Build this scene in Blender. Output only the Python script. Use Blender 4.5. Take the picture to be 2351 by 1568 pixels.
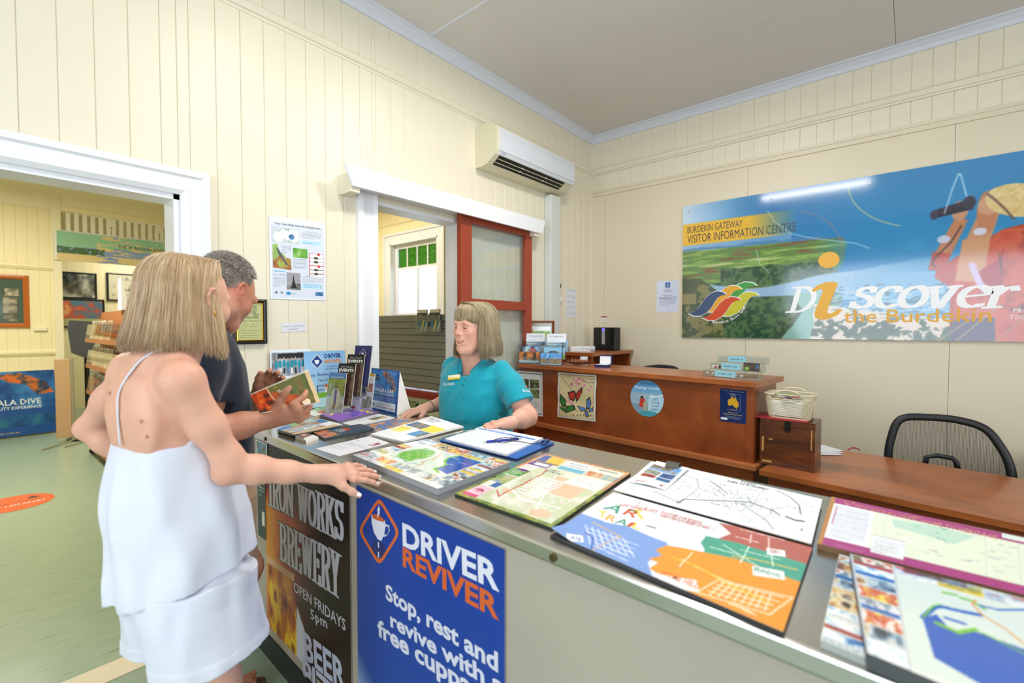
import bpy, bmesh, math, random
import numpy as np
from mathutils import Vector, Matrix
import openvdb

for _o in list(bpy.data.objects): bpy.data.objects.remove(_o)
C = bpy.context.scene.collection
SC = bpy.context.scene
PI = math.pi
random.seed(7)
RS = np.random.RandomState(11)

# ------------------------------------------------------------------ camera
FPX, YAW, PIT, ROL, EYE = 1082.0, math.radians(40.33), math.radians(1.70), math.radians(0.05), 1.45
_cy, _sy, _cp, _sp = math.cos(YAW), math.sin(YAW), math.cos(PIT), math.sin(PIT)
cF = np.array([_cy*_cp, _sy*_cp, -_sp]); _R0 = np.array([_sy, -_cy, 0.]); _U0 = np.cross(_R0, cF)
cR = math.cos(ROL)*_R0 + math.sin(ROL)*_U0; cU = -math.sin(ROL)*_R0 + math.cos(ROL)*_U0
CAM = np.array([0, 0, EYE]); ZC_ = 3.33
cam_data = bpy.data.cameras.new('camera'); cam = bpy.data.objects.new('camera', cam_data); C.objects.link(cam)
cam_data.sensor_width = 36.0; cam_data.lens = 36.0*FPX/2351.0; cam_data.clip_start = 0.05; cam_data.clip_end = 200
_m = Matrix(((cR[0], cU[0], -cF[0], 0), (cR[1], cU[1], -cF[1], 0), (cR[2], cU[2], -cF[2], EYE), (0, 0, 0, 1)))
cam.matrix_world = _m
cam_data.dof.use_dof = True; cam_data.dof.focus_distance = 2.3; cam_data.dof.aperture_fstop = 2.2
SC.camera = cam

# ------------------------------------------------------------------ world, lights, exposure
SC.view_settings.view_transform = 'Standard'; SC.view_settings.look = 'None'
SC.view_settings.exposure = -0.36; SC.view_settings.gamma = 1.0; SC.view_settings.use_curve_mapping = False
wd = bpy.data.worlds.new('sky'); SC.world = wd; wd.use_nodes = True
_bg = wd.node_tree.nodes['Background']; _bg.inputs[0].default_value = (0.75, 0.87, 1.0, 1); _bg.inputs[1].default_value = 2.6
def area(name, loc, target, sx, sy, power, col):
    l = bpy.data.lights.new(name, 'AREA'); l.shape = 'RECTANGLE'; l.size = sx; l.size_y = sy; l.energy = power; l.color = col
    o = bpy.data.objects.new(name, l); C.objects.link(o); o.location = loc
    d = Vector(target)-Vector(loc); o.rotation_euler = d.to_track_quat('-Z', 'Y').to_euler()
    return o
# daylight entering through the windows of the walls behind the camera
area('window_daylight', (-2.45, 0.2, 1.75), (0, 0.2, 1.7), 3.4, 1.7, 80, (0.84, 0.91, 1.0))
area('window_daylight', (0.6, -3.05, 1.75), (0.6, 0, 1.7), 3.6, 1.7, 66, (0.90, 0.94, 1.0))
# ceiling fluorescent battens of this room (fixture bodies are built with the ceiling)
def tube_light(x, y, z, length, power, col, along_y=True):
    l = bpy.data.lights.new('tube_light', 'AREA'); l.shape = 'RECTANGLE'; l.size = 0.06; l.size_y = length; l.energy = power; l.color = col
    o = bpy.data.objects.new('tube_light', l); C.objects.link(o); o.location = (x, y, z)
    if not along_y: o.rotation_euler = (0, 0, PI/2)
tube_light(1.13, 1.0, 3.195, 1.17, 26, (1.0, 0.97, 0.90))
_l = bpy.data.lights.new('round_light', 'AREA'); _l.shape = 'DISK'; _l.size = .28; _l.energy = 34; _l.color = (1.0, .97, .92)
_o = bpy.data.objects.new('round_light', _l); C.objects.link(_o); _o.location = (2.25, 1.0, ZC_-.085)
# lamps of the hall beyond the doorway and of the office beyond the sliding door
area('hall_lamp', (0.1, 6.2, 3.25), (0.1, 6.2, 0), 0.5, 2.4, 185, (1.0, 0.94, 0.78))
area('hall_lamp', (2.2, 10.2, 3.0), (2.2, 10.2, 0), 0.6, 1.2, 50, (1.0, 0.94, 0.80))
area('office_lamp', (2.9, 5.4, 3.2), (2.9, 5.4, 0), 0.5, 1.6, 60, (1.0, 0.95, 0.84))

# ------------------------------------------------------------------ materials
def lin(c):
    if isinstance(c, str):
        c = c.lstrip('#'); c = [int(c[i:i+2], 16)/255 for i in (0, 2, 4)]
    return tuple(((v+0.055)/1.055)**2.4 if v > 0.04045 else v/12.92 for v in c)
MATS = {}
def mat(name, col=(.8, .8, .8), rough=.5, metal=0., spec=.5, bump=0., bscale=60., var=0., vscale=4., emit=0., alpha=1., trans=0., coat=0., stretch=None, sss=0., attr=None, sheen=0.):
    if name in MATS: return MATS[name]
    m = bpy.data.materials.new(name); m.use_nodes = True; MATS[name] = m
    nt = m.node_tree; b = nt.nodes['Principled BSDF']
    c = lin(col) if not (isinstance(col, tuple) and len(col) == 4) else col[:3]
    b.inputs['Base Color'].default_value = (*c, 1); b.inputs['Roughness'].default_value = rough; b.inputs['Metallic'].default_value = metal
    b.inputs['Specular IOR Level'].default_value = spec
    if emit: b.inputs['Emission Color'].default_value = (*c, 1); b.inputs['Emission Strength'].default_value = emit
    if alpha < 1: b.inputs['Alpha'].default_value = alpha
    if trans: b.inputs['Transmission Weight'].default_value = trans
    if coat: b.inputs['Coat Weight'].default_value = coat; b.inputs['Coat Roughness'].default_value = 0.08
    if sheen: b.inputs['Sheen Weight'].default_value = sheen
    if sss:
        b.inputs['Subsurface Weight'].default_value = sss; b.inputs['Subsurface Radius'].default_value = (0.010, 0.004, 0.002); b.inputs['Subsurface Scale'].default_value = 1.0
    colout = None
    if attr:
        a = nt.nodes.new('ShaderNodeAttribute'); a.attribute_name = attr; colout = a.outputs['Color']
    if bump or var:
        tc = nt.nodes.new('ShaderNodeTexCoord'); mp = nt.nodes.new('ShaderNodeMapping'); nt.links.new(tc.outputs['Object'], mp.inputs[0])
        if stretch: mp.inputs['Scale'].default_value = stretch
    if var:
        n = nt.nodes.new('ShaderNodeTexNoise'); n.inputs['Scale'].default_value = vscale; n.inputs['Detail'].default_value = 6; nt.links.new(mp.outputs[0], n.inputs['Vector'])
        mx = nt.nodes.new('ShaderNodeMix'); mx.data_type = 'RGBA'; mx.blend_type = 'MULTIPLY'; mx.inputs[0].default_value = 1.0
        rp = nt.nodes.new('ShaderNodeMapRange'); rp.inputs[1].default_value = .3; rp.inputs[2].default_value = .7; rp.inputs[3].default_value = 1-var; rp.inputs[4].default_value = 1+var*.4
        nt.links.new(n.outputs['Fac'], rp.inputs[0])
        if colout: nt.links.new(colout, mx.inputs[6])
        else: mx.inputs[6].default_value = (*c, 1)
        nt.links.new(rp.outputs[0], mx.inputs[7]); colout = mx.outputs[2]
    if bump:
        n2 = nt.nodes.new('ShaderNodeTexNoise'); n2.inputs['Scale'].default_value = bscale; n2.inputs['Detail'].default_value = 4; nt.links.new(mp.outputs[0], n2.inputs['Vector'])
        bp = nt.nodes.new('ShaderNodeBump'); bp.inputs['Strength'].default_value = bump; bp.inputs['Distance'].default_value = 0.002
        nt.links.new(n2.outputs['Fac'], bp.inputs['Height']); nt.links.new(bp.outputs[0], b.inputs['Normal'])
    if colout: nt.links.new(colout, b.inputs['Base Color'])
    return m
def mat_glass(name, col=(1, 1, 1), rough=0.0, mixf=0.12):
    """thin clear sheet: mostly transparent with a Fresnel gloss"""
    if name in MATS: return MATS[name]
    m = bpy.data.materials.new(name); m.use_nodes = True; MATS[name] = m
    nt = m.node_tree; nt.nodes.clear(); o = nt.nodes.new('ShaderNodeOutputMaterial')
    t = nt.nodes.new('ShaderNodeBsdfTransparent'); t.inputs[0].default_value = (*col, 1)
    g = nt.nodes.new('ShaderNodeBsdfGlossy'); g.inputs['Roughness'].default_value = rough
    f = nt.nodes.new('ShaderNodeLayerWeight'); f.inputs[0].default_value = .5
    pw = nt.nodes.new('ShaderNodeMath'); pw.operation = 'POWER'; pw.inputs[1].default_value = 5; nt.links.new(f.outputs['Facing'], pw.inputs[0])
    ad = nt.nodes.new('ShaderNodeMath'); ad.operation = 'ADD'; ad.inputs[1].default_value = mixf+.03; ad.use_clamp = True; nt.links.new(pw.outputs[0], ad.inputs[0])
    mx = nt.nodes.new('ShaderNodeMixShader'); nt.links.new(ad.outputs[0], mx.inputs[0]); nt.links.new(t.outputs[0], mx.inputs[1]); nt.links.new(g.outputs[0], mx.inputs[2])
    nt.links.new(mx.outputs[0], o.inputs[0]); return m

# ------------------------------------------------------------------ mesh builder
class MB:
    def __init__(s): s.v = []; s.f = []; s.mi = []
    def add(s, vs, fs, mi=0):
        n = len(s.v); s.v += [tuple(map(float, v)) for v in vs]; s.f += [tuple(i+n for i in f) for f in fs]; s.mi += [mi]*len(fs); return s
    def box(s, x0, x1, y0, y1, z0, z1, mi=0, M=None):
        vs = [(x, y, z) for z in (z0, z1) for y in (y0, y1) for x in (x0, x1)]
        if M is not None: vs = [tuple(M @ Vector(v)) for v in vs]
        return s.add(vs, [(0, 2, 3, 1), (4, 5, 7, 6), (0, 1, 5, 4), (2, 6, 7, 3), (0, 4, 6, 2), (1, 3, 7, 5)], mi)
    def bbox(s, x0, x1, y0, y1, z0, z1, r=.003, mi=0, M=None):
        """box with chamfered edges"""
        bm = bmesh.new(); bmesh.ops.create_cube(bm, size=1)
        for v in bm.verts: v.co = Vector((x0+(v.co.x+.5)*(x1-x0), y0+(v.co.y+.5)*(y1-y0), z0+(v.co.z+.5)*(z1-z0)))
        bmesh.ops.bevel(bm, geom=bm.edges[:], offset=r, segments=2, affect='EDGES', profile=.6)
        if M is not None: bmesh.ops.transform(bm, matrix=M, verts=bm.verts)
        bm.verts.index_update(); s.add([v.co for v in bm.verts], [[v.index for v in f.verts] for f in bm.faces], mi); bm.free(); return s
    def extrude(s, prof, path_axis, a, b, mi=0, M=None):
        """closed 2D profile (list of (u,v)); axis 'x': (u,v)->(y,z); 'y': (x,z); 'z': (x,y)"""
        n = len(prof); vs = []
        for t in (a, b):
            for u, v in prof: vs.append({'x': (t, u, v), 'y': (u, t, v), 'z': (u, v, t)}[path_axis])
        if M is not None: vs = [tuple(M @ Vector(v)) for v in vs]
        fs = [tuple(range(n))[::-1], tuple(range(n, 2*n))]+[(i, (i+1) % n, n+(i+1) % n, n+i) for i in range(n)]
        return s.add(vs, fs, mi)
    def tube(s, pts, r, n=8, mi=0, caps=True, flat=1.0):
        pts = [np.array(p, float) for p in pts]; rr = r if hasattr(r, '__len__') else [r]*len(pts); vs = []; up = None
        for i, p in enumerate(pts):
            t = pts[min(i+1, len(pts)-1)]-pts[max(i-1, 0)]; t = t/(np.linalg.norm(t)+1e-9)
            if up is None:
                up = np.array([0, 0, 1.]) if abs(t[2]) < .9 else np.array([1., 0, 0])
            a = np.cross(t, up); a /= np.linalg.norm(a)+1e-9; b = np.cross(a, t); up = b
            for k in range(n):
                th = 2*PI*k/n; vs.append(p+rr[i]*(math.cos(th)*a+flat*math.sin(th)*b))
        fs = [(i*n+k, i*n+(k+1) % n, (i+1)*n+(k+1) % n, (i+1)*n+k) for i in range(len(pts)-1) for k in range(n)]
        if caps: fs += [tuple(range(n))[::-1], tuple((len(pts)-1)*n+k for k in range(n))]
        return s.add(vs, fs, mi)
    def lathe(s, prof, c=(0, 0, 0), n=20, mi=0, sx=1, sy=1, M=None):
        vs = []
        for r, z in prof:
            for k in range(n):
                th = 2*PI*k/n; vs.append((c[0]+sx*r*math.cos(th), c[1]+sy*r*math.sin(th), c[2]+z))
        if M is not None: vs = [tuple(M @ Vector(v)) for v in vs]
        fs = [(i*n+k, i*n+(k+1) % n, (i+1)*n+(k+1) % n, (i+1)*n+k) for i in range(len(prof)-1) for k in range(n)]
        fs += [tuple(range(n))[::-1], tuple((len(prof)-1)*n+k for k in range(n))]
        return s.add(vs, fs, mi)
    def build(s, name, mats, parent=None, smooth=False, loc=None, rotz=0):
        me = bpy.data.meshes.new(name); me.from_pydata(s.v, [], s.f)
        for m in (mats if isinstance(mats, (list, tuple)) else [mats]): me.materials.append(m)
        if any(s.mi): me.polygons.foreach_set('material_index', s.mi)
        if smooth: me.polygons.foreach_set('use_smooth', [True]*len(s.f))
        me.update(); o = bpy.data.objects.new(name, me); C.objects.link(o)
        if parent is not None: o.parent = parent
        if loc is not None: o.location = loc
        if rotz: o.rotation_euler = (0, 0, rotz)
        return o
def autosmooth(o, ang=35):
    me = o.data; me.polygons.foreach_set('use_smooth', [True]*len(me.polygons)); bm = bmesh.new(); bm.from_mesh(me)
    for e in bm.edges:
        if len(e.link_faces) == 2 and e.calc_face_angle(0) > math.radians(ang): e.smooth = False
    bm.to_mesh(me); bm.free(); return o
def tag(o, label=None, cat=None, group=None, kind=None):
    if label: o['label'] = label
    if cat: o['category'] = cat
    if group: o['group'] = group
    if kind: o['kind'] = kind
    return o
def thing(name, label, cat, loc=(0, 0, 0), rotz=0, group=None):
    o = bpy.data.objects.new(name, None); C.objects.link(o); o.location = loc; o.rotation_euler = (0, 0, rotz); o.empty_display_size = .1
    return tag(o, label, cat, group)
def struct(o): o['kind'] = 'structure'; return o
def copy_tree(o, parent=None):
    c = o.copy(); C.objects.link(c); c.parent = parent
    for ch in list(o.children): copy_tree(ch, c)
    return c
# rays of the photograph, used to take measured points on real planes of the room
def _ray(u, v): return (u-1175.5)/FPX*cR + (784-v)/FPX*cU + cF
def on_z(u, v, z): d = _ray(u, v); return CAM+d*(z-EYE)/d[2]
def on_y(u, v, y): d = _ray(u, v); return CAM+d*y/d[1]
def on_x(u, v, x): d = _ray(u, v); return CAM+d*x/d[0]
def at(u, v, t): return CAM+_ray(u, v)*t
XB, YA, ZC = 4.14, 2.476, 3.33     # right wall, left wall, ceiling
# ------------------------------------------------------------------ room shell
M_cream = mat('cream_paint', '#e4dcc6', .42, bump=.12, bscale=25, var=.03, vscale=3)
M_creamB = mat('cream_sheet_paint', '#dbd1b8', .45, bump=.08, bscale=14, var=.03, vscale=2)
M_yel = mat('yellow_paint', '#f0e4ba', .45, bump=.1, bscale=25)
M_white = mat('white_gloss_paint', '#e9eaee', .3, bump=.05, bscale=20)
M_ceil = mat('ceiling_paint', '#d8d4cf', .34, bump=.04, bscale=8)
M_cornice = mat('cornice_paint', '#d5d9e2', .35)
M_core = mat('wall_core', '#cfc6a8', .8)
def floor_mat():
    m = mat('green_vinyl', '#87a08a', .28, bump=.03, bscale=12)
    nt = m.node_tree; b = nt.nodes['Principled BSDF']; tc = nt.nodes.new('ShaderNodeTexCoord')
    mp = nt.nodes.new('ShaderNodeMapping'); mp.inputs['Scale'].default_value = (3, 22, 1); mp.inputs['Rotation'].default_value = (0, 0, 0.15); nt.links.new(tc.outputs['Object'], mp.inputs[0])
    n = nt.nodes.new('ShaderNodeTexNoise'); n.inputs['Scale'].default_value = 2.2; n.inputs['Detail'].default_value = 8; nt.links.new(mp.outputs[0], n.inputs['Vector'])
    r = nt.nodes.new('ShaderNodeValToRGB'); e = r.color_ramp.elements
    e[0].position = .27; e[0].color = (*lin('#66796a'), 1); e[1].position = .75; e[1].color = (*lin('#9bac96'), 1)
    k = r.color_ramp.elements.new(.36); k.color = (*lin('#8ba08a'), 1)
    nt.links.new(n.outputs['Fac'], r.inputs[0]); nt.links.new(r.outputs[0], b.inputs['Base Color']); return m
M_floor = floor_mat()
struct(MB().box(-2.7, 4.3, -3.3, 12.2, -.06, 0).build('floor', M_floor))
# ceiling of this room: flat sheets with narrow butt joints, each sheet a piece
ceil = struct(MB().box(-2.7, 4.3, -3.3, 2.6, ZC+.012, ZC+.08).build('ceiling', M_core))
xs = [-2.7, -.45, .77, 2.02, 3.26, 4.2]; ys = [-3.3, .12, 2.5]
for i in range(5):
    for j in range(2):
        MB().box(xs[i]+.0012, xs[i+1]-.0012, ys[j]+.0012, ys[j+1]-.0012, ZC, ZC+.0125).build('ceiling_sheet', M_ceil, ceil)
for x in (2.02,):
    MB().extrude([(x-.012, ZC), (x-.008, ZC-.003), (x+.008, ZC-.003), (x+.012, ZC)], 'y', 0.13, 2.43).build('joint_strip', M_cornice, ceil)
struct(MB().box(-2.7, 4.3, 2.6, 12.2, 3.44, 3.5).build('ceiling', mat('hall_ceiling_paint', '#d8d0b0', .6)))

_bd = {}
def board_mesh(w, t, m):
    k = (round(w, 4), t, m.name)
    if k not in _bd:
        c = .0032; b = MB().extrude([(.0002, 0), (w-.0002, 0), (w-.0002, -t+c), (w-c, -t), (c, -t), (.0002, -t+c)], 'z', 0, 1)
        o = b.build('board', m); _bd[k] = o.data; bpy.data.objects.remove(o)
    return _bd[k]
def vj(parent, plane, axis, s0, s1, z0, z1, holes, m, pitch=.106, phase=0., t=.012):
    """tongue and groove boards; axis 'x': wall along x facing -y at y=plane; axis 'y': wall along y facing -x at x=plane"""
    k0 = math.floor((s0-phase)/pitch); s = phase+k0*pitch
    cuts = sorted({s0, s1} | {h[i] for h in holes for i in (0, 1) if s0 < h[i] < s1})
    edges = []
    while s < s1:
        a, b = max(s, s0), min(s+pitch, s1); inner = [c for c in cuts if a+1e-4 < c < b-1e-4]
        for p, q in zip([a]+inner, inner+[b]):
            if q-p > .012: edges.append((p, q))
        s += pitch
    for p, q in edges:
        spans = [(z0, z1)]; mid = (p+q)/2
        for h in holes:
            if h[0] < mid < h[1]:
                spans = [x for (a, b) in spans for x in ((a, min(b, h[2])), (max(a, h[3]), b)) if x[1]-x[0] > .02]
        for a, b in spans:
            o = bpy.data.objects.new('board', board_mesh(q-p, t, m)); C.objects.link(o); o.parent = parent; o.scale = (1, 1, b-a)
            jit = random.uniform(0, .0008)
            if axis == 'x': o.location = (p, plane-jit, a)
            else: o.location = (plane-jit, q, a); o.rotation_euler = (0, 0, -PI/2)
def shell(name, segs, m=None):
    b = MB()
    for s in segs: b.box(*s)
    return struct(b.build(name, m or M_core))
# left wall with the doorway and the sliding-door opening
D0, D1, DZ = -1.25, .645, 2.03          # doorway
H0, H1, HZ = 1.62, 2.338, 2.205         # sliding-door opening
wl = shell('wall_left', [(-2.7, D0, YA, YA+.1, 0, ZC), (D0, D1, YA, YA+.1, DZ, ZC), (D1, H0, YA, YA+.1, 0, ZC), (H0, H1, YA, YA+.1, HZ, ZC), (H1, XB+.16, YA, YA+.1, 0, ZC)])
ph = 0.1135
hol = [(D0, D1, -1, DZ), (H0, H1, -1, HZ)]
vj(wl, YA, 'x', -2.7, XB, 0, 2.957, hol, M_cream, phase=on_y(127, 0, YA)[0])
vj(wl, YA, 'x', -2.7, XB, 3.012, ZC, hol, M_cream, phase=on_y(127, 0, YA)[0])
vj(wl, YA+.1+.012, 'x', -2.7, XB, 0, 3.44, hol, M_yel)
def rail_prof(z0, z1, p, d):
    h = z1-z0; return [(p, z0), (p-d*.45, z0), (p-d*.55, z0+h*.18), (p-d*.8, z0+h*.25), (p-d, z0+h*.5), (p-d*.95, z0+h*.8), (p-d*.6, z1), (p, z1)]
MB().extrude(rail_prof(2.955, 3.014, YA, .036), 'x', -2.7, XB-.01).build('picture_rail', M_cream, wl, smooth=False)
# right wall: frieze of boards above two mouldings, flat sheets below
wr = shell('wall_right', [(XB+.012, XB+.16, -3.3, 4.75, 0, ZC+.1), (XB+.012, XB+.16, 4.75, 5.90, 0, .95), (XB+.012, XB+.16, 4.75, 5.90, 2.70, 3.5), (XB+.012, XB+.16, 5.90, 12.2, 0, 3.5), (XB+.012, XB+.16, 2.6, 4.75, ZC, 3.5)])
vj(wr, XB+.012, 'y', -3.3, YA, 2.79, 2.957, [], M_cream, phase=on_x(2193, 150, XB)[1])
vj(wr, XB+.012, 'y', -3.3, YA, 3.012, ZC, [], M_cream, phase=on_x(2193, 150, XB)[1])
MB().extrude(rail_prof(2.955, 3.014, XB, .034), 'y', -3.3, YA-.01).build('picture_rail', M_cream, wr)
MB().box(XB-.012, XB+.012, -3.3, YA, 2.745, 2.80).box(XB-.018, XB-.012, -3.3, YA, 2.778, 2.80).build('frieze_strip', M_creamB, wr)
MB().box(XB-.005, XB+.012, 2.32, YA, 0, 2.745).build('corner_stile', M_creamB, wr)
yy = [2.3195, 1.03, -.185, -1.4, -2.6, -3.3]
for a, b in zip(yy, yy[1:]):
    MB().box(XB, XB+.012, b+.001, a-.001, 0, 2.745).build('wall_sheet', M_creamB, wr)
MB().extrude([(XB, YA), (XB-.022, YA), (XB-.018, YA-.018), (XB, YA-.022)], 'z', 0, ZC-.03).build('corner_bead', M_cream, wr)
# office beyond: boards on the same outer wall, rail above the window
vj(wr, XB+.012, 'y', 2.6, 7.6, 0, 3.44, [(4.75, 5.90, .95, 2.70)], M_yel)
MB().extrude(rail_prof(2.93, 2.985, XB, .03), 'y', 2.6, 7.6).build('picture_rail', M_yel, wr)
# cornices
def cove(p, d=1): return [(p, ZC), (p-.062, ZC), (p-.062, ZC-.01), (p-.045, ZC-.016), (p-.02, ZC-.04), (p-.012, ZC-.055), (p-.012, ZC-.066), (p, ZC-.066)]
co = MB().extrude(cove(YA-.012), 'x', -2.7, XB); co.extrude(cove(XB), 'y', -3.3, YA)
struct(co.build('trim_1', M_cornice, smooth=False))
# walls behind the camera with wide windows
wn = shell('wall_near', [(-2.7, -1.3, -3.3, -3.15, 0, ZC), (2.5, 4.3, -3.3, -3.15, 0, ZC), (-1.3, 2.5, -3.3, -3.15, 0, .85), (-1.3, 2.5, -3.3, -3.15, 2.65, ZC)], M_cream)
wb = shell('wall_back', [(-2.7, -2.55, -3.3, -1.6, 0, ZC), (-2.7, -2.55, 2.0, 12.2, 0, 3.5), (-2.7, -2.55, -1.6, 2.0, 0, .85), (-2.7, -2.55, -1.6, 2.0, 2.65, ZC)], M_cream)
struct(MB().box(-2.7, 4.3, -3.16, -3.148, 0, .12).build('baseboard_near', M_white))
# ---- architraves of the two openings
def casing(name, x0, x1, z1, w, y, kind):
    """moulded white architrave around an opening of the left wall"""
    pr = [(0, 0), (0, -.016), (.018, -.030), (.03, -.030), (.036, -.022), (w-.035, -.022), (w-.028, -.034), (w-.004, -.034), (w, -.028), (w, 0)]
    b = MB(); n = len(pr)
    rings = []
    for (cx, cz, sx, sz) in ((x0, 0, -1, 0), (x0, z1, -1, 1), (x1, z1, 1, 1), (x1, 0, 1, 0)):
        rings.append([(cx+sx*u, y+v, cz+sz*u) for u, v in pr])
    vs = sum(rings, []); fs = []
    for r in range(3):
        for i in range(n): fs.append((r*n+i, r*n+(i+1) % n, (r+1)*n+(i+1) % n, (r+1)*n+i))
    fs += [tuple(range(n)), tuple(range(3*n, 4*n))[::-1]]
    b.add(vs, fs); o = b.build(name, M_white); return o
d1 = struct(casing('door_1', D0, D1, DZ, .112, YA-.012, 0))
MB().box(D0-.001, D0+.022, YA-.012, YA+.13, 0, DZ).box(D1-.022, D1+.001, YA-.012, YA+.13, 0, DZ).box(D0, D1, YA-.012, YA+.13, DZ-.022, DZ+.001).build('jamb_lining', M_white, d1)
struct(MB().box(D0, D1, YA+.0, YA+.135, 0, .004).build('trim_2', mat('threshold_strip', '#d9cdb0', .5)))
# sliding door opening: casing, lining, pelmet over the track, glazed red door slid to the right
d2 = struct(MB().extrude([(1.512, YA-.012), (1.512, YA-.03), (1.535, YA-.036), (1.552, YA-.036), (1.556, YA-.028), (1.612, YA-.028), (1.64, YA-.036), (1.64, YA-.012)], 'z', 0, 2.26).build('door_2', M_white))
MB().box(H0-.001, H0+.02, YA-.012, YA+.13, 0, HZ).box(H1-.02, H1+.001, YA-.012, YA+.13, 0, HZ).box(H0, H1, YA-.012, YA+.13, HZ-.02, HZ+.001).build('jamb_lining', M_white, d2)
pe = [on_y(*q, 2.33) for q in ((789.6, 374), (808.5, 430), (1241.6, 536), (1248.5, 509.7))]
ptop, pbot = 2.325, 2.216
pl = MB(); xa, xb2, xc, xd = 1.358, 1.405, 3.115, 3.155
pl.extrude([(xa, ptop), (xb2, pbot), (xc, pbot), (xd, ptop)], 'y', 2.318, 2.336)
pel = pl.build('pelmet_board', M_white, d2)
MB().box(1.42, 3.11, 2.336, YA-.012, 2.24, 2.29).build('track_packer', M_white, d2)
# cheeks of the pelmet blocks at each end
b = MB(); b.box(1.40, 1.455, 2.337, YA-.012, 2.19, 2.30); b.box(3.03, 3.08, 2.337, YA-.012, 2.19, 2.30); b.build('track_bracket', M_cream, d2)
M_red = mat('brick_red_paint', '#9a3f27', .32, bump=.05, bscale=18)
M_pane = mat_glass('window_glass', (.93, .96, .97), 0.0, .03)
sd = thing('sliding_door', 'brick-red framed sliding door with glass panes, slid behind the staff woman', 'door', (2.66, 2.405, 0))
X0, X1, XS0, XS1 = 2.263, 3.063, 2.372, 2.983
def sbox(n, *a, m=M_red):
    x0, x1, y0, y1, z0, z1 = a; return MB().bbox(x0-2.66, x1-2.66, y0-2.405, y1-2.405, z0, z1, .004).build(n, m, sd)
sbox('stile', X0, XS0, 2.385, 2.425, .02, 2.255); sbox('stile', XS1, X1, 2.385, 2.425, .02, 2.255)
sbox('rail', XS0, XS1, 2.385, 2.425, 2.185, 2.255); sbox('rail', XS0, XS1, 2.385, 2.425, 1.585, 1.655)
sbox('rail', XS0, XS1, 2.385, 2.425, .92, 1.0); sbox('rail', XS0, XS1, 2.385, 2.425, .02, .18)
sbox('door_panel', XS0, XS1, 2.398, 2.412, .18, .92)
sbox('pane', XS0, XS1, 2.402, 2.406, 1.655, 2.185, m=M_pane); sbox('pane', XS0, XS1, 2.402, 2.406, 1.0, 1.585, m=M_pane)
# ---- office beyond the sliding door: side wall, window with green top lights, service counter with a slatted grey screen
wo2 = shell('wall_office', [(2.7, 4.2, 7.6, 7.7, 0, 3.44)], M_yel)
W0, W1 = 4.80, 5.86; WZ0, WZ1 = 1.0, 2.665
win = struct(MB().box(XB-.012, XB+.012, W1, W1+.13, WZ0-.1, WZ1+.13).box(XB-.012, XB+.012, W0-.13, W0, WZ0-.1, WZ1+.13).box(XB-.012, XB+.012, W0, W1, WZ1, WZ1+.13).box(XB-.03, XB-.012, W0-.15, W1+.15, WZ1+.11, WZ1+.14).box(XB-.025, XB-.012, W1+.11, W1+.14, WZ0, WZ1+.11).box(XB-.025, XB-.012, W0-.14, W0-.11, WZ0, WZ1+.11).build('window_1', M_white))
MB().box(XB-.012, XB+.15, W1-.02, W1, WZ0, WZ1).box(XB-.012, XB+.15, W0, W0+.02, WZ0, WZ1).box(XB-.012, XB+.15, W0, W1, WZ1-.02, WZ1).box(XB-.04, XB+.15, W0, W1, WZ0-.03, WZ0).build('window_lining', M_white, win)
ya, yb = W0+.02, W1-.02; xw = XB+.09
def wbox(n, y0, y1, z0, z1, m=M_white, d=.03): return MB().box(xw-d/2, xw+d/2, y0, y1, z0, z1).build(n, m, win)
wbox('sash_stile', yb-.055, yb, WZ0, WZ1-.02); wbox('sash_stile', ya, ya+.055, WZ0, WZ1-.02)
wbox('sash_rail', ya+.055, yb-.055, WZ1-.075, WZ1-.02); wbox('sash_rail', ya+.055, yb-.055, 2.285, 2.32); wbox('sash_rail', ya+.055, yb-.055, 1.60, 1.655)
wbox('sash_rail', ya+.055, yb-.055, WZ0, WZ0+.07); ym = (ya+yb)/2
wbox('glazing_bar', ym-.014, ym+.014, 1.655, 2.285); wbox('glazing_bar', ym-.014, ym+.014, WZ0+.07, 1.60)
M_gg = mat('green_textured_glass', '#3f8f24', .2, trans=.4, emit=.0, bump=1.0, bscale=60, var=.5, vscale=18)
M_bright = mat_glass('clear_window_glass', (1, 1, 1), 0, .0)
w4 = (yb-ya-.11)/4
for i in range(4):
    y0 = ya+.055+i*w4
    if i: wbox('glazing_bar', y0-.012, y0+.012, 2.32, WZ1-.075)
    MB().box(xw-.003, xw+.003, y0+.012, y0+w4-.012, 2.32, WZ1-.075).build('green_pane', M_gg, win)
for (y0, y1, z0, z1) in ((ya+.055, ym-.014, 1.655, 2.285), (ym+.014, yb-.055, 1.655, 2.285), (ya+.055, ym-.014, WZ0+.07, 1.6), (ym+.014, yb-.055, WZ0+.07, 1.6)):
    MB().box(xw-.003, xw+.003, y0, y1, z0, z1).build('pane', M_bright, win)
MB().tube([(xw-.03, yb-.03, 1.62), (xw-.05, yb-.03, 1.64), (xw-.05, yb-.03, 1.68)], .008, 8).build('sash_catch', M_white, win)
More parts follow.
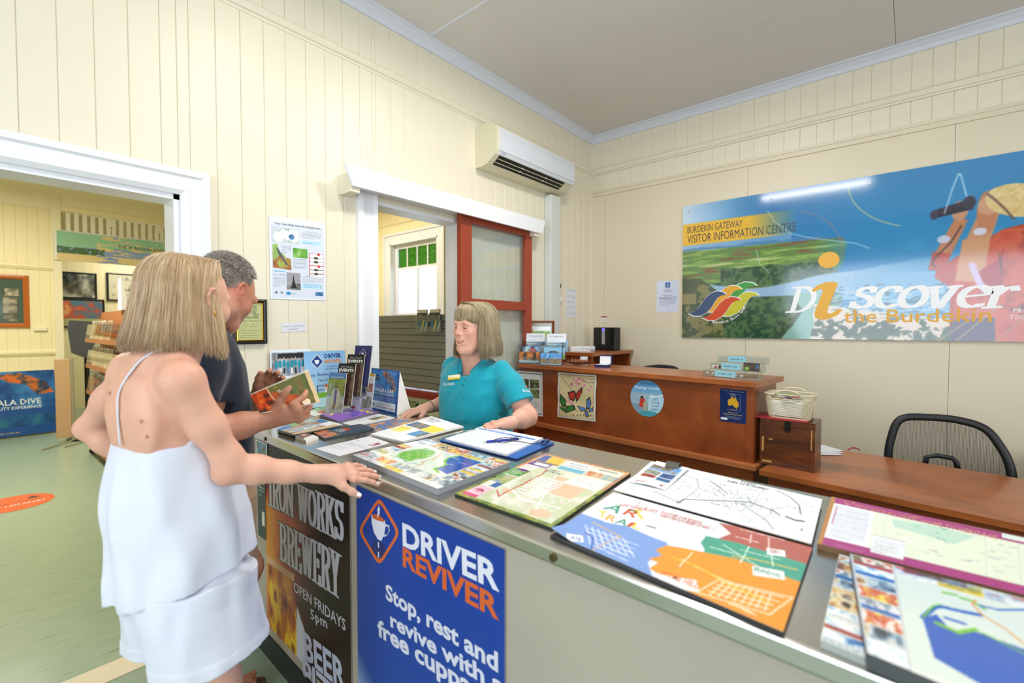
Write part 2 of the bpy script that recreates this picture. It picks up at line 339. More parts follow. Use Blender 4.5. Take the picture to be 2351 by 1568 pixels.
# ------------------------------------------------------------------ counter and desks
def steel_mat():
    m = mat('brushed_steel', '#cbc8c2', .25, metal=1.0, bump=.0)
    nt = m.node_tree; b = nt.nodes['Principled BSDF']; tc = nt.nodes.new('ShaderNodeTexCoord'); mp = nt.nodes.new('ShaderNodeMapping'); nt.links.new(tc.outputs['Object'], mp.inputs[0]); mp.inputs['Scale'].default_value = (200, 2, 200)
    n = nt.nodes.new('ShaderNodeTexNoise'); n.inputs['Scale'].default_value = 1.5; nt.links.new(mp.outputs[0], n.inputs['Vector'])
    n2 = nt.nodes.new('ShaderNodeTexNoise'); n2.inputs['Scale'].default_value = 5; n2.inputs['Detail'].default_value = 5; nt.links.new(tc.outputs['Object'], n2.inputs['Vector'])
    r = nt.nodes.new('ShaderNodeMapRange'); r.inputs[3].default_value = .12; r.inputs[4].default_value = .30; nt.links.new(n2.outputs['Fac'], r.inputs[0]); nt.links.new(r.outputs[0], b.inputs['Roughness'])
    bp = nt.nodes.new('ShaderNodeBump'); bp.inputs['Strength'].default_value = .06; bp.inputs['Distance'].default_value = .001; nt.links.new(n.outputs['Fac'], bp.inputs['Height']); nt.links.new(bp.outputs[0], b.inputs['Normal'])
    return m
M_steel = steel_mat()
HC = 1.005
# plan: the counter runs from the left wall towards the camera's right
cang = math.atan2(.869-.794, 2.223-.039)     # slight turn of the counter from the wall's direction
ctr = thing('service_counter', 'long white-fronted service counter with stainless steel top', 'counter', (.835, 2.462, 0), -cang+0)
# local frame: +y runs along the counter away from the wall is negative; x across
CL, CW = 3.5, .725
ctr.rotation_euler = (0, 0, -cang)
M_panel = mat('off_white_laminate_shaded', '#b0a898', .5, var=.06, vscale=3)  # off-white counter front, its shade put into a darker base colour
M_kick = mat('black_skirting', '#20292a', .45)
MB().bbox(0, CW, -CL, 0, HC-.036, HC, .006).build('steel_top', M_steel, ctr)
MB().box(.036, CW-.03, -CL+.02, -.002, .10, HC-.036).build('front_panel', M_panel, ctr)
MB().box(.028, CW-.03, -CL+.02, -.002, 0.0, .10).build('skirting', M_kick, ctr)
for i, yy_ in enumerate((-.42, -1.06, -1.92, -2.7)):
    MB().lathe([(.0001, -.002), (.006, -.002), (.008, .001), (.0085, .003)], n=14, M=Matrix.Translation((-.0005, yy_, HC-.019)) @ Matrix.Rotation(-PI/2, 4, 'Y')).build('screw', mat('brass_screw', '#6d5a3c', .35, metal=.9), ctr)
def wood_mat(name, c1, c2, rough=.28, axis=(1, 8, 8), sc=1.6):
    m = mat(name, c1, rough, coat=.15)
    nt = m.node_tree; b = nt.nodes['Principled BSDF']; tc = nt.nodes.new('ShaderNodeTexCoord'); mp = nt.nodes.new('ShaderNodeMapping'); nt.links.new(tc.outputs['Object'], mp.inputs[0]); mp.inputs['Scale'].default_value = axis
    n = nt.nodes.new('ShaderNodeTexNoise'); n.inputs['Scale'].default_value = sc; n.inputs['Detail'].default_value = 10; n.inputs['Distortion'].default_value = 1.2; nt.links.new(mp.outputs[0], n.inputs['Vector'])
    n3 = nt.nodes.new('ShaderNodeTexNoise'); n3.inputs['Scale'].default_value = sc*14; n3.inputs['Detail'].default_value = 3; nt.links.new(mp.outputs[0], n3.inputs['Vector'])
    ad = nt.nodes.new('ShaderNodeMath'); ad.operation = 'MULTIPLY_ADD'; ad.inputs[1].default_value = .25; nt.links.new(n3.outputs['Fac'], ad.inputs[0]); nt.links.new(n.outputs['Fac'], ad.inputs[2])
    r = nt.nodes.new('ShaderNodeValToRGB'); r.color_ramp.elements[0].position = .42; r.color_ramp.elements[0].color = (*lin(c2), 1); r.color_ramp.elements[1].position = .82; r.color_ramp.elements[1].color = (*lin(c1), 1)
    nt.links.new(ad.outputs[0], r.inputs[0]); nt.links.new(r.outputs[0], b.inputs['Base Color']); return m
M_wood = wood_mat('cherry_laminate', '#b0622f', '#88481f', .3, (4, 1.2, 4))
M_woodf = wood_mat('cherry_front', '#9c4f22', '#733413', .34, (4, 1.5, 2))
M_wedge = wood_mat('cherry_edge', '#b06a3e', '#96532c', .35, (3, 1, 3))
ZL, ZT = .73, 1.168
# raised reception desk (unit 1), front edge from (2.83,2.28) to (2.665,.605)
a1 = math.atan2(2.835-2.672, 2.30-.605)
u1 = thing('reception_desk', 'raised cherry-wood reception desk with posters on its front', 'desk', (2.672, .605, 0), -a1)
L1 = math.hypot(2.835-2.672, 2.30-.605)+.055
MB().bbox(.0, .46, 0, L1*.56, ZL-.028, ZL, .003).build('ledge', M_wedge, u1)
MB().bbox(.0, .46, L1*.56+.001, L1, ZL-.028, ZL, .003).build('ledge', M_wedge, u1)
MB().bbox(.05, .42, .03, L1-.02, 0.0, ZL-.028, .003).build('lower_front', M_woodf, u1)
MB().bbox(.042, .075, .035, L1-.01, ZL, ZT-.03, .002).box(.038, .062, .028, .062, ZL, ZT-.03).build('upper_front', M_woodf, u1)
MB().bbox(.075, .40, .03, .05, ZL, ZT-.03, .002).build('end_panel', M_woodf, u1)
MB().bbox(.0, .44, -.0, L1, ZT-.03, ZT, .003).build('raised_top', M_wood, u1)
# low desk (unit 2)
a2 = math.atan2(2.625-2.505, .583+.40)
L2 = 1.0
u2 = thing('low_desk', 'low cherry-wood desk section in front of the mesh office chair', 'desk', (2.505, -.412, 0), -a2)
MB().bbox(.0, .77, 0, L2, ZL-.03, ZL, .003).build('desktop', M_wood, u2)
MB().bbox(.05, .10, .02, L2-.03, 0, ZL-.03, .003).box(.045, .075, L2-.06, L2-.03, 0, ZL-.03).build('modesty_panel', M_woodf, u2)
MB().bbox(.10, .72, L2-.05, L2-.02, 0, ZL-.03, .003).build('side_panel', M_woodf, u2)
u3 = thing('corner_desk', 'cherry-wood desk section cut off at the right edge of the view', 'desk', (2.505, -.412, 0), -a2-.02)
MB().bbox(.0, 1.6, -1.3, -.003, ZL-.03, ZL, .003).build('desktop', M_wood, u3)
MB().bbox(.06, 1.5, -1.25, -.03, 0, ZL-.03, .003).build('modesty_panel', M_woodf, u3)
# shelf desk against the right wall in the corner
u4 = thing('corner_shelf_desk', 'high cherry-wood shelf unit in the corner under the wall notice', 'desk', (3.62, 1.95, 0))
# ------------------------------------------------------------------ printed matter: colour painted per vertex on real sheets, lettering as thin mesh
class Canvas:
    def __init__(s, w, h, bg):
        s.w, s.h = w, h; s.a = np.empty((h, w, 3)); s.a[:] = s.c(bg)
        s.X, s.Y = np.meshgrid((np.arange(w))/(w-1), (np.arange(h))/(h-1)); s.asp = w/h
    def c(s, c): return np.array([int(c.lstrip('#')[i:i+2], 16)/255 for i in (0, 2, 4)]) if isinstance(c, str) else np.array(c, float)
    def m(s, mask, col, o=1.): s.a[mask] = s.a[mask]*(1-o)+s.c(col)*o; return s
    def rect(s, x0, y0, x1, y1, col, o=1.): return s.m((s.X >= x0) & (s.X <= x1) & (s.Y >= y0) & (s.Y <= y1), col, o)
    def grad(s, x0, y0, x1, y1, c0, c1, horiz=False):
        m = (s.X >= x0) & (s.X <= x1) & (s.Y >= y0) & (s.Y <= y1); t = ((s.X-x0)/(x1-x0) if horiz else (s.Y-y0)/(y1-y0))[m][:, None]
        s.a[m] = s.c(c0)*(1-t)+s.c(c1)*t; return s
    def ell(s, cx, cy, rx, ry, col, o=1., ang=0.):
        dx, dy = s.X-cx, s.Y-cy
        if ang: ca, sa = math.cos(ang), math.sin(ang); dx, dy = dx*s.asp, dy; dx, dy = dx*ca+dy*sa, -dx*sa+dy*ca; dx = dx/s.asp
        return s.m((dx/rx)**2+(dy/ry)**2 <= 1, col, o)
    def pmask(s, pts):
        ins = np.zeros(s.X.shape, bool); n = len(pts)
        for i in range(n):
            x1, y1 = pts[i]; x2, y2 = pts[(i+1) % n]
            if y1 == y2: continue
            ins ^= ((s.Y >= min(y1, y2)) & (s.Y < max(y1, y2)) & (s.X < (x2-x1)*(s.Y-y1)/(y2-y1)+x1))
        return ins
    def poly(s, pts, col, o=1.): return s.m(s.pmask(pts), col, o)
    def line(s, pts, w, col, o=1.):
        """w in units of canvas height"""
        for (x1, y1), (x2, y2) in zip(pts, pts[1:]):
            ax, ay = (s.X-x1)*s.asp, s.Y-y1; bx, by = (x2-x1)*s.asp, y2-y1; L = bx*bx+by*by+1e-12
            t = np.clip((ax*bx+ay*by)/L, 0, 1); s.m((ax-t*bx)**2+(ay-t*by)**2 <= (w/2)**2, col, o)
        return s
    def noise(s, sc, seed=0, octs=4, sx=1., sy=1.):
        P = np.stack([s.X*sc*s.asp*sx, s.Y*sc*sy, np.full_like(s.X, seed*7.3)], -1); r = 0; am = 1; t = 0
        for o in range(octs): r = r+am*vnoise(P*2**o, seed+o); t += am; am *= .55
        return r/t
    def photo(s, x0, y0, x1, y1, pal, sc=6, seed=0, horiz=1., mask=None, contrast=1.9):
        m = (s.X >= x0) & (s.X <= x1) & (s.Y >= y0) & (s.Y <= y1)
        if mask is not None: m &= mask
        ys, xs = np.where(m)
        if not len(ys): return s
        P = np.stack([s.X[m]*sc*s.asp, s.Y[m]*sc*horiz, np.full(len(ys), seed*3.7)], -1); r = 0; am = 1; t = 0
        for o in range(5): r = r+am*vnoise(P*2**o, seed+o); t += am; am *= .62
        r = np.clip(r/t*contrast*.5+.5, 0, .999)*(len(pal)-1); i = r.astype(int); fr = (r-i)[:, None]; pc = np.array([s.c(c) for c in pal])
        s.a[m] = pc[i]*(1-fr)+pc[np.minimum(i+1, len(pal)-1)]*fr; return s
    def blur(s, n=1):
        for _ in range(n):
            for ax in (0, 1): p = np.pad(s.a, [(1, 1) if i == ax else (0, 0) for i in range(3)], 'edge'); s.a = (np.take(p, range(0, s.a.shape[ax]), ax)+2*s.a+np.take(p, range(2, s.a.shape[ax]+2), ax))/4
        return s
    def body(s, x0, y0, x1, y1, n, col='#8a8a8a', seed=0, o=.6, bg=None):
        """lines of copy too small to read: dashes of word length"""
        if bg: s.rect(x0-.01, y0-.01, x1+.01, y1+.01, bg)
        r = np.random.RandomState(seed+int(x0*1000)+int(y0*777)); lh = (y1-y0)/n
        for i in range(n):
            x = x0; y = y1-(i+.5)*lh; e = x1 if i < n-1 else x0+(x1-x0)*.6
            while x < e-.005:
                w = r.uniform(.012, .045)*(1 if x1-x0 > .2 else .6)*(x1-x0)*2.6; s.rect(x, y-lh*.20, min(x+w, e), y+lh*.20, col, o); x += w+.012*(x1-x0)*2
        return s
M_print = mat('printed_paper', '#ffffff', .35, attr='Col', spec=.35)
M_gloss = mat('laminated_print', '#ffffff', .10, attr='Col', spec=.6, coat=.5)
M_paper = mat('paper_edge', '#e9e7e1', .7)
def quadmap(c):
    """corners BL,BR,TR,TL -> function (u,v,off)->point"""
    BL, BR, TR, TL = [V(*p) for p in c]; n = nrm(np.cross(BR-BL, TL-BL))
    def f(u, v, off=0.):
        u = np.asarray(u, float)[..., None]; v = np.asarray(v, float)[..., None]
        return BL*(1-u)*(1-v)+BR*u*(1-v)+TR*u*v+TL*(1-u)*v+n*off
    return f, n
_txt = {}
def text_geo(body, shear=0., bold=0., res=2, font=None):
    bold = bold if bold >= .03 else min(bold, .010); k = (body, shear, bold, res)
    if k in _txt: return _txt[k]
    cu = bpy.data.curves.new('t', 'FONT'); cu.body = body; cu.size = 1.0; cu.shear = shear; cu.offset = bold; cu.resolution_u = res; cu.fill_mode = 'FRONT'
    o = bpy.data.objects.new('t', cu); me = o.to_mesh(); vs = np.array([v.co[:2] for v in me.vertices]).reshape(-1, 2); fs = [tuple(p.vertices) for p in me.polygons]
    o.to_mesh_clear(); bpy.data.objects.remove(o); bpy.data.curves.remove(cu); _txt[k] = (vs, fs); return vs, fs
class Print:
    """a printed sheet lying on the quad `c` (BL,BR,TR,TL in metres); thickness t behind the face"""
    def __init__(s, name, c, cv, t=.0006, m=None, parent=None, warp=None, edge=None, hole=None):
        s.f, s.n = quadmap(c); s.warp = warp or (lambda u, v: 0*u); s.org = V(*parent.location) if parent is not None and False else V(0, 0, 0)
        w, h = cv.w, cv.h; P = s.f(cv.X, cv.Y)+s.n*s.warp(cv.X, cv.Y)[..., None]; P = P.reshape(-1, 3)
        idx = np.arange(w*h).reshape(h, w); Q = np.stack([idx[:-1, :-1], idx[:-1, 1:], idx[1:, 1:], idx[1:, :-1]], -1).reshape(-1, 4)
        per = np.concatenate([idx[0, :], idx[1:, -1], idx[-1, -2::-1], idx[-2:0:-1, 0]]); nb = w*h+np.arange(len(per)); PB = P[per]-s.n*t
        if warp: nb = w*h+per; PB = P-s.n*t
        sd = np.stack([per, nb, np.roll(nb, -1), np.roll(per, -1)], -1)
        # simple back: fan rows (bottom edge to top edge)
        co = lin3(cv.a.reshape(-1, 3)); ec = lin3(np.array([Canvas.c(cv, edge)]))[0] if edge else co[per].mean(0)*0+np.array(lin('#e6e3dc'))
        allP = np.concatenate([P, PB]); allC = np.concatenate([co, np.tile(ec, (len(PB), 1))])
        bot = [int(x) for x in nb]
        me = bpy.data.meshes.new(name); faces = Q.tolist()+sd.tolist()+((Q[:, ::-1]+w*h).tolist() if warp else [bot[::-1]])
        c0 = allP.mean(0); s.c0 = c0
        me.from_pydata((allP-c0).tolist(), [], faces); me.materials.append(m or M_print)
        if edge or t > .002:
            me.materials.append(mat('edge'+str(edge), edge or '#e6e3dc', .6)); nq = len(Q); mi = np.zeros(len(faces), np.int32); mi[nq:] = 1; me.polygons.foreach_set('material_index', mi)
        a = me.color_attributes.new('Col', 'FLOAT_COLOR', 'POINT'); cc = np.ones((len(allP), 4), np.float32); cc[:, :3] = allC; a.data.foreach_set('color', cc.ravel())
        s.o = bpy.data.objects.new(name, me); C.objects.link(s.o); s.o.location = Vector(c0)
        if parent is not None:
            s.o.parent = parent; s.o.matrix_parent_inverse = (Matrix.Translation(parent.location) @ parent.rotation_euler.to_matrix().to_4x4()).inverted()
        s.T = MB(); s.mats = []; L = np.linalg.norm; A, B_, C_, D_ = [V(*p) for p in c]; s.W = (L(B_-A)+L(C_-D_))/2; s.H = (L(D_-A)+L(C_-B_))/2
    def mi(s, col):
        n = 'ink'+col; m = mat(n, col, .4)
        if m not in s.mats: s.mats.append(m)
        return s.mats.index(m)
    def geo(s, pts, fs, col, off=.0004):
        """pts in sheet uv"""
        pts = np.asarray(pts, float); P = s.f(pts[:, 0], pts[:, 1])+s.n*(s.warp(pts[:, 0], pts[:, 1])+off)[:, None]-s.c0
        s.T.add([tuple(p) for p in P], fs, s.mi(col)); return s
    def text(s, body, x, y, h, col='#222222', al='c', shear=0., bold=0., sx=1., res=1, w=None, rot=0., off=.0004):
        """cap height h and position in uv of the sheet (h relative to sheet height); w: fit to this width"""
        vs, fs = text_geo(body, shear, bold, res)
        if not len(vs): return s
        k = h*s.H/.70; q = vs.copy()*k; q[:, 0] *= sx; x0, x1 = q[:, 0].min(), q[:, 0].max()
        if w: q[:, 0] = (q[:, 0]-x0)*(w*s.W/(x1-x0)); x0, x1 = 0, w*s.W
        q[:, 0] -= {'l': x0, 'c': (x0+x1)/2, 'r': x1}[al]
        if rot: ca, sa = math.cos(rot), math.sin(rot); q = np.stack([q[:, 0]*ca-q[:, 1]*sa, q[:, 0]*sa+q[:, 1]*ca], 1)
        return s.geo(np.stack([x+q[:, 0]/s.W, y+q[:, 1]/s.H], 1), fs, col, off)
    def nib(s, strokes, x, y, h, col, nibw=.16, thin=.03, ang=0., shear=0., sx=1., off=.0004):
        """pen lettering; strokes: list of polylines in em units (cap height 1)"""
        n = V(math.cos(ang), math.sin(ang))*nibw/2; o2 = V(-math.sin(ang), math.cos(ang))*thin/2
        for st in strokes:
            st = np.array(st, float)
            for a, b in zip(st, st[1:]):
                # convex hull of the nib rectangle at both ends
                R = np.array([n+o2, n-o2, -n-o2, -n+o2]); pts = np.concatenate([R+a, R+b]); hull = chull(pts)
                q = np.array(hull); q[:, 0] = q[:, 0]*sx+q[:, 1]*shear
                q = q*h*s.H; s.geo(np.stack([x+q[:, 0]/s.W, y+q[:, 1]/s.H], 1), [tuple(range(len(hull)))], col, off); off += .000002
        return s
    def poly(s, pts, col, off=.0003):
        from mathutils.geometry import tessellate_polygon
        t = tessellate_polygon([[Vector((p[0]*s.W, p[1]*s.H, 0)) for p in pts]]); return s.geo(pts, [tuple(x) for x in t], col, off)
    def done(s):
        if s.T.f: 
            o = s.T.build('lettering', s.mats); o['kind'] = 'stuff'; o.parent = s.o; s.o_t = o
        return s.o
def chull(P):
    P = sorted(map(tuple, P)); 
    def half(P):
        h = []
        for p in P:
            while len(h) >= 2 and (h[-1][0]-h[-2][0])*(p[1]-h[-2][1])-(h[-1][1]-h[-2][1])*(p[0]-h[-2][0]) <= 1e-12: h.pop()
            h.append(p)
        return h
    a = half(P); b = half(P[::-1]); return a[:-1]+b[:-1]
def lin3(a): a = np.clip(a, 0, 1); return np.where(a > .04045, ((a+.055)/1.055)**2.4, a/12.92)
def arc(cx, cy, rx, ry, a0, a1, n=10): return [(cx+rx*math.cos(math.radians(a0+(a1-a0)*i/n)), cy+ry*math.sin(math.radians(a0+(a1-a0)*i/n))) for i in range(n+1)]
def rect_quad(p0, p1, axis, plane):
    """axis-aligned wall sheet from two opposite corners; axis 'x': wall facing -y, 'y': wall facing -x (u runs towards -y)"""
    if axis == 'x':
        x0, x1 = sorted((p0[0], p1[0])); z0, z1 = sorted((p0[2], p1[2])); return [(x0, plane, z0), (x1, plane, z0), (x1, plane, z1), (x0, plane, z1)]
    y0, y1 = sorted((p0[1], p1[1])); z0, z1 = sorted((p0[2], p1[2])); return [(plane, y1, z0), (plane, y0, z0), (plane, y0, z1), (plane, y1, z1)]
def pq(px, fn, pl):
    """four photograph corners BL,BR,TR,TL taken on a plane"""
    return [fn(u, v, pl) for u, v in px]
LAND = ['#3e5f2b', '#6b8f3f', '#a9b56a', '#c9b98a', '#7fa6c9', '#dbe6ee']
REEF = ['#0d2c63', '#1859a8', '#2f86cf', '#c9723a', '#d9a14f', '#e7dcc4']
CITY = ['#2c3136', '#5b6f86', '#9fb4c9', '#e2e4e2', '#c79a63', '#7a4b32']
ADS = [['#f2d22c', '#f7e36a', '#c94f2a', '#ffffff', '#8a6a3a'], ['#2c6fbf', '#bfdcf2', '#ffffff', '#e9f2fa', '#4a90d0'], ['#e8e8ea', '#c9d2dc', '#6c7f93', '#ffffff', '#b33a3a'], LAND, CITY, ['#5c3f2c', '#a36b3c', '#e0b36a', '#f3e3c2', '#3c2a20'], ['#ffffff', '#f2f2f2', '#dfe6ee', '#9db9d9', '#e04848']]
def adgrid(cv, x0, y0, x1, y1, nx, ny, seed=0):
    r = np.random.RandomState(seed)
    for i in range(nx):
        for j in range(ny):
            a, b = x0+(x1-x0)*i/nx, x0+(x1-x0)*(i+1)/nx; c, d = y0+(y1-y0)*j/ny, y0+(y1-y0)*(j+1)/ny; gx, gy = .003, .004
            k = r.randint(len(ADS)); cv.photo(a+gx, c+gy, b-gx, d-gy, ADS[k], 9, seed*17+i*7+j, contrast=2.2)
            if r.rand() < .6: cv.rect(a+gx, c+gy, b-gx, c+(d-c)*.38, ('#ffffff', '#f6d11f', '#2a6ac0', '#e8eef6', '#b9352c')[r.randint(5)], .9); cv.body(a+.01, c+.008, b-.01, c+(d-c)*.36, 2, '#44506a', seed+i+j)
def uvq(c):
    BL, BR, TR, TL = [V(*p) for p in c]; n = np.cross(BR-BL, TL-BL)
    def g(u, v):
        d = _ray(u, v); P = CAM+d*(np.dot(BL-CAM, n)/np.dot(d, n)); a, b = .5, .5
        A = BR-BL; B = TL-BL; D = TR-BR-TL+BL; E_ = P-BL
        for _ in range(12):
            F = A*a+B*b+D*a*b-E_; J = np.stack([A+D*b, B+D*a], 1); s = np.linalg.lstsq(J, -F, rcond=None)[0]; a += s[0]; b += s[1]
        return a, b
    return g
# ------------------------------------------------------------------ implicit-surface modelling of the figures
def V(*a): return np.array(a, float)
def nrm(v): v = np.asarray(v, float); return v/(np.linalg.norm(v)+1e-12)
def hsh(ix, iy, iz, s=0):
    h = (ix*73856093) ^ (iy*19349663) ^ (iz*83492791) ^ (s*2654435)
    h = (h ^ (h >> 13))*1274126177; h = h & 0x7fffffff
    return (h % 65536)/32768.0-1.0
def vnoise(P, s=0):
    """trilinear value noise at points P (N,3), -1..1"""
    F = np.floor(P).astype(np.int64); t = P-F; t = t*t*(3-2*t); r = 0
    for dx in (0, 1):
        wx = t[..., 0] if dx else 1-t[..., 0]
        for dy in (0, 1):
            wy = t[..., 1] if dy else 1-t[..., 1]
            for dz in (0, 1):
                wz = t[..., 2] if dz else 1-t[..., 2]
                r = r+wx*wy*wz*hsh(F[..., 0]+dx, F[..., 1]+dy, F[..., 2]+dz, s)
    return r
class Prim:
    """op: 'u' union, 's' subtract, 'd' displacement"""
    def __init__(s, fn, lo, hi, k, op): s.fn = fn; s.lo = np.array(lo, float); s.hi = np.array(hi, float); s.k = k; s.op = op
class SDF:
    def __init__(s): s.p = []
    def cone(s, a, b, ra, rb, k=.02, op='u'):
        a = V(*a); b = V(*b); ab = b-a; L2 = ab@ab; r = max(ra, rb)
        def fn(P):
            t = np.clip(((P-a)@ab)/L2, 0, 1); d = P-a-t[..., None]*ab
            return np.sqrt((d*d).sum(-1))-(ra+(rb-ra)*t)
        s.p.append(Prim(fn, np.minimum(a, b)-r, np.maximum(a, b)+r, k, op)); return s
    def chain(s, pts, rs, k=.02, op='u'):
        for i in range(len(pts)-1): s.cone(pts[i], pts[i+1], rs[i], rs[i+1], k, op)
        return s
    def sph(s, c, r, k=.02, op='u'):
        c = V(*c)
        s.p.append(Prim(lambda P: np.sqrt(((P-c)**2).sum(-1))-r, c-r, c+r, k, op)); return s
    def ell(s, c, r, R=None, k=.02, op='u'):
        """ellipsoid; R: 3x3 whose ROWS are the local axes in world space"""
        c = V(*c); r = V(*r); R = np.eye(3) if R is None else np.array(R); m = r.max()
        def fn(P):
            q = (P-c)@R.T; k0 = np.sqrt(((q/r)**2).sum(-1)); k1 = np.sqrt(((q/(r*r))**2).sum(-1))+1e-9
            return k0*(k0-1)/k1
        e = np.sqrt(((R.T*r)**2).sum(1))
        s.p.append(Prim(fn, c-e, c+e, k, op)); return s
    def fun(s, fn, lo, hi, k=.0, op='u'): s.p.append(Prim(fn, lo, hi, k, op)); return s
    def loft(s, zs, cx, cy, ax, ay, az, k=.02, op='u', pw=2.0):
        """stack of (super)ellipses along world z; centres cx,cy; half axes ax (lateral), ay (depth); az = facing angle"""
        zs, cx, cy, ax, ay = [np.array(a, float) for a in (zs, cx, cy, ax, ay)]
        f = V(math.cos(az), math.sin(az)); l = V(math.sin(az), -math.cos(az))
        def fn(P):
            z = P[..., 2]; x = P[..., 0]-np.interp(z, zs, cx); y = P[..., 1]-np.interp(z, zs, cy)
            u = (x*l[0]+y*l[1])/np.interp(z, zs, ax); w = (x*f[0]+y*f[1])/np.interp(z, zs, ay)
            q = (np.abs(u)**pw+np.abs(w)**pw)**(1/pw); m = np.minimum(np.interp(z, zs, ax), np.interp(z, zs, ay))
            rr = np.hypot(x, y); d = rr*(1-1/np.maximum(q, 1e-4)); d = np.where(q < .3, -m*(1-q), d)
            return np.maximum(d, np.maximum(zs[0]-z, z-zs[-1]))
        R = max(ax.max(), ay.max())
        s.p.append(Prim(fn, (cx.min()-R, cy.min()-R, zs[0]), (cx.max()+R, cy.max()+R, zs[-1]), k, op)); return s
    def ev(s, P, sel=None):
        d = np.full(P.shape[:-1], 1.0)
        for i in (range(len(s.p)) if sel is None else sel):
            q = s.p[i]; e = q.fn(P)
            if q.op == 'u':
                if q.k > 0: h = np.clip(.5+.5*(d-e)/q.k, 0, 1); d = d+(e-d)*h-q.k*h*(1-h)
                else: d = np.minimum(d, e)
            elif q.op == 's':
                if q.k > 0: h = np.clip(.5-.5*(d+e)/q.k, 0, 1); d = d+(-e-d)*h+q.k*h*(1-h)
                else: d = np.maximum(d, -e)
            elif q.op == 'd': d = d+e
            elif q.op == 'i': d = np.maximum(d, e)
        return d
    def mesh(s, h, lo=None, hi=None, B=20):
        us = [q for q in s.p if q.op == 'u']
        L = np.min([q.lo for q in us], 0)-.012; H = np.max([q.hi for q in us], 0)+.012
        if lo is not None: L = np.maximum(L, lo)
        if hi is not None: H = np.minimum(H, hi)
        n = np.ceil((H-L)/(h*B)).astype(int); n = np.maximum(n, 1)
        g = openvdb.FloatGrid(4*h)
        ii = np.stack(np.meshgrid(*[np.arange(k) for k in n], indexing='ij'), -1).reshape(-1, 3)
        cen = L+(ii+.5)*h*B; half = h*B*.87
        fc = s.ev(cen); ar = np.arange(B)*h
        for b, c, f0 in zip(ii, cen, fc):
            o = b*B
            if f0 > half*2.2+.02: continue
            if f0 < -(half*1.5+.01):
                g.fill(tuple(int(v) for v in o), tuple(int(v) for v in o+B-1), -4*h, True); continue
            sel = [i for i, q in enumerate(s.p) if q.op in 'di' or (np.all(q.lo-q.k-.01 < c+half) and np.all(q.hi+q.k+.01 > c-half))]
            if not [1 for i in sel if s.p[i].op == 'u']: continue
            b0 = L+o*h
            P = np.stack(np.meshgrid(b0[0]+ar, b0[1]+ar, b0[2]+ar, indexing='ij'), -1)
            d = np.clip(s.ev(P, sel), -4*h, 4*h).astype(np.float32)
            g.copyFromArray(np.ascontiguousarray(d), ijk=tuple(int(v) for v in o))
        pts, quads = g.convertToQuads(0.0)
        return pts.astype(float)*h+L, quads[:, ::-1]
def mesh_obj(name, parts, m, parent=None, colfn=None, smooth=True):
    """parts: list of (points, quads) joined into one mesh; colfn(P)->(N,3) linear colours stored as attribute Col"""
    ps = []; qs = []; n = 0
    for p, q in parts: ps.append(p); qs.append(q+n); n += len(p)
    P = np.concatenate(ps); Q = np.concatenate(qs)
    me = bpy.data.meshes.new(name); me.vertices.add(len(P)); me.vertices.foreach_set('co', P.astype(np.float32).ravel())
    k = Q.shape[1]; me.loops.add(len(Q)*k); me.loops.foreach_set('vertex_index', Q.astype(np.int32).ravel())
    me.polygons.add(len(Q)); me.polygons.foreach_set('loop_start', np.arange(0, len(Q)*k, k, dtype=np.int32)); me.polygons.foreach_set('loop_total', np.full(len(Q), k, dtype=np.int32))
    me.update(calc_edges=True)
    if smooth: me.polygons.foreach_set('use_smooth', np.ones(len(Q), bool))
    me.materials.append(m)
    if colfn is not None:
        c = np.ones((len(P), 4), np.float32); c[:, :3] = colfn(P); a = me.color_attributes.new('Col', 'FLOAT_COLOR', 'POINT'); a.data.foreach_set('color', c.ravel())
    o = bpy.data.objects.new(name, me); C.objects.link(o)
    if parent is not None: o.parent = parent; o.matrix_parent_inverse = parent.matrix_world.inverted() if False else Matrix.Translation(-Vector(parent.location))
    return o
def axes_of(az, pitch=0., roll=0.):
    """rows: lateral-right, forward, up; az facing angle, pitch positive looks down, roll tilts to the right"""
    f = V(math.cos(az)*math.cos(pitch), math.sin(az)*math.cos(pitch), -math.sin(pitch))
    r = V(math.sin(az), -math.cos(az), 0); u = np.cross(r, f)
    r2 = math.cos(roll)*r-math.sin(roll)*u; u2 = math.sin(roll)*r+math.cos(roll)*u
    return np.array([r2, f, u2])
class Head:
    def __init__(s, c, az, pitch=0., roll=0., sc=1.0): s.c = V(*c); s.R = axes_of(az, pitch, roll); s.sc = sc
    def P(s, x, y, z): return s.c+s.sc*(x*s.R[0]+y*s.R[1]+z*s.R[2])
    def loc(s, P): return ((P-s.c)@s.R.T)/s.sc
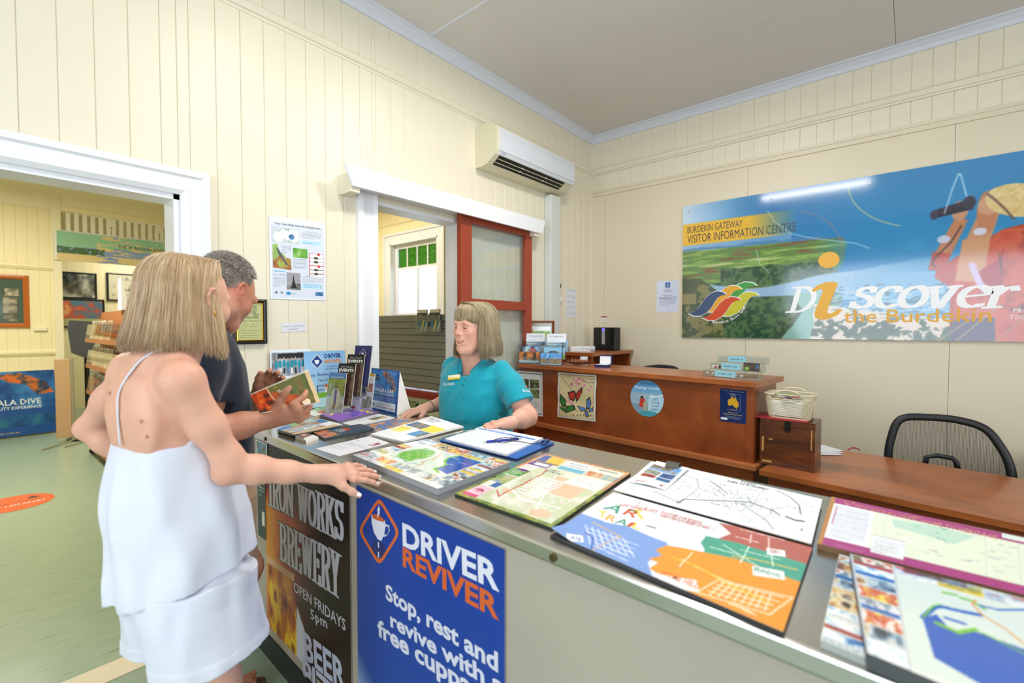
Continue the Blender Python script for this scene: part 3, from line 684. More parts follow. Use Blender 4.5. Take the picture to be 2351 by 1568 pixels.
def head_sdf(S, H, smile=0., jaw=1.0, brow=1.0, ear=True):
    """head centred between the ears; chin near z=-.115, crown near z=.12"""
    p = H.P; k = H.sc; E = lambda x, y, z, a, b, c, kk=.02, op='u', R=None: S.ell(p(x, y, z), (a*k, b*k, c*k), H.R if R is None else R, kk*k, op)
    E(0, -.018, .040, .074, .094, .080, .02)
    E(0, .030, .008, .066, .066, .086, .03)
    E(0, .038, -.045, .056*jaw, .052, .064, .03)
    for s in (-1, 1):
        S.chain([p(s*.060*jaw, -.002, -.030), p(s*.054*jaw, .010, -.068), p(s*.030*jaw, .062, -.098), p(0, .080, -.102)], [.016*k, .017*k, .015*k, .014*k], .025*k)
        E(s*(.041+.004*smile), .066, -.022+.006*smile, .020, .020, .020, .026)      # cheeks
        if smile: E(s*.038, .050, -.052, .022, .020, .026, .03)
        S.chain([p(s*.012, .092, .022), p(s*.034, .086, .026), p(s*.052, .066, .018)], [.008*k*brow, .010*k*brow, .008*k], .018*k)
    S.sph(p(0, .083, -.100), .013*k, .02*k)
    for s in (-1, 1): S.sph(p(s*.0305, .101, .002), .0160*k, .014*k, 's')
    for s in (-1, 1): S.sph(p(s*.0305, .0755, .002), .0150*k, .006*k)                # lids over the eyeballs
    for s in (-1, 1): S.ell(p(s*.0305, .0930, .0010), (.0130*k, .0085*k, (.0052-.0012*smile)*k), H.R, .002*k, 's')
    for s in (-1, 1): S.chain([p(s*.0185, .0885, .004), p(s*.030, .0925, .0085), p(s*.043, .0850, .004)], [.0022*k, .0030*k, .0022*k], .005*k)
    for s in (-1, 1): S.chain([p(s*.0185, .087, -.002), p(s*.030, .0895, -.0065), p(s*.042, .084, -.002)], [.0018*k, .0026*k, .0018*k], .006*k)
    S.chain([p(0, .088, .018), p(0, .097, -.002), p(0, .109, -.022)], [.0070*k, .0070*k, .0088*k], .014*k)
    for s in (-1, 1): S.sph(p(s*.0125, .099, -.027), .0075*k, .008*k)
    for s in (-1, 1): S.ell(p(s*.0065, .106, -.034), (.0035*k, .005*k, .003*k), H.R, .004*k, 's')
    S.ell(p(0, .083, -.060), (.032*k, .018*k, .026*k), H.R, .02*k)                    # muzzle
    w = .024+.009*smile; cz = -.062
    if smile > .3:
        for s in (-1, 1): S.chain([p(0, .100, cz-.0045), p(s*w*.5, .098, cz-.001), p(s*w*.92, .090, cz+.009)], [.0088*k, .0080*k, .0040*k], .002*k, 's')
    for s in (-1, 1):
        S.chain([p(0, .101, cz+.0055-.0015*(1-smile)), p(s*w*.5, .097, cz+.0040+.0035*smile), p(s*w, .083+.002*smile, cz+.013*smile)], [.0036*k, .0032*k, .002*k], .004*k)
        S.chain([p(0, .099, cz-.0075-.0075*smile), p(s*w*.5, .095+.001*smile, cz-.006-.004*smile), p(s*w, .083+.002*smile, cz+.012*smile)], [.0052*k, .0045*k, .002*k], .004*k)
        if smile: S.chain([p(s*.023, .098, -.034), p(s*.037, .092, -.048), p(s*.041, .084, -.062)], [.0012*k]*3, .006*k, 's')
    if ear:
        for s in (-1, 1):
            S.ell(p(s*.076, -.008, .004), (.007*k, .017*k, .030*k), H.R, .006*k)
            S.chain([p(s*.077, .004, .018), p(s*.083, -.004, .030), p(s*.086, -.018, .026), p(s*.086, -.024, .008), p(s*.081, -.014, -.014), p(s*.076, -.002, -.026)], [.0035*k, .004*k, .0042*k, .004*k, .0045*k, .006*k], .004*k)
            S.ell(p(s*.085, -.006, .006), (.007*k, .008*k, .014*k), H.R, .005*k, 's')
def eyes(H, parent, iris='#5b6e7a'):
    k = H.sc
    for s in (-1, 1):
        b = MB(); c = H.P(s*.0305, .0785, .001)
        M = Matrix(((*[float(H.R[0][i]) for i in range(3)], 0), (*[float(H.R[1][i]) for i in range(3)], 0), (*[float(H.R[2][i]) for i in range(3)], 0), (0, 0, 0, 1))).transposed()
        M = Matrix.Translation(Vector(c)-Vector(parent.location)) @ M.to_3x3().to_4x4() @ Matrix.Rotation(-PI/2, 4, 'X')
        r = .0122*k
        pr = [(r*math.sin(t), -r*math.cos(t)) for t in np.linspace(.02, PI-.02, 16)]
        pr = [(a, -z) for a, z in pr]
        for i in range(15):
            mi = 0 if i < 1 or True else 0
        n = 16
        vs = []
        for a, z in pr:
            for q in range(n): vs.append(tuple(M @ Vector((a*math.cos(2*PI*q/n), a*math.sin(2*PI*q/n), z))))
        for i in range(len(pr)-1):
            mi = 2 if i < 1 else 1 if i < 3 else 0
            b.add(vs[i*n:(i+2)*n], [(q, (q+1) % n, n+(q+1) % n, n+q) for q in range(n)], mi)
        b.add(vs[:n], [tuple(range(n))], 2)
        b.build('eye', [mat('eye_white', '#e6e0da', .15), mat('iris'+iris, iris, .1), mat('pupil', '#0c0a0a', .05)], parent, True)
def hand_sdf(S, w, d, pn, side, L=.18, curl=(.15, .15, .15, .15), spread=.09, thumb=None, thumbcurl=.2, fs=1.0, mcp=.0):
    """hand from wrist point w along d; pn = palm normal (pointing out of the palm); side=+1: thumb lies to cross(pn,d) side.
    curl in radians per joint towards the palm. returns finger tip data for nails"""
    w = V(*w); d = nrm(d); pn = nrm(pn-np.dot(pn, d)*d); l = np.cross(pn, d)*side     # l points to the thumb side
    pl = L*.50; tips = []
    S.chain([w-d*.01, w+d*pl*.45, w+d*pl*.98+l*.012], [.024*fs, .021*fs, .013*fs], .02)
    S.chain([w+d*.012-l*.008, w+d*pl*.9-l*.024], [.017*fs, .012*fs], .02)
    S.chain([w+d*.015+l*.012, w+d*pl*.55+l*.026], [.017*fs, .014*fs], .02)
    S.chain([w+d*pl*.92-l*.030, w+d*pl*.99-l*.010, w+d*pl*1.0+l*.010, w+d*pl*.96+l*.030], [.0105*fs, .0115*fs, .0115*fs, .011*fs], .014)
    lens = [(.040, .026, .022), (.046, .030, .023), (.042, .028, .023), (.033, .021, .020)]
    offs = [.030, .010, -.011, -.031]; rad = [(.0098, .0086, .0072), (.0100, .0088, .0074), (.0096, .0084, .0070), (.0086, .0075, .0064)]
    for i in range(4):
        b = w+d*(pl*(.97-.05*abs(i-1.2)))+l*offs[i]*fs; a = (1.3-i)*spread; dd = nrm(d*math.cos(a)+l*math.sin(a)); ang = mcp+curl[i]*.6
        pts = [b]; p = b
        for j in range(3):
            fd = dd*math.cos(ang)+pn*math.sin(ang); p = p+fd*lens[i][j]*L/.18; pts.append(p); ang += curl[i]*(1.25 if j == 0 else .9)
        r = rad[i]; S.chain(pts, [r[0]*fs*1.08, r[0]*fs*.98, r[1]*fs*.98, r[2]*fs], .0035)
        up = nrm(-pn*math.cos(ang-curl[i])+dd*math.sin(ang-curl[i])); tips.append((pts[2]+(pts[3]-pts[2])*.72, nrm(pts[3]-pts[2]), up, r[2]*fs))
    ta = thumb if thumb is not None else .75
    tb = w+d*.022+l*.020; td = nrm(d*math.cos(ta)+l*math.sin(ta)+pn*.25); p1 = tb+td*.042; td2 = nrm(td*math.cos(thumbcurl)+d*math.sin(thumbcurl)*.8+pn*.05); p2 = p1+td2*.031; p3 = p2+nrm(td2+d*.15)*.024
    S.chain([tb, p1, p2, p3], [.0155*fs, .0125*fs, .0105*fs, .0086*fs], .010)
    tips.append((p2+(p3-p2)*.75, nrm(p3-p2), nrm(-pn-np.dot(-pn, td2)*td2+l*.3), .0088*fs))
    return tips
def nails(tips, m, parent, name='fingernails'):
    b = MB()
    for c, d, up, r in tips:
        up = nrm(up-np.dot(up, d)*d); s = np.cross(d, up); vs = []; n = 7
        for i in range(4):
            t = i/3; yy = (t-.5)*r*2.1
            for j in range(n):
                a = (j/(n-1)-.5)*1.7; rr = r*1.07; w = 1.0 if i < 3 else .72
                vs.append(c+d*(yy+(.15*r if i == 3 else 0))+s*math.sin(a)*rr*w+up*math.cos(a)*rr-V(*parent.location))
        b.add(vs, [(i*n+j, i*n+j+1, (i+1)*n+j+1, (i+1)*n+j) for i in range(3) for j in range(n-1)])
    o = b.build(name, m, parent, True); o['kind'] = 'stuff'; return o
def strands(name, roots, paths_fn, cols, m, parent, width=.0012, nseg=12):
    """many thin ribbons of hair: paths_fn(i) -> (nseg+1,3) points; tapered three-sided tubes in one mesh"""
    N = len(cols); allv = []; allc = []
    W = np.interp(np.linspace(0, 1, nseg+1), [0, .1, .8, 1], [.6, 1, .8, .15])*width
    for i in range(N):
        p = paths_fn(i); t = np.gradient(p, axis=0); t /= np.linalg.norm(t, axis=1)[:, None]+1e-9
        ref = V(.62, -.75, .23); a = np.cross(t, ref); a /= np.linalg.norm(a, axis=1)[:, None]+1e-9; b = np.cross(a, t)
        for k in range(3):
            th = 2*PI*k/3; allv.append(p+W[:, None]*(math.cos(th)*a+math.sin(th)*b))
    A = np.array(allv).reshape(N, 3, nseg+1, 3); A = A-V(*parent.location)
    idx = np.arange(N*3*(nseg+1)).reshape(N, 3, nseg+1)
    nx = np.roll(idx, -1, axis=1)
    Q = np.stack([idx[:, :, :-1], nx[:, :, :-1], nx[:, :, 1:], idx[:, :, 1:]], -1).reshape(-1, 4)
    cc = np.repeat(np.asarray(cols)[:, None, None, :], 3, 1); cc = np.repeat(cc, nseg+1, 2).reshape(-1, 3)
    o = mesh_obj(name, [(A.reshape(-1, 3)+V(*parent.location), Q)], m, parent, colfn=lambda P: cc)
    return o
M_skin = mat('skin', '#d9a58c', .48, attr='Col', bump=.10, bscale=420, spec=.35, sss=.06)
M_hair = mat('hair', '#b08d62', .42, attr='Col', spec=.6)
M_nailw = mat('white_nail_polish', '#f2ece6', .12); M_nail = mat('nail', '#dca593', .25)
def clothm(name, col, bs=900, r=.75, attr=None, sheen=.2, bump=.25): return mat(name, col, r, bump=bump, bscale=bs, attr=attr, sheen=sheen, spec=.25)
def wr(P, s, sc, amp): return vnoise(P*np.array(sc), s)*amp
def blot(P, base, s=1, a=.06):
    n = vnoise(P*22, s)[:, None]; n2 = vnoise(P*90, s+3)[:, None]
    c = np.array(lin(base))[None]*(1+a*n+a*.5*n2); c[:, 0] *= 1+.02*n[:, 0]; return c
def near(P, c, r): return np.exp(-((P-V(*c))**2).sum(1)/(r*r))[:, None]
def mixc(c, col, w): return c*(1-w)+np.array(lin(col))[None]*w

# =================================================================== woman in white, back to the camera
WO = (.37, 1.49, 0)
woman = thing('person', 'blonde person in white camisole and shorts, back turned, hand on the counter', 'person', WO)
az = math.radians(8)
SR, SL = V(.345, 1.325, 1.322), V(.305, 1.602, 1.330); NB = V(.350, 1.462, 1.385)
EL, WRr = V(.446, 1.322, 1.088), V(.672, 1.292, 1.027)
hd = nrm(V(.868, 1.262, .997)-WRr)
S = SDF()
f = V(math.cos(az), math.sin(az), 0); l = V(math.sin(az), -math.cos(az), 0)
# torso
S.loft([.86, .93, 1.00, 1.08, 1.16, 1.24, 1.32, 1.37], [.37, .37, .365, .355, .345, .335, .33, .335], [1.49, 1.49, 1.487, 1.483, 1.478, 1.473, 1.468, 1.466],
       [.150, .148, .128, .115, .122, .130, .115, .075], [.110, .105, .090, .085, .093, .098, .082, .052], az, .03, pw=2.3)
for p_, c_ in ((SR, 1), (SL, -1)): S.cone(p_+V(0, 0, .002), NB-V(0, 0, .02)+l*.03*c_, .038, .046, .04)
S.chain([NB-V(.01, 0, .03), NB+V(.02, 0, .03), V(.385, 1.458, 1.50)], [.060, .052, .052], .04)
for c_, s_ in ((SR, 1), (SL, -1)):   # shoulder blades, and the groove of the spine between them
    b_ = (SR+SL)/2-f*.048+l*.070*s_-V(0, 0, .10); S.ell(b_, (.050, .020, .080), np.array([l, f, V(0, 0, 1)]), .04)
S.chain([(SR+SL)/2-f*.112-V(0, 0, .02), (SR+SL)/2-f*.122-V(0, 0, .14), (SR+SL)/2-f*.110-V(0, 0, .30)], [.006, .008, .006], .04, 's')
# right arm to the counter, left arm akimbo
S.sph(SR, .040, .025); S.chain([SR, (SR+EL)/2-V(0, 0, .0), EL+V(-.006, 0, .03), EL], [.042, .039, .033, .032], .025)
S.sph(EL-V(.014, -.004, .012), .024, .025)
S.chain([EL, EL+(WRr-EL)*.25+V(0, 0, .002), EL+(WRr-EL)*.6, WRr], [.034, .036, .029, .0225], .02)
tR = hand_sdf(S, WRr, hd, -cU*.80+cF*.6, 1, L=.185, curl=(.16, .14, .16, .2), spread=.10, thumb=.62, thumbcurl=.1, fs=.90, mcp=-.02)
ELl, WRl = V(.238, 1.772, 1.165), V(.345, 1.690, 1.035)
S.sph(SL, .045, .03); S.chain([SL, (SL+ELl)/2, ELl], [.043, .038, .031], .03); S.sph(ELl+V(-.010, .006, -.004), .020, .02)
S.chain([ELl, ELl+(WRl-ELl)*.3, WRl], [.031, .034, .024], .02)
hand_sdf(S, WRl, V(.75, -.25, -.6), V(.1, -1, .1), 1, L=.18, curl=(.3, .3, .3, .3), fs=.88)
# legs
for hx, kx, fx in (((.375, 1.432, .90), (.425, 1.385, .47), (.37, 1.38, .017)), ((.375, 1.556, .90), (.385, 1.60, .47), (.335, 1.60, .017))):
    S.chain([hx, V(*hx)*.45+V(*kx)*.55, V(*kx)+V(0, 0, .05), kx], [.072, .070, .054, .052], .02)
    S.chain([kx, V(*kx)*.65+V(*fx)*.35-f*.012, V(*kx)*.2+V(*fx)*.8, fx], [.054, .056, .036, .034], .03)
    S.chain([V(*fx)-f*.03-V(0, 0, .045), V(*fx)+f*.08-V(0, 0, .048), V(*fx)+f*.16-V(0, 0, .062)], [.032, .030, .020], .03)
Hd = Head(at(437, 690, 1.262), math.radians(26), math.radians(10), 0, .96)
head_sdf(S, Hd, brow=.4)
S.cone(Hd.P(0, -.02, -.04), NB, .050, .056, .03)
def wcol(P):
    c = blot(P, '#dba78f', 1, .05); c = mixc(c, '#cf8a74', .35*near(P, EL-V(.02, 0, .02), .035)); c = mixc(c, '#d08f78', .3*near(P, SR+V(0, 0, .04), .06))
    for q in ((325, 968), (338, 1003), (252, 902)):   # small moles on the back
        d_ = _ray(*q); t = ((P-CAM)@d_)/(d_@d_); dist = np.linalg.norm(P-CAM-t[:, None]*d_, axis=1); front = t*1.0 < 1.30
        c = mixc(c, '#8a4636', (np.clip(1.6-dist/.0028, 0, 1)*front)[:, None])
    c = mixc(c, '#c96a62', .5*near(P, Hd.P(0, .10, -.062), .02)); c = mixc(c, '#cd8b78', .35*near(P, Hd.P(.08, -.008, .004), .03))
    hl = np.linalg.norm(P-(WRr+hd*.10), axis=1)[:, None]; c = mixc(c, '#cf8f7c', .35*np.exp(-(hl/.07)**2)); return c
pa = S.mesh(.0045, hi=(9, 9, 1.40)); pb = S.mesh(.0030, lo=(-9, -9, 1.385)); 
pc = S.mesh(.0024, lo=(.60, 1.15, .90), hi=(.95, 1.45, 1.12))
pa = S.mesh(.0045, hi=(.615, 9, 1.40)) if False else pa
mesh_obj('body', [pa, pb, pc], M_skin, woman, wcol)
nails(tR, M_nailw, woman)
eyes(Hd, woman)
# --- camisole: loose, hangs from two straps, hem over the shorts
def fold(P, s, k=1.0):
    a = np.arctan2(P[..., 1]-1.49, P[..., 0]-.37); z = P[..., 2]
    return .006*k*np.sin(a*9+z*9+2*vnoise(P*3.5, s))*np.clip((1.22-z)*3, 0, 1) + .012*k*vnoise(P@np.array([[9, 0, 3], [0, 9, 0], [-5, 0, 7.]]), s+1) + .006*k*vnoise(P*np.array([24, 24, 12]), s+2)
T = SDF()
T.loft([.785, .80, .86, .95, 1.03, 1.10, 1.16, 1.22, 1.30], [.382, .382, .383, .377, .368, .358, .352, .352, .39], [1.490, 1.490, 1.490, 1.487, 1.482, 1.482, 1.482, 1.476, 1.47],
       [.170, .170, .168, .164, .152, .140, .136, .132, .09], [.162, .162, .162, .158, .142, .124, .112, .104, .045], az, .0, pw=2.2)
T.fun(lambda P: fold(P, 21), (-9,)*3, (9,)*3, 0, 'd')
# neckline: drops at the back, rises towards the bust; armholes
def neck(P):
    fr = (P-V(.36, 1.475, 0))@f; lt = (P-V(.36, 1.475, 0))@l
    top = 1.158+np.clip(fr+.02, 0, .2)*1.0+np.clip(np.abs(lt)-.10, 0, .1)*.10
    hem = .800+.035*np.clip(fr, -.1, .2)/.2-.012*np.cos(lt*16)
    return np.maximum(P[..., 2]-top, hem-P[..., 2])
T.fun(neck, (-9,)*3, (9,)*3, 0, 'i')
M_linen = clothm('white_linen', '#dcdfeb', 700, .8, bump=.35)
cm = mesh_obj('camisole', [T.mesh(.0042)], M_linen, woman)
# straps
Tb = (SR+SL)/2
def strap(side, pts, r=.0042):
    b = MB(); b.tube([np.array(p)-V(*WO) for p in pts], r, 6, flat=.5); return b.build('camisole_strap', M_linen, woman, True)
def catm(pts, n=8):
    pts = [V(*p) for p in pts]; q = [2*pts[0]-pts[1]]+pts+[2*pts[-1]-pts[-2]]; out = []
    for i in range(1, len(q)-2):
        for k in range(n):
            t = k/n; out.append(.5*((2*q[i])+(-q[i-1]+q[i+1])*t+(2*q[i-1]-5*q[i]+4*q[i+1]-q[i+2])*t*t+(-q[i-1]+3*q[i]-3*q[i+1]+q[i+2])*t**3))
    out.append(pts[-1]); return out
def snap(S_, p, dirn, off=.002):
    """march from outside towards the body to lay a line on its surface"""
    p = V(*p); d_ = nrm(dirn); q = p-d_*.15
    for _ in range(60):
        v = float(S_.ev(q[None])[0]); q = q+d_*max(min(v-off, .02), -.02)
        if abs(v-off) < 2e-4: break
    return q
sp = []
for u_, v_ in ((275, 1003), (270, 950), (272, 905), (290, 868), (320, 830), (352, 808), (385, 799)):
    d_ = nrm(_ray(u_, v_)); q = CAM+d_*.9
    for _ in range(80):
        v = float(S.ev(q[None])[0]); q = q+d_*min(max(v-.003, -.02), .03)
        if v < .0034: break
    sp.append(q)
sp[0] = sp[0]-V(0, 0, .02)
top_ = snap(S, (SR*.55+NB*.45)+V(0, 0, .02), (0, 0, -1), .002)
strap(1, catm(sp+[top_, snap(S, Tb+l*.075+f*.05-V(0, 0, .10), -f, .003), snap(S, Tb+l*.08+f*.05-V(0, 0, .19), -f, .004)]))
# --- shorts with a turned-up hem
Q = SDF()
Q.loft([.74, .80, .87, .95, 1.0], [.388, .385, .380, .372, .37], [1.485, 1.488, 1.490, 1.49, 1.49], [.146, .143, .138, .132, .125], [.128, .124, .120, .112, .105], az, .0, pw=2.4)
def leg_t(cx0, cy0, cx1, cy1, a0, b0, a1, b1):
    Q.loft([.585, .60, .66, .74, .80], [cx1, cx1, (cx0+cx1)/2, cx0, cx0], [cy1, cy1, (cy0+cy1)/2, cy0, cy0], [a1, a1, (a0+a1)/2, a0, a0], [b1, b1, (b0+b1)/2, b0, b0], az, .03, pw=2.3)
leg_t(.405, 1.405, .425, 1.392, .095, .138, .104, .135); leg_t(.380, 1.555, .385, 1.565, .095, .132, .100, .122)
Q.fun(lambda P: .008*vnoise(P*np.array([12, 12, 7]), 33)+.005*vnoise(P*np.array([28, 28, 12]), 34)-.0022*(np.abs(P[..., 2]-.607-.03*((P-V(.4, 1.48, 0))@f))< .016), (-9,)*3, (9,)*3, 0, 'd')
Q.fun(lambda P: (.592+.10*np.clip((P-V(.4, 1.48, 0))@f+.05, -.05, .25)-.02*np.clip((P-V(.4, 1.48, 0))@l, -.2, .2))-P[..., 2], (-9,)*3, (9,)*3, 0, 'i')
sh = mesh_obj('shorts', [Q.mesh(.0042)], M_linen, woman)
MB().tube([V(*p)-V(*WO) for p in (Hd.P(.079, .006, -.026), Hd.P(.086, .002, -.034), Hd.P(.088, .004, -.043), Hd.P(.082, .008, -.047), Hd.P(.079, .009, -.040))], .0016, 6).build('gold_earring', mat('gold', '#d9a840', .2, metal=1), woman, True)
# --- hair: bob to the shoulders
def hair_profile(az_local, t, Hh, hem, spreadr, front=.0):
    """t 0 crown -> 1 hem; returns local (x,y,z)"""
    return None
def bob(name, H, parent, n, zhem, rx, ry, palette, seed, face_open, tuck=.0, fringe=None, part=(.0, .02), sw=.0013, flare=1.0, back=-.012):
    rs = np.random.RandomState(seed); cols = []; pth = []
    nseg = 14; tt = np.linspace(0, 1, nseg+1)
    pal = np.array([lin(c) for c in palette])
    while len(pth) < n:
        a = rs.uniform(-PI, PI)                      # angle around the head, 0 = face direction
        aa = abs(a)
        if aa < face_open and not fringe: continue
        isf = aa < face_open
        lay = rs.uniform(0, 1)**1.5
        top = V(part[0]*(1 if a > 0 else .6)+rs.normal(0, .004), part[1]+rs.uniform(-.06, .05)*(0 if isf else 1), .124-lay*.008)
        ca, sa = math.cos(a), math.sin(a)
        R = (1-.08*lay)*(1+rs.normal(0, .008))
        w = .25*math.sin(a*23+seed)+.15*math.sin(a*51)
        ze = (zhem(a) if not isf else fringe)+rs.normal(0, .004)+(.010*w)-.02*rs.uniform(0, 1)**4*(0 if isf else 1)
        th = np.clip(tt/.42, 0, 1)*PI/2
        # cap part: ellipse from the crown out to the widest point, then hanging part
        X = sa*rx*R; Y = back+ca*ry*R
        x = top[0]+(X-top[0])*np.sin(th)**.9; y = top[1]+(Y-top[1])*np.sin(th)**.9; z0 = .030 if not isf else .055
        zc = z0+(top[2]-z0)*np.cos(th)**.85
        dn = np.clip((tt-.42)/.58, 0, 1); z = np.where(tt <= .42, zc, z0+(ze-z0)*dn)
        fl = 1+(0 if isf else flare-1)*dn**1.5-(0 if isf else tuck)*np.clip(dn-.75, 0, 1)**2*6
        x = np.where(tt > .42, X*fl+rs.normal(0, .002)*dn, x); y = np.where(tt > .42, back+(Y-back)*fl+rs.normal(0, .003)*dn, y)
        drift = (np.sin(tt*3+rs.uniform(0, 6))-.0)*.0022+np.sin(tt*5+a*9)*.0014
        x = x+drift; y = y+np.cos(tt*2.5+rs.uniform(0, 6))*.002
        L = np.stack([x, y, z], 1); pth.append(H.c+H.sc*(L@H.R))
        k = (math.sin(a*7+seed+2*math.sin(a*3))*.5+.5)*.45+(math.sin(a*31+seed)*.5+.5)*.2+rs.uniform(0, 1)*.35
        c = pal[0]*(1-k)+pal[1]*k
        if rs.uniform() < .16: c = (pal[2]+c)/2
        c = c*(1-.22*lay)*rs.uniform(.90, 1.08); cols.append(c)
    return strands(name, None, lambda i: pth[i], cols, M_hair, parent, sw, nseg)
Hh = Head(Hd.c, math.radians(18), math.radians(3), 0, .98)
def whem(a):    # a: 0 face, +pi/2 = her right (near the camera)
    return -.128-.022*math.cos(a)*(.8 if abs(a) < 2 else .2)-.0*a
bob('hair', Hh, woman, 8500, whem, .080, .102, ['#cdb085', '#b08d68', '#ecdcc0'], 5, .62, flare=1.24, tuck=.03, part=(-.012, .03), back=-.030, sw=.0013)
# under-layer so that no scalp shows between strands
U = SDF(); U.ell(Hh.P(0, -.026, .030), (.0765, .093, .0925), Hh.R, 0)
U.ell(Hh.P(0, -.040, -.035), (.076, .082, .10), Hh.R, .03)
U.fun(lambda P: Hh.loc(P)[..., 1]-.055+.35*(np.clip(-Hh.loc(P)[..., 2]+.05, 0, .2)), (-9,)*3, (9,)*3, 0, 'i')
U.fun(lambda P: -.128-Hh.loc(P)[..., 2], (-9,)*3, (9,)*3, 0, 'i')
def rootc(P):
    L_ = Hh.loc(P); c = blot(P, '#a8895f', 3, .15); w = np.clip((L_[:, 2]-.05)/.06, 0, 1)[:, None]; return mixc(c, '#a58760', w)
mesh_obj('hair_underlayer', [U.mesh(.004)], M_hair, woman, rootc)

def rescale(root, k): root.location = Vector(CAM+(V(*root.location)-CAM)*k); root.scale = (k, k, k)
rescale(woman, .955)
# =================================================================== man reading a brochure
MO = (.50, 1.90, 0)
man = thing('person', 'grey-haired person in navy polo and tan shorts reading a brochure', 'person', MO)
az = math.radians(2); f = V(math.cos(az), math.sin(az), 0); l = V(math.sin(az), -math.cos(az), 0)
SR, SL = V(.500, 1.715, 1.425), V(.505, 2.085, 1.430); NB = V(.515, 1.900, 1.475)
EL, WRr = V(.445, 1.665, 1.115), at(618, 962, 1.585)
ELl, WRl = V(.50, 2.14, 1.13), at(590, 922, 1.80)
S = SDF()
S.chain([NB-V(.01, 0, .06), NB+V(.03, 0, .02), V(.575, 1.90, 1.56)], [.075, .066, .062], .04)
S.loft([.9, 1.0, 1.2, 1.35, 1.44], [.53]*5, [1.9]*5, [.16, .16, .17, .17, .12], [.11, .11, .115, .11, .07], az, .03)
for s_, e_, w_ in ((SR, EL, WRr), (SL, ELl, WRl)):
    S.chain([s_, (s_+e_)/2, e_], [.060, .055, .044], .03)
    S.chain([e_, e_+(w_-e_)*.3, e_+(w_-e_)*.65, w_], [.045, .050, .041, .029], .02)
hdm = nrm(at(700, 942, 1.60)-WRr)
tM = hand_sdf(S, WRr, hdm, cF*.85+cU*.45, -1, L=.195, curl=(.50, .55, .6, .65), spread=.05, thumb=.80, thumbcurl=.1, fs=1.10, mcp=.45)
hdl = nrm(at(632, 872, 1.80)-WRl)
tMl = hand_sdf(S, WRl, hdl, nrm(V(-.2, -1, .3)), 1, L=.19, curl=(.4, .4, .4, .4), spread=.06, thumb=.45, fs=1.1, mcp=.2)
for hx, kx, fx in (((.53, 1.80, .92), (.54, 1.78, .50), (.47, 1.77, .050)), ((.54, 2.0, .92), (.715, 1.99, .50), (.60, 2.035, .052))):
    S.chain([hx, V(*hx)*.45+V(*kx)*.55, kx], [.105, .090, .062], .03); S.chain([kx, V(*kx)*.65+V(*fx)*.35-f*.012, V(*kx)*.2+V(*fx)*.8, fx], [.060, .062, .042, .038], .03)
    tF = V(*fx)+V(.14, .015, -.055); S.chain([V(*fx)-f*.035-V(0, 0, .045), V(*fx)+f*.07-V(0, 0, .045), tF], [.034, .034, .024], .03)
    for j, oy in enumerate((-.030, -.012, .005, .020, .034)): S.cone(tF+V(0, -oy*1.0, 0), tF+V(.040-.007*j, -oy*1.25, -.004), .012 if j == 0 else .0095, .0105 if j == 0 else .008, .004)
Hm = Head(at(516, 672, 1.715), math.radians(23), math.radians(32), math.radians(0), 1.02)
head_sdf(S, Hm, jaw=1.06, brow=1.3)
S.cone(Hm.P(0, -.03, -.04), NB, .060, .068, .03)
def mcol(P):
    c = blot(P, '#bf8369', 2, .07); L_ = Hm.loc(P); isH = (np.linalg.norm(L_, axis=1) < .17)[:, None]
    st = np.clip(1-np.abs(L_[:, 2]+.075)/.05, 0, 1)*(L_[:, 1] > -.01)*isH[:, 0]; sp_ = vnoise(P*700, 9)*.5+.5
    c = mixc(c, '#8d7a6e', (st*.55*sp_)[:, None]); c = mixc(c, '#c8685a', .45*near(P, Hm.P(.085, -.01, .0), .035)); c = mixc(c, '#c06a58', .3*near(P, Hm.P(.05, .07, -.02), .03))
    h = vnoise(P*np.array([500, 160, 160]), 12); fo = near(P, (EL+WRr)/2, .14); c = mixc(c, '#7a4e38', np.clip((h[:, None]-.35)*2, 0, 1)*fo*.5); return c
mesh_obj('body', [S.mesh(.0045, hi=(9, 9, 1.52)), S.mesh(.0030, lo=(-9, -9, 1.505)), S.mesh(.0027, lo=(.60, 1.5, 1.05), hi=(.90, 2.3, 1.35))], M_skin, man, mcol)
nails(tM, M_nail, man); eyes(Hm, man)
# polo shirt
T = SDF()
T.loft([.96, 1.00, 1.10, 1.20, 1.32, 1.40, 1.455, 1.49], [.545, .545, .545, .54, .53, .515, .512, .515], [1.9]*8, [.190, .190, .190, .195, .200, .190, .150, .085], [.150, .150, .150, .148, .140, .122, .095, .075], az, .03, pw=2.4)
for s_, e_ in ((SR, EL), (SL, ELl)):
    q = s_+(e_-s_)*.68; T.chain([s_-V(0, 0, .005), s_+(e_-s_)*.3, q], [.070, .070, .071], .045)
    u_ = nrm(e_-s_); q = q-u_*.012; T.fun((lambda q, u_: (lambda P: np.where(np.linalg.norm(P-q, axis=-1) < .13, (P-q)@u_, -1.)))(q, u_), (-9,)*3, (9,)*3, 0, 'i')
T.fun(lambda P: .006*vnoise(P*np.array([12, 12, 7]), 41)+.0035*vnoise(P*np.array([26, 26, 14]), 42), (-9,)*3, (9,)*3, 0, 'd')
T.chain([NB-V(.07, 0, .01)+l*0, NB+V(-.03, -.06, -.0), NB+V(.05, -.05, -.04), NB+V(.085, -.01, -.07)], [.016, .015, .014, .012], .012)
T.chain([NB-V(.07, 0, .01), NB+V(-.03, .06, 0), NB+V(.05, .05, -.04), NB+V(.085, .01, -.07)], [.016, .015, .014, .012], .012)
T.cone(NB-V(.02, 0, .03), NB+V(.05, 0, .12), .058, .062, .006, 's')
M_navy = clothm('navy_knit', '#1b2231', 1100, .85)
mesh_obj('polo_shirt', [T.mesh(.005)], M_navy, man)
Q = SDF(); Q.loft([.80, .90, .99], [.55, .545, .545], [1.9]*3, [.185, .18, .172], [.15, .14, .135], az, 0, pw=2.3)
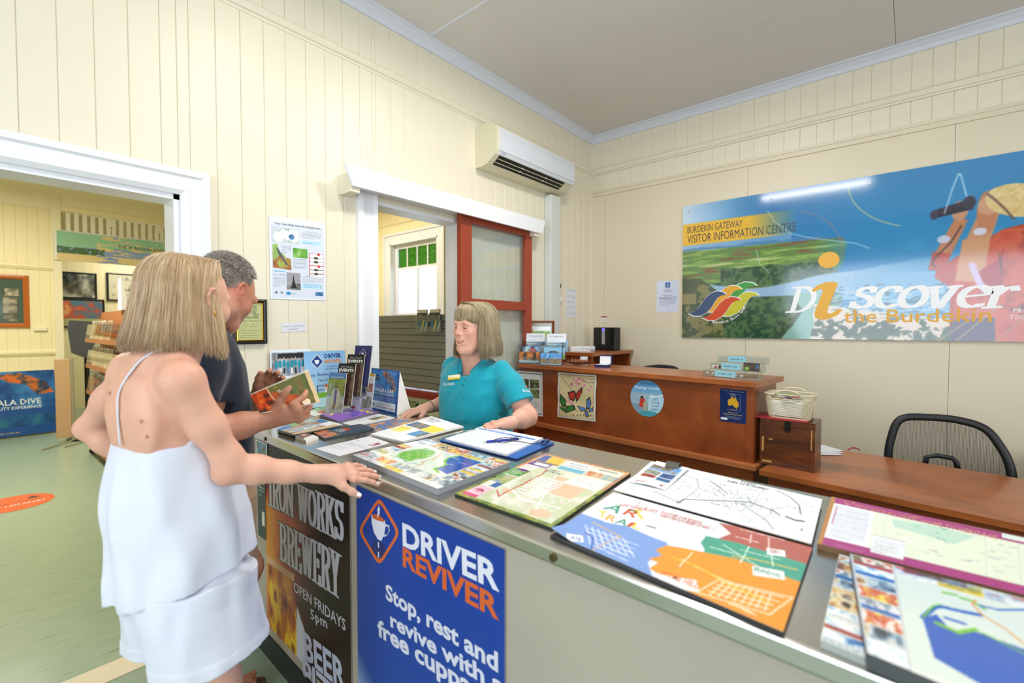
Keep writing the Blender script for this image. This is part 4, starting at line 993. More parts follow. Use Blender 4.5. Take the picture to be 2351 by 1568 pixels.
Q.loft([.56, .70, .86], [.62, .585, .56], [1.995, 1.99, 1.985], [.115, .115, .11], [.135, .135, .14], az, .03, pw=2.3); Q.loft([.56, .70, .86], [.55, .55, .55], [1.795, 1.80, 1.81], [.11, .11, .105], [.125, .13, .135], az, .03, pw=2.3)
Q.fun(lambda P: .005*vnoise(P*12, 51), (-9,)*3, (9,)*3, 0, 'd')
mesh_obj('shorts', [Q.mesh(.006)], clothm('tan_cotton', '#b08d6c', 900, .85), man)
# short grey hair: cap plus thousands of short strands
rs = np.random.RandomState(3); N = 6500; pth = []; cols = []
while len(pth) < N:
    v = rs.normal(size=3); v /= np.linalg.norm(v)
    if v[2] < -.55: continue
    # hairline
    if v[1] > .20 and v[2] < .50+.55*(v[1]-.2)*0: 
        if v[1] > .42 or v[2] < .1: continue
    if v[1] > .55 and v[2] < .70: continue
    if v[1] > -.15 and v[2] < -.05 and abs(v[0]) > .5: continue
    if v[2] < -.05 and v[1] > -.2: continue
    p = V(v[0]*.0765, -.018+v[1]*.0965, .040+v[2]*.083)
    nr = nrm(v/V(.0765, .0965, .083)); side = np.clip(1-(v[2]-.1)*1.4, 0, 1)
    ln = .010+.016*(1-side); flow = V(0, .25 if v[2] > .4 else -.35, .25 if v[2] > .4 else -.7)
    d_ = nrm(nr*(.55+.25*(1-side))+flow*.8+rs.normal(0, .22, 3)); t = np.linspace(0, 1, 4)[:, None]
    Lp = p+d_*ln*t+V(0, 0, -.15)*ln*t*t; pth.append(Hm.c+Hm.sc*(Lp@Hm.R))
    g = rs.uniform(.0, 1); c = np.array(lin('#7d7268'))*(1-g)+np.array(lin('#b8afa5'))*g
    if rs.uniform() < .15: c = np.array(lin('#d0cac2'))
    cols.append(c)
strands('hair', None, lambda i: pth[i], cols, M_hair, man, .0009, 3)
U = SDF(); U.ell(Hm.P(0, -.019, .041), (.0785, .0985, .0845), Hm.R, 0)
def hl(P):
    L_ = Hm.loc(P); y = L_[..., 1]; z = L_[..., 2]
    return np.maximum(np.maximum(y-(.025+.75*(z-.045)), (.0+.35*(y+.0))-z-.02*(y < -.02)), y-.062)
U.fun(hl, (-9,)*3, (9,)*3, 0, 'i')
mesh_obj('hair_stubble', [U.mesh(.0035)], mat('cropped_hair', '#9a8f84', .8, bump=.8, bscale=500, var=.3, vscale=240), man)
# sandals
for fx in ((.47, 1.77), (.60, 2.035)):
    c = V(fx[0]+.065, fx[1]+.004, 0); sd_ = MB(); prof = []
    for k in range(28):
        a = 2*PI*k/28; x = math.cos(a)*.142; y = math.sin(a)*(.046+.012*math.cos(a)); prof.append((c[0]-MO[0]+x, c[1]-MO[1]+y))
    so = MB().extrude(prof, 'z', -.043, -.020).build('sandal_sole', mat('cork_brown', '#5b3d26', .7), man)
    b = MB(); n = 12
    for x0 in (.045, ):
        vs = []
        for i in range(5):
            for j in range(n+1):
                a = PI*j/n; vs.append((c[0]-MO[0]+x0-.025+i*.014+.012*math.cos(a)*0, c[1]-MO[1]+math.cos(a)*.050, -.026+math.sin(a)*(.058-.006*i)))
        b.add(vs, [(i*(n+1)+j, i*(n+1)+j+1, (i+1)*(n+1)+j+1, (i+1)*(n+1)+j) for i in range(4) for j in range(n)])
    b.build('sandal_strap', mat('taupe_suede', '#7d6a55', .9), man, True, )
rescale(man, .97)
# =================================================================== smiling staff member
SO = (1.80, 1.78, 0)
staff = thing('person', 'smiling person in a teal polo with a grey-blonde bob behind the counter', 'person', SO)
az = math.radians(192); f = V(math.cos(az), math.sin(az), 0); l = V(math.sin(az), -math.cos(az), 0)
SR, SL = V(1.765, 1.930, 1.245), V(1.815, 1.610, 1.240); NB = V(1.800, 1.775, 1.285)
EL, WRr = V(1.850, 2.00, 1.035), V(1.665, 2.020, 1.008)
ELl, WRl = V(1.795, 1.425, 1.015), V(1.645, 1.398, 1.012)
S = SDF()
S.chain([NB-V(0, 0, .07), NB+V(-.02, .0, .02), V(1.765, 1.775, 1.36)], [.075, .062, .056], .04)
S.loft([.6, .8, 1.0, 1.15, 1.24], [1.84, 1.83, 1.82, 1.80, 1.80], [1.78]*5, [.17, .17, .16, .155, .10], [.12, .12, .12, .115, .07], az, .03)
for s_, e_, w_ in ((SR, EL, WRr), (SL, ELl, WRl)):
    S.chain([s_-V(0, 0, .01), (s_+e_)/2, e_], [.048, .050, .044], .03); S.sph(e_, .038, .03)
    S.chain([e_, e_+(w_-e_)*.35, w_], [.045, .046, .028], .02)
tS = hand_sdf(S, WRr, nrm(V(1.487, 2.035, .992)-WRr), V(.05, 0, -1), -1, L=.172, curl=(.12, .12, .14, .16), spread=.08, thumb=.6, fs=.95, mcp=.02)
tSl = hand_sdf(S, WRl, nrm(V(-.75, .60, -.06)), V(.0, .1, -1), 1, L=.170, curl=(.30, .32, .34, .38), spread=.06, thumb=.95, thumbcurl=.0, fs=.95, mcp=.05)
for sx in (.09, -.09):
    b_ = V(1.84, 1.78, .85)+l*sx; S.chain([b_, b_+V(.0, 0, -.4), b_+V(.02, 0, -.86)], [.095, .06, .04], .03); S.chain([b_+V(.04, 0, -.905), b_+V(-.12, 0, -.912)], [.03, .022], .02)
Hs = Head(at(1089, 752, 2.455), math.radians(178), math.radians(3), math.radians(-2), 1.08)
head_sdf(S, Hs, smile=1.0, jaw=.93, brow=.35)
S.cone(Hs.P(0, -.02, -.04), NB, .054, .062, .03); S.ell(Hs.P(0, .045, -.105), (.035, .03, .022), Hs.R, .03)
def scol(P):
    c = blot(P, '#dfa892', 6, .07); p_ = Hs.P
    for s in (-1, 1):
        c = mixc(c, '#cf7f6c', .40*near(P, p_(s*.045, .068, -.025), .024)); c = mixc(c, '#8c6a55', .55*near((P), p_(s*.030, .092, .0235), .008)*1.0)
        c = mixc(c, '#a8705e', .5*near(P, p_(s*.044, .084, .002), .007)); c = mixc(c, '#5f4238', .75*near(P, p_(s*.031, .0925, .0075), .0045))
        c = mixc(c, '#5f4238', .5*near(P, p_(s*.024, .093, .0065), .0045)); c = mixc(c, '#5f4238', .6*near(P, p_(s*.039, .089, .0065), .0045))
    for x in np.linspace(-.028, .028, 9): u2 = (abs(x)/.028)**2; c = mixc(c, '#b9574f', .5*near(P, p_(x*1.15, .100-abs(x)*.45, -.0560+.012*u2), .0036)); c = mixc(c, '#c4625a', .5*near(P, p_(x*1.15, .098-abs(x)*.45, -.0765+.025*u2), .0046))
    c = mixc(c, '#4a1d1a', .9*near(P, p_(0, .084, -.064), .011)); c = mixc(c, '#c9705f', .3*near(P, p_(0, .11, -.025), .014))
    fr = vnoise(P*260, 14); ar = near(P, (ELl+WRl)/2, .12)+near(P, EL, .12); c = mixc(c, '#a8604a', np.clip(fr[:, None]-.4, 0, 1)*np.minimum(ar, 1)*.9); return c
mesh_obj('body', [S.mesh(.0045, hi=(9, 9, 1.32)), S.mesh(.0021, lo=(-9, -9, 1.305)), S.mesh(.0028, lo=(1.45, 1.3, .95), hi=(1.72, 2.2, 1.10))], M_skin, staff, scol)
nails(tS+tSl, M_nail, staff); eyes(Hs, staff, '#4f5f6b')
b = MB()
for i in range(-5, 6):
    x = i*.0050; yv = .0925-abs(x)*.40; c = Hs.P(x, yv, -.0628+.010*(abs(x)/.028)**2)
    M = Matrix.Translation(Vector(c)-Vector(SO)) @ Matrix(((Hs.R[0][0], Hs.R[1][0], Hs.R[2][0], 0), (Hs.R[0][1], Hs.R[1][1], Hs.R[2][1], 0), (Hs.R[0][2], Hs.R[1][2], Hs.R[2][2], 0), (0, 0, 0, 1)))
    b.bbox(-.0023, .0023, -.002, .002, -.0042, .0042, .001, 0, M)
b.build('teeth', mat('tooth_enamel', '#e9ddc4', .2), staff)['kind'] = 'stuff'
# teal polo
T = SDF()
T.loft([.74, .85, .95, 1.04, 1.12, 1.19, 1.245, 1.285], [1.80, 1.80, 1.80, 1.795, 1.79, 1.79, 1.795, 1.80], [1.78]*8, [.200, .200, .198, .196, .195, .190, .165, .085], [.175, .175, .175, .172, .160, .140, .108, .075], az, .0, pw=2.3)
for s_ in (1, -1): T.ell(V(1.745, 1.775, 1.085)+l*.075*s_, (.075, .065, .07), None, .05)
for s_, e_ in ((SR, EL), (SL, ELl)):
    q = s_+(e_-s_)*.80; T.chain([s_-V(0, 0, .012), s_+(e_-s_)*.35, q], [.056, .064, .078], .035)
    u_ = nrm(e_-s_+V(0, 0, -.1)); q = q-u_*.02; T.fun((lambda q, u_: (lambda P: np.where(np.linalg.norm(P-q, axis=-1) < .14, (P-q)@u_, -1.)))(q, u_), (-9,)*3, (9,)*3, 0, 'i')
T.fun(lambda P: .006*vnoise(P*np.array([13, 13, 8]), 61)+.004*vnoise((P@np.array([[1, 0, 0], [0, .8, .6], [0, -.6, .8]]).T)*np.array([24, 30, 11]), 62)+.003*np.sin(P[..., 1]*60+P[..., 2]*25+3*vnoise(P*8, 63))*np.clip((1.05-P[..., 2])*5, 0, 1), (-9,)*3, (9,)*3, 0, 'd')
# opening at the throat
def throat(P):
    q = (P-NB); fr = q@f; lt = q@l; z = q[..., 2]
    return np.maximum(np.maximum(np.abs(lt)-(.045+.55*np.clip(z+.055, -.06, .1)), -fr+.0), -(z+.085))
T.fun(throat, NB-V(.2, .2, .2), NB+V(.2, .2, .2), .004, 's')
T.cone(NB-V(0, 0, .05), NB+V(-.02, 0, .12), .060, .064, .004, 's')
M_teal = mat('teal_marl_knit', '#1499ad', .8, bump=.3, bscale=1200, var=.10, vscale=700, sheen=.25, spec=.2)
mesh_obj('polo_shirt', [T.mesh(.0042)], M_teal, staff)
# collar leaves and placket
K = SDF()
for s in (-1, 1):
    K.chain([NB-f*.060+V(0, 0, .030), NB+l*.062*s-f*.015+V(0, 0, .022), NB+l*.072*s+f*.045-V(0, 0, .012), NB+l*.038*s+f*.105-V(0, 0, .062)], [.010, .011, .014, .011], .012)
    K.chain([NB+l*.080*s+f*.02-V(0, 0, .018), NB+l*.062*s+f*.095-V(0, 0, .060)], [.011, .010], .02)
K.cone(NB-V(0, 0, .08), NB+V(-.03, 0, .12), .052, .060, .004, 's')
mesh_obj('collar', [K.mesh(.0035)], M_teal, staff)
def ontorso(u, v, off=.002):
    d_ = nrm(_ray(u, v)); q = CAM+d_*1.9
    for _ in range(90):
        e = float(T.ev(q[None])[0]); q = q+d_*min(max(e-off, -.02), .03)
        if e < off+3e-4: break
    return q
def patch(name, px, m, parent, org, nx=6, ny=3, off=.003):
    """small flat badge laid on the shirt, corner pixels TL,TR,BR,BL"""
    TL, TR, BR, BL = [V(*p, 0)[:2] for p in px]; vs = []
    for j in range(ny+1):
        for i in range(nx+1):
            a = i/nx; c = j/ny; p = (TL*(1-a)+TR*a)*(1-c)+(BL*(1-a)+BR*a)*c; vs.append(ontorso(p[0], p[1], off)-V(*org))
    b = MB().add(vs, [(j*(nx+1)+i, (j+1)*(nx+1)+i, (j+1)*(nx+1)+i+1, j*(nx+1)+i+1) for j in range(ny) for i in range(nx)]); return b.build(name, m, parent)
pts = [ontorso(u, v, .001) for u, v in ((1075, 848), (1071, 868), (1067, 888), (1063, 908), (1061, 918))]
plk = MB().tube([p-V(*SO) for p in pts], .0017, 6).build('placket_seam', M_teal, staff, True)
for u, v in ((1067, 871), (1063, 884), (1059, 900)):
    p = ontorso(u, v, .002); MB().lathe([(.0001, 0), (.004, 0), (.0045, .001), (.003, .002), (.0001, .002)], n=10, M=Matrix.Translation(Vector(p)-Vector(SO)) @ Vector(-_ray(u, v)).to_track_quat('Z', 'Y').to_matrix().to_4x4()).build('button', mat('teal_button', '#0b6d80', .3), staff)
nb = patch('name_badge', ((1029, 862), (1057, 859), (1056, 869), (1028, 873)), mat('badge_cream', '#ece5c4', .3), staff, SO, off=.005)
nb2 = patch('badge_stripe', ((1028, 868.5), (1056, 865.5), (1056, 869.5), (1028, 873)), mat('badge_yellow', '#e0c02c', .3), staff, SO, off=.0058)
def laid(name, word, x0, x1, yb, h, m, slope=0., off=.003):
    vs, fs = text_geo(word, .15, .0, 1); k = (x1-x0)/vs[:, 0].max(); px = x0+vs[:, 0]*k; py = yb+slope*(px-x0)-vs[:, 1]/.7*h
    D = np.array([nrm(_ray(a, b)) for a, b in zip(px, py)]); q = CAM+D*1.9
    for _ in range(70): e = T.ev(q)-off; q = q+D*np.clip(e, -.02, .03)[:, None]
    o = MB().add([tuple(p-V(*SO)) for p in q], fs).build(name, m, staff); o['kind'] = 'stuff'; return o
laid('shirt_lettering', 'Burdekin', 1017, 1043, 886, 8, mat('thread_white', '#e6eef0', .6), -.08); laid('sleeve_lettering', 'Burdekin', 1200, 1218, 899, 6, mat('thread_white'), .1)
laid('sleeve_emblem', 'o', 1205, 1212, 891, 9, mat('thread_orange', '#d9902c', .6))
# hair with fringe
def shem(a): return -.128-.012*math.cos(a)
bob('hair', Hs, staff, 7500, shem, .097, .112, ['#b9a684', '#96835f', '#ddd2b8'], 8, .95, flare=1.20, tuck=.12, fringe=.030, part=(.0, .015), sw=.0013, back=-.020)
U = SDF(); U.ell(Hs.P(0, -.022, .034), (.0885, .103, .0935), Hs.R, 0); U.ell(Hs.P(0, -.040, -.035), (.090, .088, .098), Hs.R, .03)
U.fun(lambda P: Hs.loc(P)[..., 1]-.045+.30*(np.clip(-Hs.loc(P)[..., 2]+.05, 0, .2)), (-9,)*3, (9,)*3, 0, 'i'); U.fun(lambda P: -.125-Hs.loc(P)[..., 2], (-9,)*3, (9,)*3, 0, 'i')
mesh_obj('hair_underlayer', [U.mesh(.004)], M_hair, staff, lambda P: blot(P, '#a08e6c', 3, .12))
# bracelets, ring, watch band
def ring(name, c, n_, r, t, m, parent, org):
    n_ = nrm(n_); a = nrm(np.cross(n_, V(.3, .2, .9))); b2 = np.cross(n_, a)
    return MB().tube([V(*c)-V(*org)+r*(math.cos(x)*a+math.sin(x)*b2) for x in np.linspace(0, 2*PI, 25)], t, 6, caps=False).build(name, m, parent, True)
ring('bracelet', WRr+(EL-WRr)*.10, EL-WRr, .031, .0035, mat('dark_beads', '#4d4638', .4), staff, SO)
ring('silver_bangle', WRl+V(.004, .0, 0), ELl-WRl, .031, .003, mat('silver', '#d8d8dc', .15, metal=1), staff, SO)
ring('gold_ring', tSl[2][0]-tSl[2][1]*.040, tSl[2][1], .0100, .0013, MATS['gold'], staff, SO)
rescale(staff, .945)
# ------------------------------------------------------------------ things on the walls
# large banner on the right wall
bq = rect_quad((0, 1.541, 1.366), (0, -.90, 2.502), 'y', XB-.022)
cv = Canvas(780, 365, '#2a86bd')
X, Y = cv.X, cv.Y; bw = 2.441; bh = 1.136
ex = lambda px: (1.541-on_x(px, 600, XB-.022)[1])/bw            # photograph column -> u
# sky
cv.a[:] = 0; t = np.clip((Y-.45)/.55, 0, 1)[..., None]; sky = cv.c('#a9cdec')*(1-X[..., None]*0)+0*t
sky = cv.c('#c3daf0')*(1-np.clip(X/.28, 0, 1))[..., None]+cv.c('#2877b4')*np.clip(X/.28, 0, 1)[..., None]; right = cv.c('#1e86bf')*(1-t*.35)+cv.c('#1a6aa5')*t*.35
w_ = np.clip((X-.25)/.3, 0, 1)[..., None]; cv.a[:] = sky*(1-w_)+right*w_; n_ = cv.noise(5, 4); cv.a += (.05*np.clip(n_, -1, 1)*(X < .4)*(Y > .7))[..., None]
hz = .655-.02*X
cv.m((Y < hz+.07+.015*cv.noise(7, 2)) & (X < .34) & (Y > hz-.02), '#7ea7cf', .7); cv.m((Y < hz+.02+.022*cv.noise(9, 12)) & (X < .42) & (Y > hz-.02), '#4c7fae', .8)
g = cv.noise(10, 5, 4, .5, 6); land = (Y < hz) & (X < .46+.05*n_); fade = np.clip((.52-X)/.2, 0, 1)
fld = np.where((g > .05)[..., None], cv.c('#7fa652'), cv.c('#5d8344')); fld = np.where((g > .32)[..., None], cv.c('#b4bd85'), fld); fld = np.where((g < -.30)[..., None], cv.c('#7a5a44'), fld)
o_ = (land*np.clip((.56-X)/.16, 0, 1))[..., None]; cv.a = cv.a*(1-o_)+fld*o_
riv = lambda x: .34+.16*(x-.13)+.05*np.sin(x*11)
for_ = cv.noise(38, 8, 3); fc = np.where((for_ > 0)[..., None], cv.c('#4b6e46'), cv.c('#274a35'))
m_ = (Y < .50+.02*n_-.10*(X < .13)) & (Y > np.where(X < .36, .36, .36+.55*(X-.36))) & (X > .10+.04*n_) & (X < .44+.03*n_+.1*(Y-.4)); cv.a[m_] = fc[m_]
# river and its banks
cv.m((Y < .37+.02*np.sin(X*20)+.5*np.clip(X-.36, 0, .2)) & (Y > .27+.1*np.clip(X-.3, 0, .3)) & (X > .08) & (X < .50), '#8fb4d2'); m_ = (Y < .37+.02*np.sin(X*20)+.5*np.clip(X-.36, 0, .2)) & (Y > .3) & (X >= .50) & (X < .75); al = np.clip((.75-X)/.25, 0, 1)*.9; cv.a[m_] = (cv.a*(1-al[..., None])+cv.c('#8fb4d2')*al[..., None])[m_]; wat = np.clip((X-.42)/.2, 0, 1)
m_ = (Y < .40) & (X > .45); bl = np.clip((X-.45)/.1, 0, 1)*.9; cv.a[m_] = (cv.a*(1-bl[..., None])+cv.c('#6fa9cf')*bl[..., None])[m_]
m_ = (Y < .29) & (X < .375); cv.a[m_] = fc[m_]
m_ = (Y < .55-1.7*X) & (Y < .45) & (X < .14); bush = cv.noise(22, 31); bc = np.where((bush > .05)[..., None], cv.c('#7d7a4c'), cv.c('#3e4f33')); cv.a[m_] = bc[m_]; cv.m((Y < .33) & (Y > .25) & (X < .05), '#b79b5f', .6)
cv.poly([(.315, 0), (.35, .10), (.375, .19), (.35, .26), (.345, .31), (.42, .31), (.415, .22), (.44, .13), (.42, .04), (.40, 0)], '#7fb0a6')
snd = cv.noise(20, 41); m_ = (Y < .23-.35*(X-.40)) & (X > .395+.03*n_) & (X < .80); sc_ = np.where((snd > .12)[..., None], cv.c('#2f4a32'), cv.c('#d8c9bb')); cv.a[m_] = sc_[m_]
sp_ = cv.noise(30, 43, 3, 1, 3); m_ = (Y < .34) & (Y > .12) & (X > .43) & (X < .82) & (sp_ > .28); cv.m(m_, '#33586a', .7); m_ = (Y < .30) & (Y > .16) & (X > .45) & (X < .8) & (sp_ < -.1) ; cv.m(m_, '#c9d6de', .55)
m_ = (Y < .10+.06*np.sin(X*9)) & (X > .50) & (X < .78) & (snd > -.1); cv.m(m_, '#35523a', .9)
m_ = (Y < .62) & (Y > .3) & (X > .60); cv.m(m_ & (cv.noise(4, 51, 3, 1, 3) > .1), '#2c95cf', .35)
# people with binoculars, red shirts, straw hat
def band(x0, y0, x1, y1, w0, w1, col):
    dx, dy = (x1-x0)*cv.asp, y1-y0; L = math.hypot(dx, dy); nx, ny = -dy/L, dx/L
    cv.poly([(x0+nx*w0/cv.asp, y0+ny*w0), (x1+nx*w1/cv.asp, y1+ny*w1), (x1-nx*w1/cv.asp, y1-ny*w1), (x0-nx*w0/cv.asp, y0-ny*w0)], col)
e = ex
red = '#b03b26'; cv.poly([(e(2185), .30), (e(2183), .10), (e(2190), 0), (e(2340), 0), (.86, 0), (.88, .2), (.86, .42), (e(2351), .62), (e(2300), .60), (e(2230), .52), (e(2150), .40), (e(2147), .36)], red)
cv.poly([(e(2187), .12), (e(2187), 0), (e(2290), 0), (e(2288), .13)], '#3f3556')
skin = '#b87a5a'
band(e(2160), .47, e(2205), .68, .035, .028, skin); band(e(2150), .40, e(2162), .50, .035, .04, red); band(e(2235), .50, e(2275), .74, .05, .038, '#c08a68'); band(e(2225), .33, e(2240), .56, .055, .055, '#c6906a')
cv.ell(e(2262), .70, .018, .115, skin); cv.ell(e(2278), .78, .016, .045, '#9a8378'); cv.ell(e(2200), .725, .016, .055, '#c38f70'); cv.ell(e(2268), .735, .022, .05, '#c9977a')
band(e(2140), .72, e(2228), .755, .022, .030, '#262233'); cv.ell(e(2142), .718, .008, .028, '#3a3450'); cv.ell(e(2222), .765, .012, .035, '#312b3c')
cv.line([(e(2205), .64), (e(2180), .55), (e(2145), .47), (e(2140), .44), (e(2150), .42)], .006, '#2b2430')
cv.ell(.825, .745, .062, .085, '#dcc489', 1, -.35); cv.photo(.70, .60, .9, .9, ['#e6d29c', '#c9ad6c'], 60, 3, mask=np.abs(cv.a-cv.c('#dcc489')).sum(-1) < .02)
cv.line([(.768+.006*k, .800-.014*k-.0006*k*k) for k in range(9)], .010, '#6d5048'); cv.ell(e(2248), .60, .012, .02, '#c9cfe0'); cv.ell(e(2165), .575, .013, .022, '#b9c2da')
cv.poly([(e(2232), .36), (e(2290), .44), (.80, .5), (.80, .30), (e(2262), .30)], '#a3242c'); cv.line([(e(2232), .42), (e(2248), .33), (e(2262), .28)], .028, '#c9b7dc'); cv.poly([(e(2300), .42), (.79, .5), (.8, .3), (e(2300), .32)], '#3a2626', .8)
cv.photo(e(2195), .0, .84, .60, ['#8a2a1e', '#b8432c', '#c9573a', '#5a201c'], 14, 61, mask=(np.abs(cv.a-cv.c(red)).sum(-1) < .02), contrast=1.6)
cv.line([(e(2160), .0), (e(2230), .12)], .006, '#b08a5a'); cv.line([(e(2200), 0), (e(2300), .2)], .006, '#b08a5a'); cv.line([(e(2290), 0), (e(2351), .12)], .006, '#a87a4a')
for pp, wd_, cc_ in (([(.68+.20*math.cos(a), .98+.33*math.sin(a)) for a in np.linspace(3.2, 4.3, 30)], .006, '#d9c98a'), ([(.27, .88), (.29, .80), (.34, .70), (.40, .655), (.50, .60), (.535, .56)], .005, '#cfe0ee'), ([(e(2165), .72), (e(2183), .86), (e(2195), .93), (e(2200), .925), (e(2215), .80)], .006, '#dfeaf5'), ([(.33+.14*math.cos(a), .55+.30*math.sin(a)) for a in np.linspace(1.35, -.1, 30)], .004, '#c97a6a'), ([(.24, .62), (.25, .52), (.28, .45)], .004, '#cfe0ee')):
    cv.line(pp, wd_, cc_, .8)
# yellow title band fading to the right
m_ = (Y > .700) & (Y < .862) & (X < .355); al = np.clip((.355-X)/.14, 0, 1)*.97; cv.a[m_] = (cv.a*(1-al[..., None])+cv.c('#e6b32e')*al[..., None])[m_]
cv.blur(2); cv.a = np.clip(cv.a, 0, 1)
P_ = Print('information_banner', bq, cv, .012, M_gloss, None, edge='#cfd6d8')
P_.text('BURDEKIN GATEWAY', .016, .792, .050, '#2d3035', 'l', w=.182, res=2); P_.text('VISITOR INFORMATION CENTRE', .016, .716, .062, '#2d3035', 'l', w=.335, res=2)
# council emblem: five interleaved leaf waves
def leaf(x0, y0, sx, sy, col, o=.0004):
    top = [(0, 0), (.12, .04), (.25, .18), (.36, .45), (.47, .72), (.6, .92), (.75, 1.0), (.9, .95), (1.0, .80)]; bot = [(1.0, .80), (.88, .80), (.78, .70), (.70, .50), (.62, .25), (.50, .02), (.34, -.14), (.16, -.14), (0, 0)]
    pts = [(x0+a*sx, y0+b*sy) for a, b in top+bot[1:-1]]; cx = sum(p[0] for p in pts)/len(pts); cy = sum(p[1] for p in pts)/len(pts)
    P_.poly([(cx+(p[0]-cx)*1.05, cy+(p[1]-cy)*1.06) for p in pts], '#e9edf0', o-.00006); P_.poly(pts, col, o)
L0 = e(1590)
_L = leaf
def leaf(x0, y0, sx, sy, col, o): _L(.0228+(x0-.022)*1.28, .150+(y0-.14)*1.0, sx*1.28, sy*1.05, col, o)
leaf(.080, .225, .115, .155, '#3e9a3c', .00050); leaf(.055, .205, .105, .155, '#e0a52c', .00065); leaf(.022, .175, .100, .150, '#3f5277', .00080); leaf(.100, .170, .100, .140, '#c3bf27', .00095); leaf(.060, .140, .098, .140, '#cf4a20', .0011)
wd_ = 'Burdekin Shire Council'
for i, ch in enumerate(wd_):
    if ch == ' ': continue
    t_ = i/(len(wd_)-1); a = -1.75+1.55*t_; cx, cy, r_ = .125, .290, .185; x = cx+r_*math.cos(a)*.50; y = cy+r_*math.sin(a)
    P_.text(ch, x, y, .020, '#f2f4f6', 'c', rot=a+PI/2, bold=.01)
# Discover
gl = {
 'D': [[(-.05, 0), (.30, 0)], [(.10, 0), (.10, 1)], [(-.05, 1), (.25, 1)], arc(.22, .5, .42, .5, 90, -90, 14), [(.10, 1), (.25, 1)], [(.10, 0), (.25, 0)]],
 's': [arc(.26, .50, .18, .16, 30, 200, 8)+arc(.24, .18, .20, .18, 60, -150, 10), [(.42, .62), (.42, .50)], [(.02, .18), (.02, .03)]],
 'c': [arc(.30, .34, .26, .33, 50, 310, 16), [(.46, .60), (.46, .52)]],
 'o': [arc(.30, .34, .25, .33, 0, 360, 20)],
 'v': [[(-.02, .66), (.16, .66)], [(.06, .66), (.22, .02), (.30, .02), (.48, .66)], [(.40, .66), (.54, .66)]],
 'e': [[(.06, .34), (.50, .40)], arc(.30, .34, .25, .33, 15, 310, 16)],
 'r': [[(.0, .66), (.12, .66)], [(.10, .66), (.10, 0)], [(0, 0), (.22, 0)], [(.12, .42), (.24, .62), (.38, .64), (.42, .54)]]}
gb = uvq(bq)
def bl_(ch, u, vb, vt, hh, k=1.1): a = gb(u, vb); b = gb(u, vt); P_.nib(gl[ch], a[0], a[1], (b[1]-a[1])/hh, '#f4f6f8', .155, .06, .12, .24, k, .0012)
bl_('D', 1812, 716, 661, 1, 1.15)
for ch, u in (('s', 1953), ('c', 2004), ('o', 2057), ('v', 2122), ('e', 2192), ('r', 2262)): bl_(ch, u, 707-.004*(u-1953), 660-.006*(u-1953), .68, 1.12+.0006*(u-1953))
# big yellow i
P_.poly([(.395+.085*.5+.0265*math.cos(a), .508+.052*math.sin(a)) for a in np.linspace(0, 2*PI, 28)[:-1]], '#e7ae33', .0014)
P_.poly([(.395, .320), (.410, .350), (.430, .366), (.452, .368), (.462, .355), (.458, .330), (.438, .200), (.436, .170), (.446, .165), (.466, .195), (.474, .188), (.462, .155), (.440, .130), (.420, .125), (.406, .140), (.404, .17), (.424, .310), (.420, .325), (.400, .308)], '#e7ae33', .0014)
P_.text('the Burdekin', .478, .108, .078, '#e2a92e', 'l', w=.305, res=2, bold=.006, off=.0013)
P_.text('PROUDLY SUPPORTING', e(2329), .155, .022, '#f2f2f2', 'l', shear=.2); P_.text('TOURISM IN THE SHIRE', e(2322), .12, .022, '#f2f2f2', 'l', shear=.2)
tag(P_.done(), 'wide glossy blue and green landscape banner on the right-hand wall', 'banner')
for (uu, vv) in ((.022, .955), (.53, .955), (.28, .955), (.03, .05), (.67, .05)):
    p = P_.f(uu, vv, .001)-P_.c0; MB().lathe([(.0001, .004), (.004, .004), (.007, .002), (.008, 0)], n=12, M=Matrix.Translation(Vector(p)) @ Matrix.Rotation(-PI/2, 4, 'Y')).build('screw_cap', mat('chrome', '#cfd2d6', .15, metal=1), P_.o)
# A3 sawfish poster
q = [on_y(*p, YA-.016) for p in ((621, 686), (748, 690), (746, 512), (617, 494))]
cv = Canvas(150, 205, '#dfe5f2')
cv.rect(.03, .02, .97, .93, '#d3d9e6'); cv.rect(.03, .685, .52, .875, '#c9cfdb'); cv.rect(.55, .76, .97, .875, '#d3d8e2')
land_ = cv.noise(9, 3); cv.m((cv.X > .07) & (cv.X < .50) & (cv.Y > .70) & (cv.Y < .86) & (land_ > .03), '#ffffff'); cv.m((cv.X > .07) & (cv.X < .50) & (cv.Y > .70) & (cv.Y < .86) & (np.abs(land_-.03) < .035), '#3b9a4a', .8); cv.ell(.38, .77, .05, .035, '#1d4e9a', .7)
cv.rect(.56, .70, .92, .745, '#b4dcf3'); cv.body(.58, .705, .90, .74, 2, '#4a7fb0'); cv.body(.56, .765, .92, .845, 5, '#777777', 2)
cv.poly([(.05, .66), (.13, .67), (.17, .58), (.24, .55), (.27, .51), (.36, .50), (.37, .36), (.05, .38)], '#8a5a38'); cv.photo(.04, .35, .38, .67, ['#8a4a2c', '#a3663a', '#9fb25a', '#7db06a'], 8, 5, mask=cv.pmask([(.05, .66), (.13, .67), (.17, .58), (.24, .55), (.27, .51), (.36, .50), (.37, .36), (.05, .38)]))
cv.m(cv.pmask([(.05, .66), (.13, .67), (.17, .58), (.20, .56), (.06, .46)]), '#8fc06a', .8); cv.poly([(.10, .63), (.16, .60), (.24, .50), (.34, .39), (.26, .44), (.15, .54)], '#5a5a60')
cv.photo(.40, .52, .66, .64, ['#2f6a2a', '#5a9a3a', '#8fbf6a', '#d9c9cf'], 8, 11)
